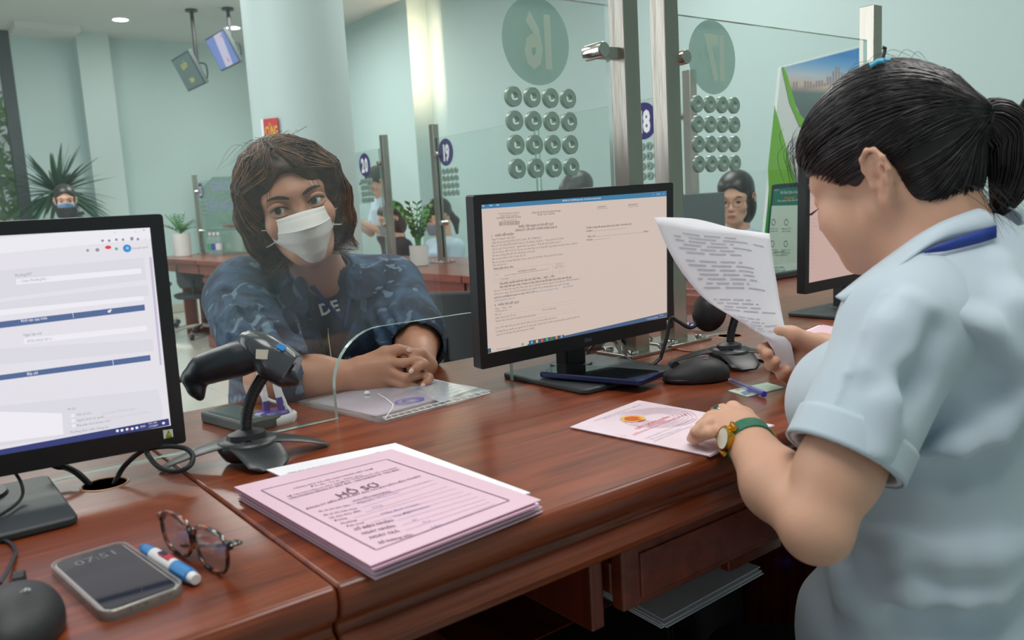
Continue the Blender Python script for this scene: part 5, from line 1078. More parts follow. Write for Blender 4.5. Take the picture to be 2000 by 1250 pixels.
def ear(s, x, big=1.0, ey=-.006):
    def q(y, z, o): return (x * (.0725 + o - (.002 if ey < -.01 else 0)), ey + y * big, z * big)
    hp = [(.010, .002, .003), (.013, .014, .005), (.010, .025, .009), (.000, .032, .012), (-.010, .029, .015), (-.017, .018, .017), (-.018, .004, .016), (-.014, -.009, .012), (-.008, -.019, .008), (-.001, -.028, .005)]
    s.chain([q(*p) for p in hp], [.0034] * 10, k=.003)
    s.ell(q(-.002, .003, .003), (.007, .014, .024), (0, 0, x * .35), k=.004)
    s.chain([q(.000, .018, .009), q(-.008, .010, .0125), q(-.009, -.004, .011), q(-.003, -.014, .007)], [.0028, .0034, .0036, .003], k=.003)
    s.ell(q(.002, -.024, .003), (.0045, .008, .0085), k=.006); s.ell(q(.010, -.006, .004), (.004, .0035, .006), k=.003)
    s.ell(q(-.002, .016, .004), (.0045, .013, .016), k=.004); s.ell(q(.001, -.001, .011), (.0075, .0062, .0085), k=.004, op=-1)
    s.ell(q(-.004, .012, .0135), (.004, .004, .008), k=.003, op=-1)
def chain_hand(s, wrist, kn, fing, thumb, rp=.0125, rf=(.0086, .0080, .0074, .0060), wr=.0235, scale=1.0):
    w = V(*wrist); kn = [V(*k) for k in kn]; ax = kn[3] - kn[0]; ax = ax / np.linalg.norm(ax)
    for i, k in enumerate(kn):
        a = w + ax * (-.015 + .010 * i) * scale; s.cap(a, k, rp * 1.15 * scale, (.0095 if i < 3 else .0100) * scale, k=.014)
    for i, f in enumerate(fing):
        pts = [kn[i]] + [V(*p) for p in f]; r = [q * scale * (.9 if i == 0 else 1) for q in rf]; s.chain(pts, r[:len(pts)], k=.003)
    if thumb: s.chain([V(*p) for p in thumb], [.015 * scale, .0115 * scale, .0095 * scale, .0075 * scale][:len(thumb)], k=.008)
def RT(fwd, up, org):
    f = _n(np.array(fwd, float)); u = np.array(up, float); u = _n(u - f * u.dot(f)); r = np.cross(f, u); return np.stack([r, f, u], 1), np.array(org, float)
def toW(R, o, sc=1.0): return lambda p: R @ (np.array(p, float) * sc) + o
def camv(x, y, z): return RW @ np.array([x, y, z], float)
def m4(R, o, sc=1.0):
    M = Matrix.Identity(4)
    for i in range(3):
        for j in range(3): M[i][j] = R[i][j] * sc
        M[i][3] = o[i]
    return M
def push_all(P, sdf, cen, off, hi=.2):
    q = SDF(); q.p = [a for a in sdf.p if a[1] == 1]; P = np.array(P, float); Cn = cen(P); d = P - Cn; d = d / np.maximum(np.linalg.norm(d, axis=1), 1e-6)[:, None]
    rr = np.linspace(.01, hi, 26); lo = np.linalg.norm(P - Cn, axis=1)
    for r_ in rr: ins = q.ev(Cn + d * r_) < 0; lo = np.where(ins, r_, lo)
    h_ = lo + rr[1] - rr[0]
    for _ in range(7):
        m_ = (lo + h_) / 2; ins = q.ev(Cn + d * m_[:, None]) < 0; lo = np.where(ins, m_, lo); h_ = np.where(ins, h_, m_)
    return Cn + d * (lo + off)[:, None]
def strands(name, paths, r, material, parent, n=4, taper=.25):
    b = MB()
    for p in paths:
        k = len(p); rs = [r * (taper + (1 - taper) * min(1, i / (k * .25))) * (1 - (1 - taper) * max(0, (i / (k - 1) - .6) * 2.5) ** 2) for i in range(k)]
        b.tube([tuple(q) for q in p], rs, n)
    o = keep(b.build(name, material, smooth=True, angle=180), parent); o['kind'] = 'stuff'; return o
def eyes(t, R, o, sc=1.0, iris=rgb(44, 28, 22), look=(0, 0), lash=True, M_SK=None):
    W = toW(R, o, sc); M = m4(R, o, sc)
    for x in (-1, 1):
        c = V(x * .032, .0775, .003); b = MB(); n = 14
        prof = [(.0132 * math.sin(a), .0132 * math.cos(a)) for a in [PI * k / 12 for k in range(13)]]
        MX = Matrix.Translation(Vector(c)); keep(MB().lathe(prof, 20, MX @ Matrix.Rotation(-PI / 2, 4, 'X')).xf(M).build('eyeball', mat('eye_white', rgb(226, 222, 218), .12), smooth=True), t)
        d = Vector((look[0], 1, look[1])).normalized(); q = Vector(c) + d * .0126; Mi = frame(q, d.orthogonal(), d.cross(d.orthogonal()))
        keep(MB().prism([(.0058 * math.cos(2 * PI * k / 20), .0058 * math.sin(2 * PI * k / 20)) for k in range(20)], -.0022, .0008).xf(M @ Mi).build('iris', mat('dark_brown_iris', iris, .08)), t)
        up = [(x * .032 + .0165 * u, .0905 - .009 * u * u - .002 * u * x, .003 + .0078 * (1 - u * u) ** .8 - .0025 + .0015 * u * x) for u in [-1 + 2 * k / 12 for k in range(13)]]
        lo = [(x * .032 + .0160 * u, .0890 - .009 * u * u - .002 * u * x, .003 - .0052 * (1 - u * u) ** .8 - .001 + .0015 * u * x) for u in [-1 + 2 * k / 12 for k in range(13)]]
        sk = M_SK or M_SKIN
        keep(MB().tube([(p[0], p[1] - .002, p[2] + .0042) for p in up], .0044, 8).xf(M).build('upper_eyelid', sk, smooth=True), t)
        keep(MB().tube([(p[0], p[1] - .002, p[2] - .0036) for p in lo], .0036, 8).xf(M).build('lower_eyelid', sk, smooth=True), t)
        if lash: keep(MB().tube([(p[0] * 1.0, p[1] + .0018, p[2] + .0008) for p in up], [.0003] + [.0010] * 11 + [.0005], 6).xf(M).build('eyelashes', M_HBLK, smooth=True), t)
def brows(t, R, o, m, sc=1.0, h=.024, s=None):
    M = m4(R, o, sc)
    for x in (-1, 1):
        p = [(x * (.012 + .036 * u), .0955 - .022 * u * u, h + .007 * math.sin(u * 2.3) - .002) for u in [k / 8 for k in range(9)]]
        if s is not None:
            pp = []
            for q in p:
                q = V(*q); q = V(q[0], .13, q[2])
                for _ in range(60):
                    d = float(s.ev(q[None])[0])
                    if d < .0008: break
                    q = q - V(0, max(d * .6, .0003), 0)
                pp.append(tuple(q))
            p = pp
        keep(MB().tube(p, [.0016, .003, .0034, .0034, .0032, .0028, .0022, .0016, .0006], 6, flat=.45, up=(0, 1, 0)).xf(M).build('eyebrow', m, smooth=True), t)

# ================================================================== woman reading papers (right foreground)
def woman():
    t = thing('person', 'woman with a black ponytail and pale blue shirt holding up papers, right foreground', 'person', (.97, .42, 0))
    ang = math.radians(95); h = V(math.cos(ang), math.sin(ang), 0); r_ = V(math.sin(ang), -math.cos(ang), 0); pit = math.radians(30)
    ah = math.radians(88); pit = math.radians(18); ro_ = math.radians(-6); hh = V(math.cos(ah), math.sin(ah), 0); F = math.cos(pit) * hh - math.sin(pit) * V(0, 0, 1); U = math.sin(pit) * hh + math.cos(pit) * V(0, 0, 1); U = U * math.cos(ro_) + np.cross(F, U) * math.sin(ro_); SCL = .93
    R, _ = RT(F, U, (0, 0, 0)); o = Pd(1737, 349, 1.0); W = toW(R, o, SCL); EY = -.030
    hs = head_sdf(False)
    for x in (-1, 1): ear(hs, x, 1.12, EY); hs.ell((x * .040, .046, -.048), (.030, .028, .040), k=.03)
    hs = hs.xf(R, o, SCL)
    body = SDF(); body.join(hs)
    Nb = V(.985, .452, .955)
    body.cap(W((0, -.035, -.010)), Nb, .054, .060, k=.03); body.cap(W((0, -.01, -.05)), Nb + V(0, .02, -.01), .040, .055, k=.03)
    body.ell((.985, .45, .87), (.10, .06, .08), k=.04)
    # left arm (near): upper arm, elbow, forearm, wrist
    shl, el, wr = V(.850, .440, .905), Pd(1590, 1022, .835), V(.800, .612, .772)
    axu = _n(el - shl); body.chain([Nb + V(0, 0, -.03), shl + V(.01, 0, -.01), shl + axu * .09], [.035, .032, .034], k=.02); body.cap(shl + axu * .10, shl * .25 + el * .75, .0455, .042, k=.01); body.cap(shl * .25 + el * .75, el, .042, .034, k=.01); body.ell(el + V(.0, -.006, -.010), (.030, .030, .028), k=.02)
    mid = el * .55 + wr * .45 + V(-.003, -.0, -.006); body.cap(el, mid, .034, .0355, k=.006); body.cap(mid, wr, .0365, .0235, k=.02)
    kn = [Pz(1405, 840, .776), Pz(1400, 818, .786), Pz(1411, 803, .790), Pz(1432, 797, .786)]
    fg = [[Pz(1384, 846, .777), Pz(1366, 853, .770), Pz(1356, 862, .7605)],
          [Pz(1376, 832, .783), Pz(1360, 844, .776), Pz(1350, 857, .7605)],
          [Pz(1388, 816, .787), Pz(1370, 832, .778), Pz(1362, 848, .7605)],
          [Pz(1412, 806, .786), Pz(1396, 818, .778), Pz(1388, 832, .7605)]]
    chain_hand(body, wr, kn, fg, [wr + V(.02, .015, 0), Pz(1455, 815, .775), Pz(1446, 808, .764), Pz(1428, 812, .7605)], rp=.0150)
    # right arm (far): behind the torso, hand holding the papers
    shr, er, wr2 = V(1.115, .475, .905), V(1.20, .60, .745), Pd(1612, 690, 1.30)
    body.chain([Nb + V(0, 0, -.03), shr, er], [.035, .034, .038], k=.02); body.cap(er, wr2, .04, .026, k=.02)
    D = 1.30; P = lambda x, y, d=0: Pd(x, y, D + d)
    kn2 = [P(1545, 740, .01), P(1530, 722, 0), P(1522, 700, -.01), P(1530, 680, -.02)]
    body.cap(P(1600, 690), P(1560, 700), .03, .026, k=.02); body.cap(P(1590, 700), P(1555, 722), .026, .02, k=.02)
    fg2 = [[P(1528, 730, -.02), P(1538, 722, -.035)], [P(1506, 712, -.02), P(1515, 705, -.04)], [P(1496, 692, -.02), P(1500, 690, -.04)], [P(1500, 676, -.01), P(1488, 680, -.03)]]
    for k_, f_ in zip(kn2, fg2): body.chain([k_] + f_, [.0105, .0095, .008], k=.004)
    body.chain([P(1585, 672, -.02), P(1545, 655, -.03), P(1515, 648, -.032), P(1484, 640, -.03)], [.018, .0135, .0105, .0085], k=.01)
    body.mesh('body', .0026, M_SKIN, t)
    # brows, eyes
    M = m4(R, o, SCL)
    for x in (-1, 1):
        pth = [(x * (.020 + .030 * u), .0905 - .020 * u * u, -.003 - .002 * u) for u in [k / 6 for k in range(7)]]
        keep(MB().tube(pth, .0011, 6).xf(M).build('eyelid_crease', M_HDRK, smooth=True), t)
        lp = [[(x * (.034 + .003 * k), .088 - .0028 * k, -.004), (x * (.039 + .0040 * k), .098 - .0026 * k, -.0085), (x * (.0435 + .0042 * k), .1040 - .0024 * k, -.0075)] for k in range(6)]
        strands('eyelashes', [[W(q) for q in p] for p in lp], .0007, M_HBLK, t)
    brows(t, R, o, M_HDRK, SCL, s=head_sdf(False))
    # hair: cap volume pulled back to the tie
    hv = SDF(); hv.ell((0, -.014, .058), (.080, .103, .085), k=.01); hv.ell((0, .032, .056), (.066, .064, .056), k=.03); hv.ell((0, -.075, .018), (.050, .040, .05), k=.05)
    hv.ell((0, .074, -.038), (.095, .060, .096), (0.40, 0, 0), k=.010, op=-1)       # face
    for x in (-1, 1): hv.ell((x * .08, -.018, -.026), (.03, .036, .040), k=.01, op=-1)
    hv.ell((0, -.055, -.030), (.060, .045, .045), k=.03); hv.ell((0, -.045, -.112), (.08, .06, .040), (-.45, 0, 0), k=.02, op=-1)
    tie = V(0.004, -.1225, .030); hw = hv.xf(R, o, SCL)
    hw.cap(W((0, -.085, .035)), W(tie), .040, .013, k=.03)
    hw.mesh('hair', .0026, M_HBLK, t)
    rn = random.Random(11); paths = []; cen = V(0, -.014, .05)
    def push(p, off=.0012):
        d = _n(p - cen); q = p.copy(); lo, hi = 0.02, .16
        for _ in range(18):
            mdl = (lo + hi) / 2
            if float(hv.ev((cen + d * mdl)[None])[0]) < 0: lo = mdl
            else: hi = mdl
        return cen + d * (lo + off)
    hl = [V(0.0, .092, .066), V(-.022, .09, .062), V(-.042, .078, .055), V(-.058, .060, .038), V(-.066, .045, .018), V(-.072, .034, .0), V(-.076, .018, .020), V(-.078, .004, .038), V(-.076, -.018, .030), V(-.070, -.034, .006), V(-.058, -.048, -.024), V(-.036, -.066, -.040), V(0, -.075, -.05), V(.04, -.066, -.04), V(.06, -.04, -.01), V(.078, 0, .036), V(.066, .045, .02), V(.05, .07, .05), V(.02, .09, .062), V(0.0, .092, .066)]
    seg = len(hl) - 1; NS = 1500
    part = V(-.012, .09, .075)
    tops = [V(-.02 + .004 * k, .095 - .011 * k, .11 + .006 * k) for k in range(6)]
    for k in range(NS):
        u = rn.random() * seg; i = int(u); a = hl[i] * (1 - (u - i)) + hl[min(i + 1, seg)] * (u - i)
        if rn.random() < .5: a = V(-.018 + rn.gauss(0, .004) - .05 * rn.random() * (rn.random() < .6), .085 - .10 * rn.random(), .11)
        if k % 5 == 0: a = V(-.045 - .03 * rn.random(), .085 - .08 * rn.random(), .058 + .05 * rn.random())
        e_ = tie + V(rn.gauss(0, .001), .004, rn.gauss(0, .003)); o2 = .0002 + .0030 * rn.random() ** 2
        for j in range(14):
            q = a * (1 - j / 13) + e_ * (j / 13) + V(0, 0, .018 * math.sin(PI * j / 13) * (1 if a[2] > 0 else .2)); paths.append((q, o2 - .0012 * (j == 0)))
    hu = SDF(); hu.p = list(hv.p); hu.cap((0, -.085, .035), tie, .040, .013, k=.03)
    PA = push_all([p[0] for p in paths], hu, lambda P: np.tile(cen, (len(P), 1)), np.array([p[1] for p in paths])).reshape(-1, 14, 3)
    for i in range(len(PA)): PA[i, -1] = PA[i, -1] * .2 + tie * .8
    for gi in range(4): strands('hair_strands', [[W(q) for q in p] for p in PA[gi::4]], (.0008, .0010, .0008, .0012)[gi], (M_HBLK, M_HSTR, mat_hair('black_hair_sheen', rgb(46, 42, 44), rgb(96, 88, 88)), M_HBLK)[gi], t, 3)
    # loose hairs at the forehead and around the head
    lo_ = []
    for k in range(46):
        a = V(-.02 + .01 * rn.gauss(0, 1), .085 + rn.gauss(0, .006), .085 + rn.gauss(0, .012)); L_ = .03 + .05 * rn.random()
        lo_.append([W(a), W(a + V(-.004, .018, -.012) * L_ * 16), W(a + V(-.008, .020, -.05) * L_ * 16 + V(rn.gauss(0, .003), 0, rn.gauss(0, .004)))])
    for k in range(40):
        a = V(rn.gauss(0, .03), .02 + rn.gauss(0, .05), .135); lo_.append([W(push(a)), W(push(a) + V(0, -.02, .006 + rn.random() * .006)), W(push(a + V(0, -.05, 0)) + V(0, 0, .004))])
    for k in range(22):
        a = V(rn.gauss(0, .02), -.085, -.035); lo_.append([W(a), W(a + V(rn.gauss(0, .01), -.025, -.02)), W(a + V(rn.gauss(0, .02), -.03 - rn.random() * .03, -.06 - rn.random() * .03))])
    strands('loose_hairs', [[tuple(x) for x in bez([Vector(q) for q in p], 5)] for p in lo_], .00028, M_HBLK, t, 3)
    # part line and blue clips
    keep(MB().tube([tuple(W(push(V(-.018, .075 - .012 * k, .11), .0022))) for k in range(5)], [.0004, .0008, .0009, .0007, .0003], 5).build('parting', mat('scalp', rgb(150, 120, 100), .6), smooth=True), t)
    M_TIE = mat('sky_blue_elastic', rgb(96, 190, 222), .6, var=.06, vscale=200)
    tw = W(tie); ax = _n(W(tie + V(0, -.02, .0)) - tw); e1 = _n(np.cross(ax, [0, 0, 1])); e2 = np.cross(ax, e1)
    keep(MB().tube([tuple(tw + (e1 * math.cos(a) + e2 * math.sin(a)) * .0155) for a in [2 * PI * k / 24 for k in range(25)]], .0042, 8, caps=False).build('hair_tie', M_TIE, smooth=True), t)
    cp = hit(hw, 1716, 128, .001); cp = W(push(V(-.01, .03, .14))) if cp is None else cp
    for dx in (-.008, .006): keep(MB().tube([tuple(cp + R @ V(-.002 + dx, .004, .002)), tuple(cp + R @ V(.002 + dx * .9, -.004, .0035)), tuple(cp + R @ V(.004 + dx, -.010, .001))], .003, 8).build('hair_clip_band', M_TIE, smooth=True), t)
    cq = Pd(1722, 120, float((cp - EYE) @ RW[:, 2])); keep(MB().tube([tuple(cq), tuple(cq + camv(.003, -.010, 0)), tuple(cq + camv(.004, -.015, 0)), tuple(cq + camv(.001, -.016, 0))], .0022, 8).build('hair_clip', M_BLACK, smooth=True), t)
    # ponytail
    dt = float((tw - EYE) @ RW[:, 2]); tpx = RW.T @ (tw - EYE); g0 = [(1000 + FPX * tpx[0] / tpx[2], 625 + FPX * tpx[1] / tpx[2]), (1930, 236), (1962, 262), (1975, 318), (1966, 380), (1938, 424)]
    gp = bez([Vector(Pd(x, y, dt + .01 * i)) for i, (x, y) in enumerate(g0)], 6); rad = [.012, .013, .016, .019, .022, .024, .026, .027, .028, .028, .028, .028, .027, .027, .026, .026, .025, .025, .024, .023, .022, .021, .020, .019, .018, .016, .014, .012, .010, .008, .006]
    keep(MB().tube(gp, [rad[min(i, 30)] * .86 for i in range(len(gp))], 16).build('ponytail', M_HBLK, smooth=True, angle=180), t)
    ps = []
    for k in range(220):
        a = rn.random() * 6.28; q = []; rr = .75 + .28 * rn.random(); ln = len(gp) + (0 if rn.random() < .7 else -4)
        for i in range(0, ln, 2):
            T_ = (gp[min(i + 1, len(gp) - 1)] - gp[max(i - 1, 0)]).normalized(); n1 = T_.cross(Vector(camv(0, 0, 1))).normalized(); n2 = T_.cross(n1); aa = a + i * .02
            q.append(gp[i] + (n1 * math.cos(aa) + n2 * math.sin(aa)) * rad[min(i, 30)] * rr)
        ps.append(q)
    strands('ponytail_strands', ps, .0011, M_HSTR, t, 3)
    ps = [[tuple(Pd(1966, 258, dt + .03)), tuple(Pd(1985, 240 - 3 * k, dt + .03)), tuple(Pd(2012, 205 - 5 * k, dt + .03))] for k in range(7)]
    strands('ponytail_wisp', ps, .003, M_HBLK, t, 5)
    # ---- shirt
    M_SHIRT = mat('pale_blue_cotton', rgb(192, 208, 220), .75, bump=.25, bscale=1400, var=.02, vscale=3, sheen=.3)
    s = SDF(); f = h
    cx = V(.985, .46, 0)
    def at(l, fw, z): return cx + r_ * l + f * fw + V(0, 0, z)
    s.ell(at(0, -.03, .875), (.150, .100, .105), (0, 0, ang - PI / 2), k=.02); s.ell(at(0, -.005, .78), (.150, .118, .14), (0, 0, ang - PI / 2), k=.05)
    s.ell(at(-.065, .085, .800), (.070, .078, .075), k=.05); s.ell(at(.055, .085, .800), (.070, .078, .075), k=.05)
    s.ell(at(0, .01, .64), (.150, .125, .12), (0, 0, ang - PI / 2), k=.06); s.ell(at(0, .02, .50), (.168, .150, .12), (0, 0, ang - PI / 2), k=.05); s.ell(at(0, .0, .40), (.178, .15, .10), (0, 0, ang - PI / 2), k=.05)
    s.cap(shl + V(.012, .0, .004), shr + V(-.012, 0, .004), .058, .058, k=.05); s.cap(Nb + V(0, -.012, .0), Nb + V(0, -.02, -.05), .068, .085, k=.04)
    s.cap(Nb + V(0, -.01, .01), shl + V(.02, 0, .02), .045, .045, k=.03); s.cap(Nb + V(0, -.01, .01), shr + V(-.02, 0, .02), .045, .045, k=.03)
    base = SDF(); base.p = list(s.p)
    def crease(pts, r, k, op, off=0.0):
        q = [hit(base, x, y, off) for x, y in pts]; q = [a for a in q if a is not None]
        if len(q) > 1: s.chain(q, [r * .4] + [r] * (len(q) - 2) + [r * .4] if len(q) > 2 else [r, r], k=k, op=op)
    # waist tuck, back folds
    crease([(1675, 1022), (1760, 1045), (1850, 1062), (1930, 1058), (2000, 1035)], .010, .012, -1, .006)
    crease([(1680, 1050), (1760, 1072), (1850, 1086), (1930, 1084), (2000, 1062)], .012, .03, 1)
    crease([(1990, 700), (1930, 770), (1860, 830), (1800, 860), (1740, 872)], .009, .03, -1, .004); crease([(2000, 790), (1940, 850), (1870, 880), (1790, 900)], .011, .03, 1); crease([(2000, 850), (1930, 905), (1850, 930), (1760, 925)], .008, .03, -1, .004)
    crease([(1990, 1120), (1930, 1170), (1860, 1180), (1780, 1160), (1700, 1150)], .012, .03, 1); crease([(1990, 1180), (1930, 1215), (1840, 1215), (1760, 1195)], .008, .03, -1, .004); crease([(1640, 1110), (1660, 1150), (1690, 1190)], .010, .03, 1)
    crease([(1850, 620), (1920, 650), (1980, 700)], .010, .03, 1); crease([(1840, 660), (1900, 700), (1950, 760)], .008, .03, -1, .004); crease([(1960, 520), (1985, 600), (2000, 680)], .010, .03, 1)
    # neck opening
    s.cap(W((0, -.035, -.0)), Nb + V(0, .006, .005), .056, .058, k=.006, op=-1)
    def wr_(P):
        a = P @ r_; b_ = P @ f; z = P[:, 2]
        return -.0024 * np.sin(34 * a + 26 * z + 2.2 * np.sin(11 * b_ + 7 * z)) * np.sin(15 * z + 9 * b_ + 1.3) * np.clip((.97 - z) * 8, 0, 1) - .0012 * np.sin(70 * z + 30 * a + 3 * np.sin(20 * b_)) * np.clip((.70 - z) * 6, 0, 1)
    s.mesh('shirt', .0042, M_SHIRT, t, disp=wr_)
    # sleeve
    c1 = shl + (el - shl) * .68; axs = _n(c1 - shl); c0 = shl + V(.004, .0, .004)
    sv = SDF(); sv.cap(c0 - axs * .0, c1 + axs * .05, .0620, .0575, k=.01); sv.cap(c0 + V(.03, 0, .02), c0, .055, .062, k=.03)
    bs = SDF(); bs.p = list(sv.p)
    def cr2(pts, r, k, op, off=0.0):
        q = [hit(bs, x, y, off) for x, y in pts]; q = [a for a in q if a is not None]
        if len(q) > 1: sv.chain(q, [r * .3] + [r] * (len(q) - 2) + [r * .3] if len(q) > 2 else [r, r], k=k, op=op)
    cr2([(1725, 575), (1690, 650), (1655, 730), (1622, 810)], .0022, .006, 1); cr2([(1800, 610), (1770, 700), (1740, 790), (1720, 880)], .008, .03, 1); cr2([(1830, 650), (1790, 740), (1775, 800)], .005, .03, -1, .004); cr2([(1770, 590), (1740, 640), (1700, 720)], .006, .03, 1)
    sv.cap(c1 - axs * .02, c1 + axs * .12, .0515, .0515, k=.001, op=-1)
    L_ = float((c1 - c0) @ axs)
    def dsp(P):
        a = (P - c0) @ axs; return np.where(np.abs(a - (L_ - .034)) < .0014, .0014, 0.0)
    def dsl(P):
        q = P - c0; return 0
    sv.mesh('sleeve', .0026, M_SHIRT, t, clip=lambda P: (P - c1) @ axs)
    g1 = _n(np.cross(axs, [0, 0, 1])); g2 = np.cross(axs, g1); hr = .0600
    b = MB(); b.grid(lambda u, v: tuple(c1 + axs * (.0008 - .034 * (1 - v)) + (g1 * math.cos(2 * PI * u) + g2 * math.sin(2 * PI * u)) * (hr + .0006)), 64, 8, closed_u=True)
    keep(b.build('sleeve_hem', M_SHIRT, smooth=True, solid=.0026), t)
    sv2 = SDF(); sv2.cap(shr, shr * .5 + er * .5, .062, .062, k=.01); sv2.mesh('sleeve', .005, M_SHIRT, t)
    # collar leaf, lanyard
    nk = SDF(); nk.p = list(base.p); nk.cap(W((0, -.035, -.010)), Nb, .060, .066, k=.02)
    top = [(1925, 412), (1908, 409), (1875, 420), (1835, 436), (1790, 462), (1745, 494), (1700, 527), (1655, 562), (1632, 580)]; bot = [(1942, 448), (1925, 452), (1890, 458), (1850, 466), (1812, 482), (1768, 512), (1728, 545), (1690, 575), (1650, 598)]
    tp, bt = [], []
    for i, (a, b) in enumerate(zip(top, bot)):
        p = hit(nk, a[0], a[1], .007); q = hit(nk, b[0], b[1], .006)
        tp.append(p); bt.append(q)
    dz0 = [float((p - EYE) @ RW[:, 2]) for p in tp if p is not None]
    lastd = dz0[0] if dz0 else .95
    for i in range(len(tp)):
        if tp[i] is None: tp[i] = Pd(*top[i], dz0[min(i, len(dz0) - 1)])
        if bt[i] is None: bt[i] = Pd(*bot[i], dz0[min(i, len(dz0) - 1)])
    def rows(v):
        o_ = []
        for i in range(len(tp)): o_.append(tp[i] * (1 - v) + bt[i] * v - camv(0, 0, 1) * .006 * math.sin(PI * v))
        return o_
    b = MB(); vv = []; K = 6
    for j in range(K): vv += [tuple(p) for p in [np.array(q) for q in bez([Vector(x) for x in rows(j / (K - 1))], 4)]]
    nu = len(vv) // K; b.add(vv, [(j * nu + i, j * nu + i + 1, (j + 1) * nu + i + 1, (j + 1) * nu + i) for j in range(K - 1) for i in range(nu - 1)])
    keep(b.build('collar', M_SHIRT, smooth=True, solid=.0022), t)
    # far half of the collar, mirrored about the body's middle plane
    def mir(p): p = V(*p); k_ = (p - Nb) @ r_; return tuple(p - 2 * k_ * r_)
    b2 = MB().add([mir(p) for p in vv], b.f); keep(b2.build('collar', M_SHIRT, smooth=True, solid=.0022), t)
    ly = [hit(nk, x, y, .0075) for x, y in ((1946, 452), (1915, 462), (1880, 472), (1845, 482), (1806, 492))]; ly = [q for q in ly if q is not None]
    if len(ly) > 2:
        b = MB(); w_ = [camv(0, 1, 0) * k for k in (.0065, .0068, .0062, .005, .0015)]; b.add([tuple(p - w_[min(i, 4)]) for i, p in enumerate(ly)] + [tuple(p + w_[min(i, 4)]) for i, p in enumerate(ly)], [(i, i + 1, len(ly) + i + 1, len(ly) + i) for i in range(len(ly) - 1)])
        keep(b.build('lanyard', mat('royal_blue_ribbon', rgb(32, 62, 150), .5), solid=.0012, smooth=True), t)
    # wristwatch on the left wrist
    wp = wr - _n(wr - mid) * .020; wa = _n(wr - mid); u1 = _n(np.cross(wa, [0, 0, 1])); u2 = np.cross(wa, u1); u2 = u2 if u2[2] > 0 else -u2
    b = MB(); prof = [(-.0085, .0), (.0085, 0), (.0085, .0026), (-.0085, .0026)]; v = []; n = 36
    for k in range(n):
        a = 2 * PI * k / n
        for x, rr in prof: R0 = .0268 + rr; v.append(tuple(wp + wa * x + (u1 * math.cos(a) + u2 * math.sin(a)) * R0))
    keep(MB().add(v, [(k * 4 + j, k * 4 + (j + 1) % 4, ((k + 1) % n) * 4 + (j + 1) % 4, ((k + 1) % n) * 4 + j) for k in range(n) for j in range(4)]).build('watch_strap', mat('green_leather', rgb(40, 112, 82), .4, bump=.3, bscale=900), bevel=.0006), t)
    M_GOLD = mat('gold_metal', rgb(206, 160, 62), .22, metal=1.0)
    vd = -camv(.9, -.2, 1.0); vd = _n(vd - wa * (vd @ wa)); cw = wp + vd * .029; Mx = frame(Vector(cw), Vector(wa), Vector(np.cross(vd, wa)))
    keep(MB().lathe([(.0145, -.003), (.0155, 0), (.0155, .004), (.0135, .006), (.0125, .005)], 28, Mx, caps=False).build('watch_case', M_GOLD, smooth=True), t)
    keep(MB().lathe([(0, .0045), (.0125, .0045), (.0125, .0052), (0, .0052)], 24, Mx).build('watch_dial', mat('ivory_dial', rgb(226, 222, 206), .2)), t)
    for sx in (-1, 1): keep(MB().box((0, sx * .0175, -.002), (.013, .007, .005)).xf(Mx).build('watch_lug', M_GOLD, bevel=.001), t)
    vb = -vd * .4 + np.array([0, 0, 0]) + camv(.5, -.3, .2) * 0; ub = _n(camv(1, -.35, .3) - wa * (camv(1, -.35, .3) @ wa)); Mb = frame(Vector(wp + ub * .0275), Vector(wa), Vector(np.cross(ub, wa)))
    keep(MB().tube([(-.009, -.007, .002), (.009, -.007, .002), (.009, .007, .002), (-.009, .007, .002), (-.009, -.007, .002)], .0013, 6).xf(Mb).build('watch_buckle', M_GOLD, smooth=True), t)
    # ring with green stone
    rp = kn[2] * .45 + fg[2][0] * .55; ra = _n(fg[2][0] - kn[2]); e1 = _n(np.cross(ra, [0, 0, 1])); e2 = np.cross(ra, e1)
    keep(MB().tube([tuple(rp + (e1 * math.cos(a) + e2 * math.sin(a)) * .0095) for a in [2 * PI * k / 20 for k in range(21)]], .0011, 6, caps=False).build('finger_ring', M_CHROME, smooth=True), t)
    for k in (-1, 0, 1): q = rp + V(0, 0, .010) + ra * .003 * k; keep(MB().lathe([(0, -.0015), (.002, 0), (.0012, .0016), (0, .002)], 8, Matrix.Translation(Vector(q))).build('green_stone', mat('emerald', rgb(16, 110, 84), .1), smooth=True), t)
    # trousers, seat (outside the frame's bottom but real)
    tr_ = SDF(); hp = cx + V(0, 0, .385)
    for l in (-.085, .085): a = hp + r_ * l; kne = a + f * .34 + V(0, 0, -.09); tr_.cap(a, kne, .085, .058, k=.05); tr_.cap(kne, kne + V(0, 0, -.24) + f * .03, .058, .042, k=.02)
    tr_.ell(hp + V(0, 0, -.01), (.17, .14, .09), (0, 0, ang - PI / 2), k=.05)
    tr_.mesh('trousers', .008, mat('black_trousers', rgb(22, 22, 26), .8, bump=.2, bscale=800), t)
    for l in (-.085, .085): q = hp + r_ * l + f * .42 + V(0, 0, -.36); sh = SDF(); sh.ell(q + V(0, 0, .0), (.038, .11, .035), (0, 0, ang - PI / 2), k=.01); sh.mesh('shoe', .006, M_BLACK, t, clip=lambda P: .002 - P[:, 2])
    return t
woman()
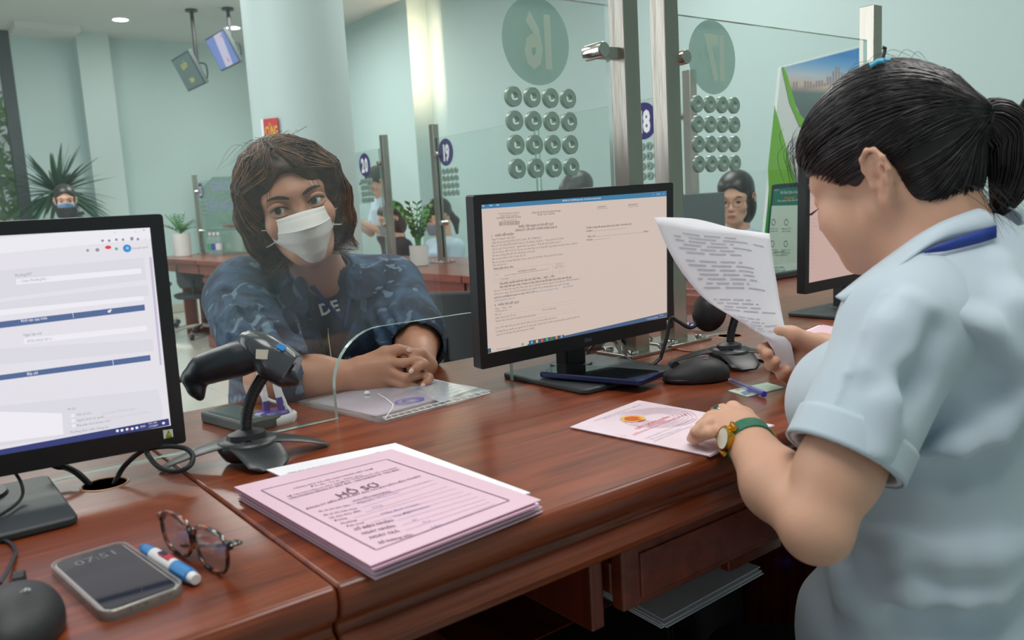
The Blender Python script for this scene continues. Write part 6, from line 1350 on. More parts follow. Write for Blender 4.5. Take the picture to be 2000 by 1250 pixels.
def seat_stool(lb, x, y, zs=.38, back=None, grp=None, col=None):
    t = thing('swivel_chair', lb, 'chair', (x, y, 0), 0, grp); m_ = col or mat('charcoal_seat_fabric', rgb(52, 56, 58), .7, bump=.2, bscale=600)
    MB().lathe([(0, zs - .05), (.19, zs - .05), (.215, zs - .03), (.215, zs - .008), (.19, zs), (0, zs)], 32).build('seat', m_, t, smooth=True)
    MB().cyl((0, 0, .08), (0, 0, zs - .05), .025, 14).build('gas_lift', M_CHROME, t, smooth=True)
    for k in range(5):
        a = 2 * PI * k / 5 + .3; c, s_ = math.cos(a), math.sin(a)
        MB().tube([(0, 0, .11), (.14 * c, .14 * s_, .10), (.27 * c, .27 * s_, .065)], [.024, .018, .013], 8).build('leg', M_CHROME, t, smooth=True)
        MB().cyl((.27 * c - .012 * s_, .27 * s_ + .012 * c, .028), (.27 * c + .012 * s_, .27 * s_ - .012 * c, .028), .027, 14).build('caster', M_BLACK, t, smooth=True)
    if back is not None:
        c, s_ = math.cos(back), math.sin(back)
        MB().tube([(.15 * c, .15 * s_, zs - .04), (.25 * c, .25 * s_, zs + .02), (.25 * c, .25 * s_, zs + .14)], .016, 8).build('back_bar', M_BLACK, t, smooth=True)
        b = MB(); o_ = []
        for rr in (.225, .255):
            for zz in (zs + .06, zs + .11, zs + .25, zs + .29):
                sp = .62 if zz in (zs + .11, zs + .25) else .5
                for k in range(13): a = back + (k / 12 - .5) * 2 * sp; o_.append((rr * math.cos(a), rr * math.sin(a), zz))
        fc = []
        for L0 in (0, 52):
            for j in range(3):
                for i in range(12): q = (L0 + j * 13 + i, L0 + j * 13 + i + 1, L0 + (j + 1) * 13 + i + 1, L0 + (j + 1) * 13 + i); fc.append(q if L0 else q[::-1])
        for i in range(12): fc += [(i, i + 1, 52 + i + 1, 52 + i), (39 + i + 1, 39 + i, 91 + i, 91 + i + 1)]
        for j in range(3): fc += [((j + 1) * 13, j * 13, 52 + j * 13, 52 + (j + 1) * 13), (j * 13 + 12, (j + 1) * 13 + 12, 52 + (j + 1) * 13 + 12, 52 + j * 13 + 12)]
        b.add(o_, fc).build('backrest', m_, t, smooth=True, bevel=.008)
    return t
seat_stool('swivel stool under the woman reading papers', .985, .42, .30)
# the papers she holds up
def papers():
    D = 1.26; t = thing('held_papers', 'white printed papers held up in the woman\'s right hand', 'papers', tuple(Pd(1500, 640, D)))
    for q, off in enumerate((0.0, .012, .02)):
        ctl = [[(1278 + 6 * q, 424, -.02), (1360, 440 - 6 * q, -.01), (1440, 448, .0), (1503 - 4 * q, 456, .02)],
               [(1312, 500, -.01), (1390, 505, -.005), (1455, 508, .0), (1512, 524, .015)],
               [(1372, 580, .0), (1430, 580, .0), (1480, 582, 0), (1523, 590, .01)],
               [(1440, 625, .0), (1470, 640, -.004), (1500, 645, -.004), (1533, 640, .0)],
               [(1500, 668, .0), (1512, 672, -.002), (1526, 674, -.002), (1545, 672, .0)],
               [(1530, 738, .02), (1538, 736, .02), (1548, 732, .02), (1556, 728, .02)]]
        rows = [[np.array(p) for p in bez([Vector(Pd(x, y, D + dd + off)) for x, y, dd in r], 6)] for r in ctl]
        cols = [[np.array(p) for p in bez([Vector(r[i]) for r in rows], 5)] for i in range(len(rows[0]))]
        nu = len(cols); nv = len(cols[0]); b = MB(); b.add([tuple(cols[i][j]) for j in range(nv) for i in range(nu)], [(j * nu + i, j * nu + i + 1, (j + 1) * nu + i + 1, (j + 1) * nu + i) for j in range(nv - 1) for i in range(nu - 1)])
        keep(b.build('sheet', M_PAPER, solid=.0004, smooth=True), t)
        if q == 0:
            g = MB(); rn = random.Random(8)
            def sp(u, v, o2=.0012):
                i = u * (nu - 1); j = v * (nv - 1); i0 = min(int(i), nu - 2); j0 = min(int(j), nv - 2); a = cols[i0][j0] * (1 - i + i0) + cols[i0 + 1][j0] * (i - i0); c = cols[i0][j0 + 1] * (1 - i + i0) + cols[i0 + 1][j0 + 1] * (i - i0)
                p = a * (1 - j + j0) + c * (j - j0); return p + _n(EYE - p) * o2
            for k in range(26):
                v = .06 + k * .022; u0 = .1 + .05 * (k % 3 == 0); u1 = .55 + .38 * rn.random()
                if k in (6, 14, 15, 20): continue
                n_ = 14; vv = []
                for i in range(n_ + 1): vv.append(tuple(sp(u0 + (u1 - u0) * i / n_, v)))
                for i in range(n_ + 1): vv.append(tuple(sp(u0 + (u1 - u0) * i / n_, v + .0055)))
                g.add(vv, [(i, i + 1, n_ + 2 + i, n_ + 1 + i) for i in range(n_) if (i * 7 + k * 3) % 5])
            ob = keep(g.build('printed_lines', mat('soft_print', rgb(192, 192, 202), .7)), t); ob['kind'] = 'stuff'
papers()
# ================================================================== customer with the white mask
def customer():
    t = thing('person', 'customer in a white mask and mottled blue jacket, hands clasped behind the glass', 'person', (.70, 1.75, 0))
    SCL = 1.06; D = 1.53
    yw, pt = math.radians(22), math.radians(10)
    F = camv(math.sin(yw), math.sin(pt), -math.cos(yw)); U = camv(-.33, -.94, -.05); R, _ = RT(F, U, (0, 0, 0))
    o = Pd(582, 401, D) - R @ (V(0, .088, .003) * SCL); W = toW(R, o, SCL); M = m4(R, o, SCL)
    body = SDF(); body.join(head_sdf(True, False).xf(R, o, SCL))
    Nb = Pd(634, 552, 1.735); Nl = Pd(622, 650, 1.86)
    body.cap(W((0, -.03, -.02)), Nb, .050, .054, k=.03)
    # arms
    shR, shL = Pd(462, 585, 1.70), Pd(768, 570, 1.80)
    elR = Pd(532, 742, 1.44); wrR = Pd(700, 733, 1.475)
    body.chain([Nb, Nl, shR + camv(.02, .02, .02), shR * .5 + elR * .5, elR], [.046, .05, .030, .040, .044], k=.02); mR = elR * .5 + wrR * .5; body.cap(elR, mR, .043, .037, k=.02); body.cap(mR, wrR, .037, .026, k=.02)
    elL = Pd(815, 668, 1.68); wrL = Pd(822, 712, 1.54); body.chain([Nl, shL + camv(-.02, .02, .02), shL * .5 + elL * .5, elL], [.05, .030, .040, .045], k=.02); body.cap(elL, wrL, .042, .027, k=.02)
    H = 1.475; P = lambda x, y, d=0: Pd(x, y, H + d)
    # right hand (back of hand towards us)
    kn = [P(752, 757, .004), P(757, 741, -.006), P(757, 723, -.010), P(757, 707, -.006)]
    fR = [[P(778, 758, .0), P(795, 757, .012), P(803, 756, .02)], [P(786, 752, -.014), P(806, 754, -.004), P(818, 754, .010)], [P(790, 738, -.016), P(814, 733, -.006), P(829, 734, .008)], [P(788, 709, -.012), P(810, 705, -.004), P(826, 705, .006)]]
    chain_hand(body, wrR + camv(.004, 0, 0), kn, fR, [P(722, 706, .01), P(752, 690, .004), P(776, 684, .004), P(796, 684, .008)], rp=.016, scale=1.05)
    # left hand (fingers woven between)
    kl = [P(812, 762, .03), P(818, 746, .03), P(820, 728, .03), P(818, 712, .03)]
    fL = [[P(800, 770, .014), P(786, 774, .004), P(773, 773, -.004)], [P(826, 752, .006), P(820, 762, -.010), P(809, 767, -.016)], [P(838, 738, .006), P(834, 748, -.008), P(828, 750, -.014)], [P(830, 712, .004), P(818, 716, -.012), P(806, 722, -.018)]]
    body.cap(wrL, P(838, 715, .05), .020, .014, k=.01); chain_hand(body, wrL, kl, fL, [P(838, 715, .05), P(820, 694, .03), P(812, 692, .016), P(803, 694, .008)], rp=.014, scale=1.02)
    body.mesh('body', .0026, M_SKINM, t)
    for tp, dr in ((fR[3][2], (1, -.1, 0)), (P(797, 683, .004), (1, .0, 0)), (fL[0][2], (-.5, .7, -.2)), (fL[1][2], (-.4, .8, -.2)), (fL[2][2], (-.3, .9, -.2)), (fL[3][2], (-.6, .6, -.3))):
        q = tp + camv(*dr) * .003 - camv(0, 0, 1) * .0062; Mx = frame(Vector(q), Vector(camv(*dr)), Vector(camv(-dr[1], dr[0], 0)))
        keep(MB().lathe([(0, -.002), (.005, -.001), (.0048, .0), (.002, .0008), (0, .001)], 14, Mx, sy=.8).build('fingernail', M_NAIL, smooth=True), t)
    eyes(t, R, o, SCL, look=(.30, .02), M_SK=M_SKINM); brows(t, R, o, M_HDRK, SCL, h=.021, s=head_sdf(False))
    # mask
    M_MASK = mat('white_mask_fabric', rgb(226, 222, 218), .8, bump=.25, bscale=900, var=.02)
    def mk(u, v):
        hw = np.interp(v, [0, .32, .55, 1], [.050, .0585, .055, .026]); X = u * hw
        zt = -.008 - .004 * abs(u) ** 1.6; zb = -.100 + .018 * abs(u) ** 2.5; Z = zt * (1 - v) + zb * v
        if v > .30: pass
        y0 = np.interp(v, [0, .12, .32, .5, .8, 1], [.1065, .120, .132, .128, .116, .098]); edge = np.interp(v, [0, .32, .6, 1], [.074, .050, .048, .078])
        Y = edge + (y0 - edge) * (1 - abs(u) ** 2.2); g_ = .0
        if abs(v - .30) < .012: g_ = .0022
        return (X, Y + g_ * (1 - abs(u)), Z)
    b = MB(); nu, nv = 33, 41; b.add([mk(-1 + 2 * i / (nu - 1), j / (nv - 1)) for j in range(nv) for i in range(nu)], [(j * nu + i, j * nu + i + 1, (j + 1) * nu + i + 1, (j + 1) * nu + i) for j in range(nv - 1) for i in range(nu - 1)])
    keep(b.xf(M).build('face_mask', M_MASK, smooth=True, solid=.0016, angle=80), t)
    for vv in (.30,): keep(MB().tube([tuple(V(*mk(-1 + k / 12, vv)) + V(0, .0012, .0)) for k in range(25)], .0009, 6).xf(M).build('mask_seam', M_MASK, smooth=True), t)
    st = MB()
    for vv in (.05, .075, .965):
        for k in range(36): p0 = V(*mk(-.92 + 1.84 * k / 36, vv)); p1 = V(*mk(-.92 + 1.84 * (k + .5) / 36, vv)); st.tube([tuple(p0 + V(0, .0012, 0)), tuple(p1 + V(0, .0012, 0))], .0005, 4)
    ob = keep(st.xf(M).build('mask_stitching', mat('grey_stitch', rgb(176, 174, 176), .8)), t); ob['kind'] = 'stuff'
    for x in (-1, 1):
        keep(MB().tube(bez([mk(x * .98, .22), (x * .078, .03, -.02), (x * .086, -.005, .012), (x * .088, -.018, .02)], 5), .0012, 6).xf(M).build('ear_loop', M_MASK, smooth=True), t)
        keep(MB().tube(bez([mk(x * .98, .55), (x * .074, .03, -.055), (x * .084, -.01, -.03), (x * .088, -.018, -.0)], 5), .0012, 6).xf(M).build('ear_loop', M_MASK, smooth=True), t)
    # hair: centre-right parting, jaw-length
    hv = SDF(); hv.ell((0, -.016, .046), (.084, .103, .078), k=.01); hv.ell((0, -.03, -.015), (.084, .080, .085), k=.03); hv.ell((0, .03, .058), (.064, .066, .048), k=.03)
    for x in (-1, 1): hv.chain([(x * .046, .062, .086), (x * .068, .048, .050), (x * .079, .026, .0), (x * .076, .014, -.050), (x * .070, .006, -.088)], [.018, .021, .021, .019, .010], k=.02); hv.chain([(x * .060, -.03, -.03), (x * .058, -.03, -.095)], [.034, .016], k=.02)
    hv.ell((.004, .098, -.055), (.053, .080, .118), k=.010, op=-1)
    hw = hv.xf(R, o, SCL); hw.mesh('hair', .003, M_HBRN, t)
    rn = random.Random(5); base = []; offs = []; NJ = 15; nst = 0
    for k in range(1500):
        side = 1 if rn.random() < .45 else -1; y0 = .086 - .17 * rn.random(); az = math.radians(rn.uniform(12, 178)); zend = (-.070 - .045 * rn.random()) if az > .7 else (-.045 - .05 * rn.random()); o3 = .0002 + .005 * rn.random() ** 2
        for j in range(NJ):
            u = j / (NJ - 1); z = .122 + (zend - .122) * u ** 1.15; w_ = min(1, u * 2.1); rad_ = .03 + .06 * math.sin(w_ * PI / 2)
            ang_ = az * (.55 + .45 * w_) if az < 1.2 else az
            q = V(.014 * (1 - w_) + side * math.sin(ang_) * rad_ * w_, (y0 * (1 - w_)) + (math.cos(ang_) * rad_) * w_ - .014 * w_, z)
            if az < 1.1 and z < .06: q = V(side * max(abs(q[0]), .062 + .012 * rn.random() * 0), min(q[1], .052), z)
            base.append(q); offs.append(o3 + (.004 * max(0, (u - .8)) * 5 * rn.random()))
    PA = push_all(base, hv, lambda P: np.stack([P[:, 0] * 0, P[:, 0] * 0 - .014, np.minimum(P[:, 2], .05)], 1), np.array(offs)).reshape(-1, NJ, 3)
    for gi in range(4): strands('hair_strands', [[W(q) for q in p] for p in PA[gi::4]], (.0012, .0015, .0011, .0016)[gi], (M_HBST, M_HBRN, mat_hair('copper_brown_hair', rgb(96, 62, 46), rgb(160, 108, 76)), M_HBRN)[gi], t, 4, taper=.15)
    fr = []
    for k in range(26):
        a = V(.016, .076 + rn.gauss(0, .004), .100); sd_ = -1 if k < 18 else 1; w_ = rn.random()
        fr.append([W(a), W(a + V(sd_ * .012, .022, .0)), W(V(sd_ * (.020 + .02 * w_), .104, .062)), W(V(sd_ * (.030 + .026 * w_), .100, .030 - .03 * w_))])
    for k in range(22):
        a = V(rn.gauss(0, .03), -.01 + rn.gauss(0, .03), .116); fr.append([W(a), W(a + V(rn.gauss(0, .03), -.02, .008 + rn.random() * .008)), W(a + V(rn.choice((-1, 1)) * (.05 + .03 * rn.random()), .02, -.01 - .03 * rn.random()))])
    strands('loose_hairs', [[tuple(x) for x in bez([Vector(q) for q in p], 5)] for p in fr], .0003, M_HBRN, t, 3)
    # ---- jacket
    m = mat('mottled_blue_denim', rgb(52, 72, 96), .8, bump=.4, bscale=500); nt = m.node_tree; bs = nt.nodes['Principled BSDF']; tc = [n for n in nt.nodes if n.type == 'TEX_COORD'][0]
    n1 = nt.nodes.new('ShaderNodeTexNoise'); n1.inputs['Scale'].default_value = 16; n1.inputs['Detail'].default_value = 5; n1.inputs['Roughness'].default_value = .65; n1.inputs['Distortion'].default_value = .8; nt.links.new(tc.outputs['Object'], n1.inputs['Vector'])
    cr = nt.nodes.new('ShaderNodeValToRGB'); cr.color_ramp.elements[0].position = .38; cr.color_ramp.elements[0].color = rgb(22, 34, 54); cr.color_ramp.elements[1].position = .62; cr.color_ramp.elements[1].color = rgb(56, 84, 112)
    nt.links.new(n1.outputs[0], cr.inputs[0]); vo = nt.nodes.new('ShaderNodeTexNoise'); vo.inputs['Scale'].default_value = 30; vo.inputs['Detail'].default_value = 2; vo.inputs['Distortion'].default_value = .7; nt.links.new(tc.outputs['Object'], vo.inputs['Vector'])
    c2 = nt.nodes.new('ShaderNodeValToRGB'); c2.color_ramp.elements[0].position = .60; c2.color_ramp.elements[1].position = .66; nt.links.new(vo.outputs[0], c2.inputs[0])
    mx = nt.nodes.new('ShaderNodeMix'); mx.data_type = 'RGBA'; nt.links.new(c2.outputs[0], mx.inputs[0]); nt.links.new(cr.outputs[0], mx.inputs[6]); mx.inputs[7].default_value = rgb(98, 122, 140); nt.links.new(mx.outputs[2], bs.inputs['Base Color'])
    M_TEE = mat('charcoal_cotton', rgb(48, 54, 66), .85, bump=.2, bscale=900)
    s = SDF(); G = lambda x, y, d: Pd(x, y, d)
    ct = G(618, 690, 1.84); rt = Matrix.Rotation(math.atan2(*(RW @ np.array([1., 0, 0]))[[1, 0]]), 3, 'Z'); Rz = np.array(rt)
    s.ell(G(608, 640, 1.82), (.195, .135, .15), Rz, k=.03); s.ell(G(615, 780, 1.88), (.19, .145, .20), Rz, k=.06); s.ell(G(625, 980, 1.92), (.19, .15, .2), Rz, k=.06)
    s.cap(G(478, 560, 1.76), G(760, 556, 1.84), .066, .066, k=.05); s.cap(G(634, 540, 1.735), G(620, 600, 1.80), .064, .10, k=.04)
    tee = SDF(); tee.p = list(s.p)
    def shrink(q, e):
        z = SDF(); z.p = [(k_, o_, kk, {**a, **({'ra': a['ra'] - e, 'rb': a['rb'] - e} if k_ == 'cap' else {'r': a['r'] - e})}) for k_, o_, kk, a in q.p]; return z
    te = shrink(tee, .006); te.cap(W((0, -.03, -.02)), Nb + camv(0, -.02, 0), .050, .052, k=.004, op=-1)
    te.mesh('t_shirt', .005, M_TEE, t)
    base = SDF(); base.p = list(s.p)
    def crease(pts, r, k, op, off=0.0, q_=None):
        q = [hit(base, x, y, off) for x, y in pts]; q = [a for a in q if a is not None]
        if len(q) > 1: s.chain(q, [r * .4] + [r] * (len(q) - 2) + [r * .4] if len(q) > 2 else [r, r], k=k, op=op)
    # sleeves
    s.cap(shR + V(0, 0, .0), elR * .75 + shR * .25, .068, .066, k=.04); s.cap(elR * .75 + shR * .25, elR + _n(wrR - elR) * .03, .064, .058, k=.02)
    s.cap(shL, elL * .8 + shL * .2, .068, .066, k=.04); s.cap(elL * .8 + shL * .2, elL + _n(wrL - elL) * .02, .062, .058, k=.02)
    base = SDF(); base.p = list(s.p)
    rn2 = random.Random(4)
    for pts in ([(430, 560), (470, 600), (500, 660)], [(420, 620), (455, 650), (490, 700)], [(415, 680), (450, 700), (500, 720)], [(520, 640), (560, 680), (590, 700)], [(500, 600), (540, 640), (560, 690)], [(740, 600), (770, 640), (790, 660)], [(720, 620), (745, 660), (760, 680)], [(770, 600), (790, 630), (803, 650)], [(560, 560), (580, 620), (600, 690)]): crease(pts, .007, .02, 1); crease([(x + 12, y + 5) for x, y in pts], .005, .02, -1, .002)
    # open front: remove a wedge over the chest; arm holes at the sleeve ends
    p1, p2 = hit(base, 640, 560), hit(base, 655, 740)
    fa = hit(base, 622, 575), hit(base, 690, 575), hit(base, 648, 700)
    nrm = camv(0, 0, -1)
    s.cap(Pd(650, 530, 1.62), Pd(655, 610, 1.70), .052, .040, k=.01, op=-1); s.cap(Pd(655, 610, 1.70), Pd(648, 700, 1.715), .040, .010, k=.01, op=-1)
    s.cap(W((0, -.03, -.02)), Nb + camv(0, -.012, 0), .060, .062, k=.01, op=-1)
    s.cap(elR, elR + _n(wrR - elR) * .2, .050, .050, k=.004, op=-1); s.cap(elL, elL + _n(wrL - elL) * .2, .050, .050, k=.004, op=-1)
    s.mesh('jacket', .0042, m, t)
    # collar flaps
    for pts in ([(592, 520), (560, 560), (585, 640), (612, 600)], [(680, 505), (735, 520), (765, 545), (745, 570), (690, 600), (668, 560)]):
        q = [hit(base, x, y, .010) for x, y in pts]
        if all(a is not None for a in q): c_ = sum(q) / len(q) + camv(0, 0, -.006); MBc = MB().add([tuple(a) for a in q] + [tuple(c_)], [(i, (i + 1) % len(q), len(q)) for i in range(len(q))]); keep(MBc.build('collar_flap', m, solid=.003, smooth=True, subsurf=2), t)
    # lanyard, zip, lettering
    for pts in ([(585, 520), (610, 560), (640, 595), (668, 625)], [(690, 520), (686, 560), (680, 600), (672, 640)]):
        q = [hit(te, x, y, .004) for x, y in pts]; q = [a for a in q if a is not None]
        if len(q) > 2: keep(MB().tube(bez([Vector(a) for a in q], 5), .0045, 8, flat=.3, up=tuple(camv(0, 0, 1))).build('lanyard', mat('navy_ribbon', rgb(24, 44, 104), .5), smooth=True), t)
    q = [hit(base, x, y, .002) for x, y in ((640, 640), (644, 670), (648, 700))]; q = [a for a in q if a is not None]
    if len(q) > 1: keep(MB().tube(q, .0018, 6).build('zip', M_CHROME, smooth=True), t)
    q = [hit(te, 622 + 18 * i, 600 - 5 * i, .0025) for i in range(3)]
    if all(a is not None for a in q):
        a = q[0]; d = _n(q[2] - q[0]); up = camv(.0, -1, 0); up = _n(up - d * (up @ d)); g = MB(); put_text(g, 'DE', 0, -.018, .024, 0, 'L', bold=.03, width=.040, fn=lambda u, v: tuple(a + d * u + up * v - camv(0, 0, 1) * .0015)); keep(g.build('shirt_lettering', mat('white_print', rgb(215, 218, 220), .6), solid=.0008), t)
    tr_ = SDF(); hp = V(.86, 1.86, .42)
    for l in (-.09, .09): a = hp + V(.8, -.6, 0) * l; kne = a + V(-.22, -.25, .0); tr_.cap(a, kne, .08, .062, k=.05); tr_.cap(kne, kne + V(0, 0, -.36), .058, .045, k=.02)
    tr_.mesh('trousers', .01, mat('black_trousers', rgb(22, 22, 26), .8), t)
    return t
customer()
seat_stool('swivel stool the masked customer sits on', .86, 1.88, .34)
# ================================================================== people in the background
M_PALE = mat('pale_blue_uniform', rgb(190, 212, 228), .8); M_NAVY = mat('navy_top', rgb(28, 30, 44), .85)
def bg_person(lb, px, dep, ang, hair, shirt, mask=None, glasses=False, sc=1.0, pitch=8, cap=None, arms=((.30, .12), (.30, .12)), seat_z=.46, tall=None, roll=0.0, camera=False):
    c = Pd(px[0], px[1], dep); a = math.radians(ang); h = V(math.cos(a), math.sin(a), 0); r = V(math.sin(a), -math.cos(a), 0); pt = math.radians(pitch)
    F = math.cos(pt) * h - math.sin(pt) * V(0, 0, 1); U = math.sin(pt) * h + math.cos(pt) * V(0, 0, 1) + r * math.sin(roll); R, o = RT(F, U, c - V(0, 0, .02)); W = toW(R, o, sc); M = m4(R, o, sc)
    t = thing('person', lb, 'person', (c[0] - h[0] * .05, c[1] - h[1] * .05, 0))
    hs = head_sdf().xf(R, o, sc); body = SDF(); body.join(hs); nb = o - h * .035 + V(0, 0, -.165)
    body.cap(W((0, -.03, -.02)), nb, .050, .058, k=.03)
    sl, sr = nb - r * .165 + V(0, 0, -.045), nb + r * .165 + V(0, 0, -.045); hip = V(nb[0] - h[0] * .05, nb[1] - h[1] * .05, seat_z + .08)
    top = SDF(); top.cap(sl + r * .03, sr - r * .03, .062, .062, k=.04); top.cap(nb + V(0, 0, -.01), nb + V(0, 0, -.08), .060, .11, k=.03); top.ell(nb + V(0, 0, -.17) - h * .01, (.165, .115, .19), (0, 0, a - PI / 2), k=.05)
    top.ell((nb + hip) / 2 + V(0, 0, -.05), (.150, .115, max(.12, abs(nb[2] - hip[2]) * .55)), (0, 0, a - PI / 2), k=.05)
    for s_, sh, (fw, dn) in ((-1, sl, arms[0]), (1, sr, arms[1])):
        el = sh + r * s_ * .03 + h * fw * .25 + V(0, 0, -.25); hd = el + h * fw * .75 + V(0, 0, dn) - r * s_ * .08
        body.cap(sh, el, .042, .036, k=.02); body.cap(el, hd, .036, .024, k=.02); body.ell(hd + h * .04, (.035, .05, .018), (0, 0, a - PI / 2), k=.02)
        top.cap(sh, sh * .45 + el * .55, .058, .052, k=.03)
    body.mesh('body', .0055, M_SKIN, t); top.mesh('shirt', .008, shirt, t)
    hv = SDF(); hv.ell((0, -.016, .058), (.083, .101, .085), k=.01); hv.ell((0, .03, .066), (.064, .068, .050), k=.03)
    if hair == 'bob': hv.ell((0, -.03, -.03), (.088, .080, .105), k=.03)
    if hair == 'long': hv.ell((0, -.04, -.05), (.084, .072, .14), k=.03); hv.cap((0, -.07, -.05), (0, -.075, -.2), .05, .03, k=.03)
    if hair == 'tail': hv.cap((0, -.09, .02), (.0, -.13, -.06), .028, .026, k=.02); hv.cap((0, -.13, -.06), (.01, -.12, -.15), .026, .012, k=.02)
    hv.ell((0, .085, -.045), (.060, .080, .112), k=.012, op=-1)
    if hair in ('tail', 'short'): hv.ell((0, .03, -.07), (.1, .09, .06), k=.02, op=-1)
    hv.xf(R, o, sc).mesh('hair', .0055, M_HDRK, t)
    for x in (-1, 1):
        keep(MB().lathe([(0, -.004), (.011, -.002), (.011, .002), (0, .004)], 12, Matrix.Translation((x * .032, .0885, .003)) @ Matrix.Rotation(PI / 2, 4, 'X'), sy=.55).xf(M).build('eye', mat('dark_eye', rgb(50, 38, 34), .2), smooth=True), t)
        keep(MB().tube([(x * .014, .094, .022), (x * .032, .091, .027), (x * .048, .080, .022)], .0028, 6).xf(M).build('eyebrow', M_HDRK, smooth=True), t)
    if not mask: keep(MB().lathe([(0, -.003), (.019, -.001), (.019, .001), (0, .003)], 14, Matrix.Translation((0, .1025, -.060)) @ Matrix.Rotation(PI / 2, 4, 'X'), sy=.32).xf(M).build('lips', M_LIP, smooth=True), t)
    if mask:
        def mk(u, v):
            hw = .066 - .012 * v * v; return (u * hw, .060 + (.068 - .02 * v) * (1 - abs(u) ** 2.2) - .01 * abs(u), -.008 - .088 * v - .018 * abs(u) * (1 - v))
        b = MB(); b.add([mk(-1 + 2 * i / 16, j / 12) for j in range(13) for i in range(17)], [(j * 17 + i, j * 17 + i + 1, (j + 1) * 17 + i + 1, (j + 1) * 17 + i) for j in range(12) for i in range(16)])
        keep(b.xf(M).build('face_mask', mask, solid=.003, smooth=True), t)
        for x in (-1, 1): keep(MB().tube([(x * .064, .062, -.03), (x * .080, .01, -.01), (x * .084, -.01, .005)], .0018, 5).xf(M).build('ear_loop', mask, smooth=True), t)
    if glasses:
        for x in (-1, 1):
            keep(MB().tube([(x * .032 + .0235 * math.cos(k * PI / 12), .104, -.001 + .020 * math.sin(k * PI / 12)) for k in range(25)], .0010, 5, caps=False).xf(M).build('glasses_rim', mat('thin_metal_frame', rgb(70, 56, 50), .3, metal=.6), smooth=True), t)
            keep(MB().tube([(x * .0555, .104, .004), (x * .078, .04, .006), (x * .082, -.01, .006)], .0010, 5).xf(M).build('glasses_arm', mat('thin_metal_frame', rgb(70, 56, 50), .3), smooth=True), t)
        keep(MB().tube([(-.009, .105, .002), (0, .107, .005), (.009, .105, .002)], .0010, 5).xf(M).build('glasses_bridge', mat('thin_metal_frame', rgb(70, 56, 50), .3), smooth=True), t)
    if cap is not None:
        cs = SDF(); cs.ell((0, -.012, .075), (.088, .105, .078), k=.01); cs.ell((0, .10, .070), (.070, .075, .010), (-.15, 0, 0), k=.01); cs.xf(R, o, sc).mesh('cap', .006, cap, t)
    if camera:
        q = o + h * .22 + V(0, 0, -.10); Rz = Matrix.Rotation(a - PI / 2, 4, 'Z'); Mx = Matrix.Translation(Vector(q)) @ Rz
        cam_ = thing('handheld_camera', 'black camera held up by the person in the blue mask', 'camera', M=Mx)
        MB().box((0, 0, 0), (.14, .06, .09)).box((-.09, .01, -.01), (.06, .04, .03)).build('camera_body', M_BLACK, cam_, bevel=.006); MB().cyl((0, .03, 0), (0, .11, 0), .036, 20).build('lens', M_BLACK, cam_, smooth=True, bevel=.002)
    # collar and legs
    for x in (-1, 1):
        p = [nb + r * x * .015 + h * .055 + V(0, 0, -.02), nb + r * x * .06 + h * .035 + V(0, 0, .015), nb + r * x * .065 + h * .07 + V(0, 0, -.055), nb + r * x * .025 + h * .105 + V(0, 0, -.075)]
        keep(MB().add([tuple(q) for q in p], [(0, 1, 2, 3)]).build('collar', shirt, solid=.005, smooth=True), t)
    tr_ = SDF()
    for x in (-1, 1):
        a_ = hip + r * x * .08
        if tall: tr_.cap(a_, V(a_[0], a_[1], .08), .075, .05, k=.03)
        else: kne = a_ + h * .40; tr_.cap(a_, kne, .075, .06, k=.04); tr_.cap(kne, V(kne[0], kne[1], .07), .055, .045, k=.02)
    tr_.ell(hip + V(0, 0, -.0), (.16, .13, .10), (0, 0, a - PI / 2), k=.04)
    tr_.mesh('trousers', .012, mat('black_trousers', rgb(22, 22, 26), .8), t)
    return t, c, h
M_MGREY = mat('grey_mask', rgb(150, 152, 160), .8); M_MBLUE = mat('sky_blue_mask', rgb(104, 150, 196), .8)
def dX(px, py, x): p = Px(px, py, x); return float((p - EYE) @ RW[:, 2])
PP = []
PP.append(bg_person('clerk with round glasses and shoulder-length hair, sitting behind the grey monitor back', (1437, 383), dX(1437, 383, 3.22), 205, 'bob', M_PALE, glasses=True, pitch=6))
PP.append(bg_person('clerk in a grey mask and pale shirt behind the potted plant at window 19', (856, 420), dX(856, 420, 3.2), 178, 'tail', M_PALE, mask=M_MGREY, pitch=14))
PP.append(bg_person('person in a navy top with short black hair behind window 20', (765, 424), dX(765, 424, 3.2), 168, 'bob', M_NAVY, mask=M_MGREY, pitch=12))
PP.append(bg_person('standing man in a dark cap and pale shirt behind window 20', (738, 352), dX(738, 352, 3.75), 172, 'short', M_PALE, cap=mat('dark_green_cap', rgb(52, 62, 56), .8), pitch=24, seat_z=.75, tall=True))
PP.append(bg_person('person with dark hair, only the top of the head showing above the middle monitor', (1132, 376), dX(1132, 376, 3.25), 160, 'short', M_PALE, pitch=30))
PP.append(bg_person('person in a sky blue mask with a camera, in front of the tall palm plant', (127, 388), 6.9, 262, 'long', M_PALE, mask=M_MBLUE, pitch=4, camera=True, arms=((.30, .16), (.30, .16))))
for i, (t_, c_, h_) in enumerate(PP):
    if i == 3: continue
    q = c_ - V(h_[0], h_[1], 0) * .12
    seat_stool(['swivel chair of the clerk with round glasses', 'swivel chair of the clerk behind the potted plant', 'swivel chair of the person in navy at window 20', '', 'swivel chair of the person hidden by the middle monitor', 'stool of the person in the sky blue mask'][i], q[0], q[1], .44, back=math.atan2(-h_[1], -h_[0]) if i in (0, 1, 4) else None, col=mat('cobalt_chair_fabric', rgb(40, 84, 170), .7) if i == 1 else None, grp='staff chairs')
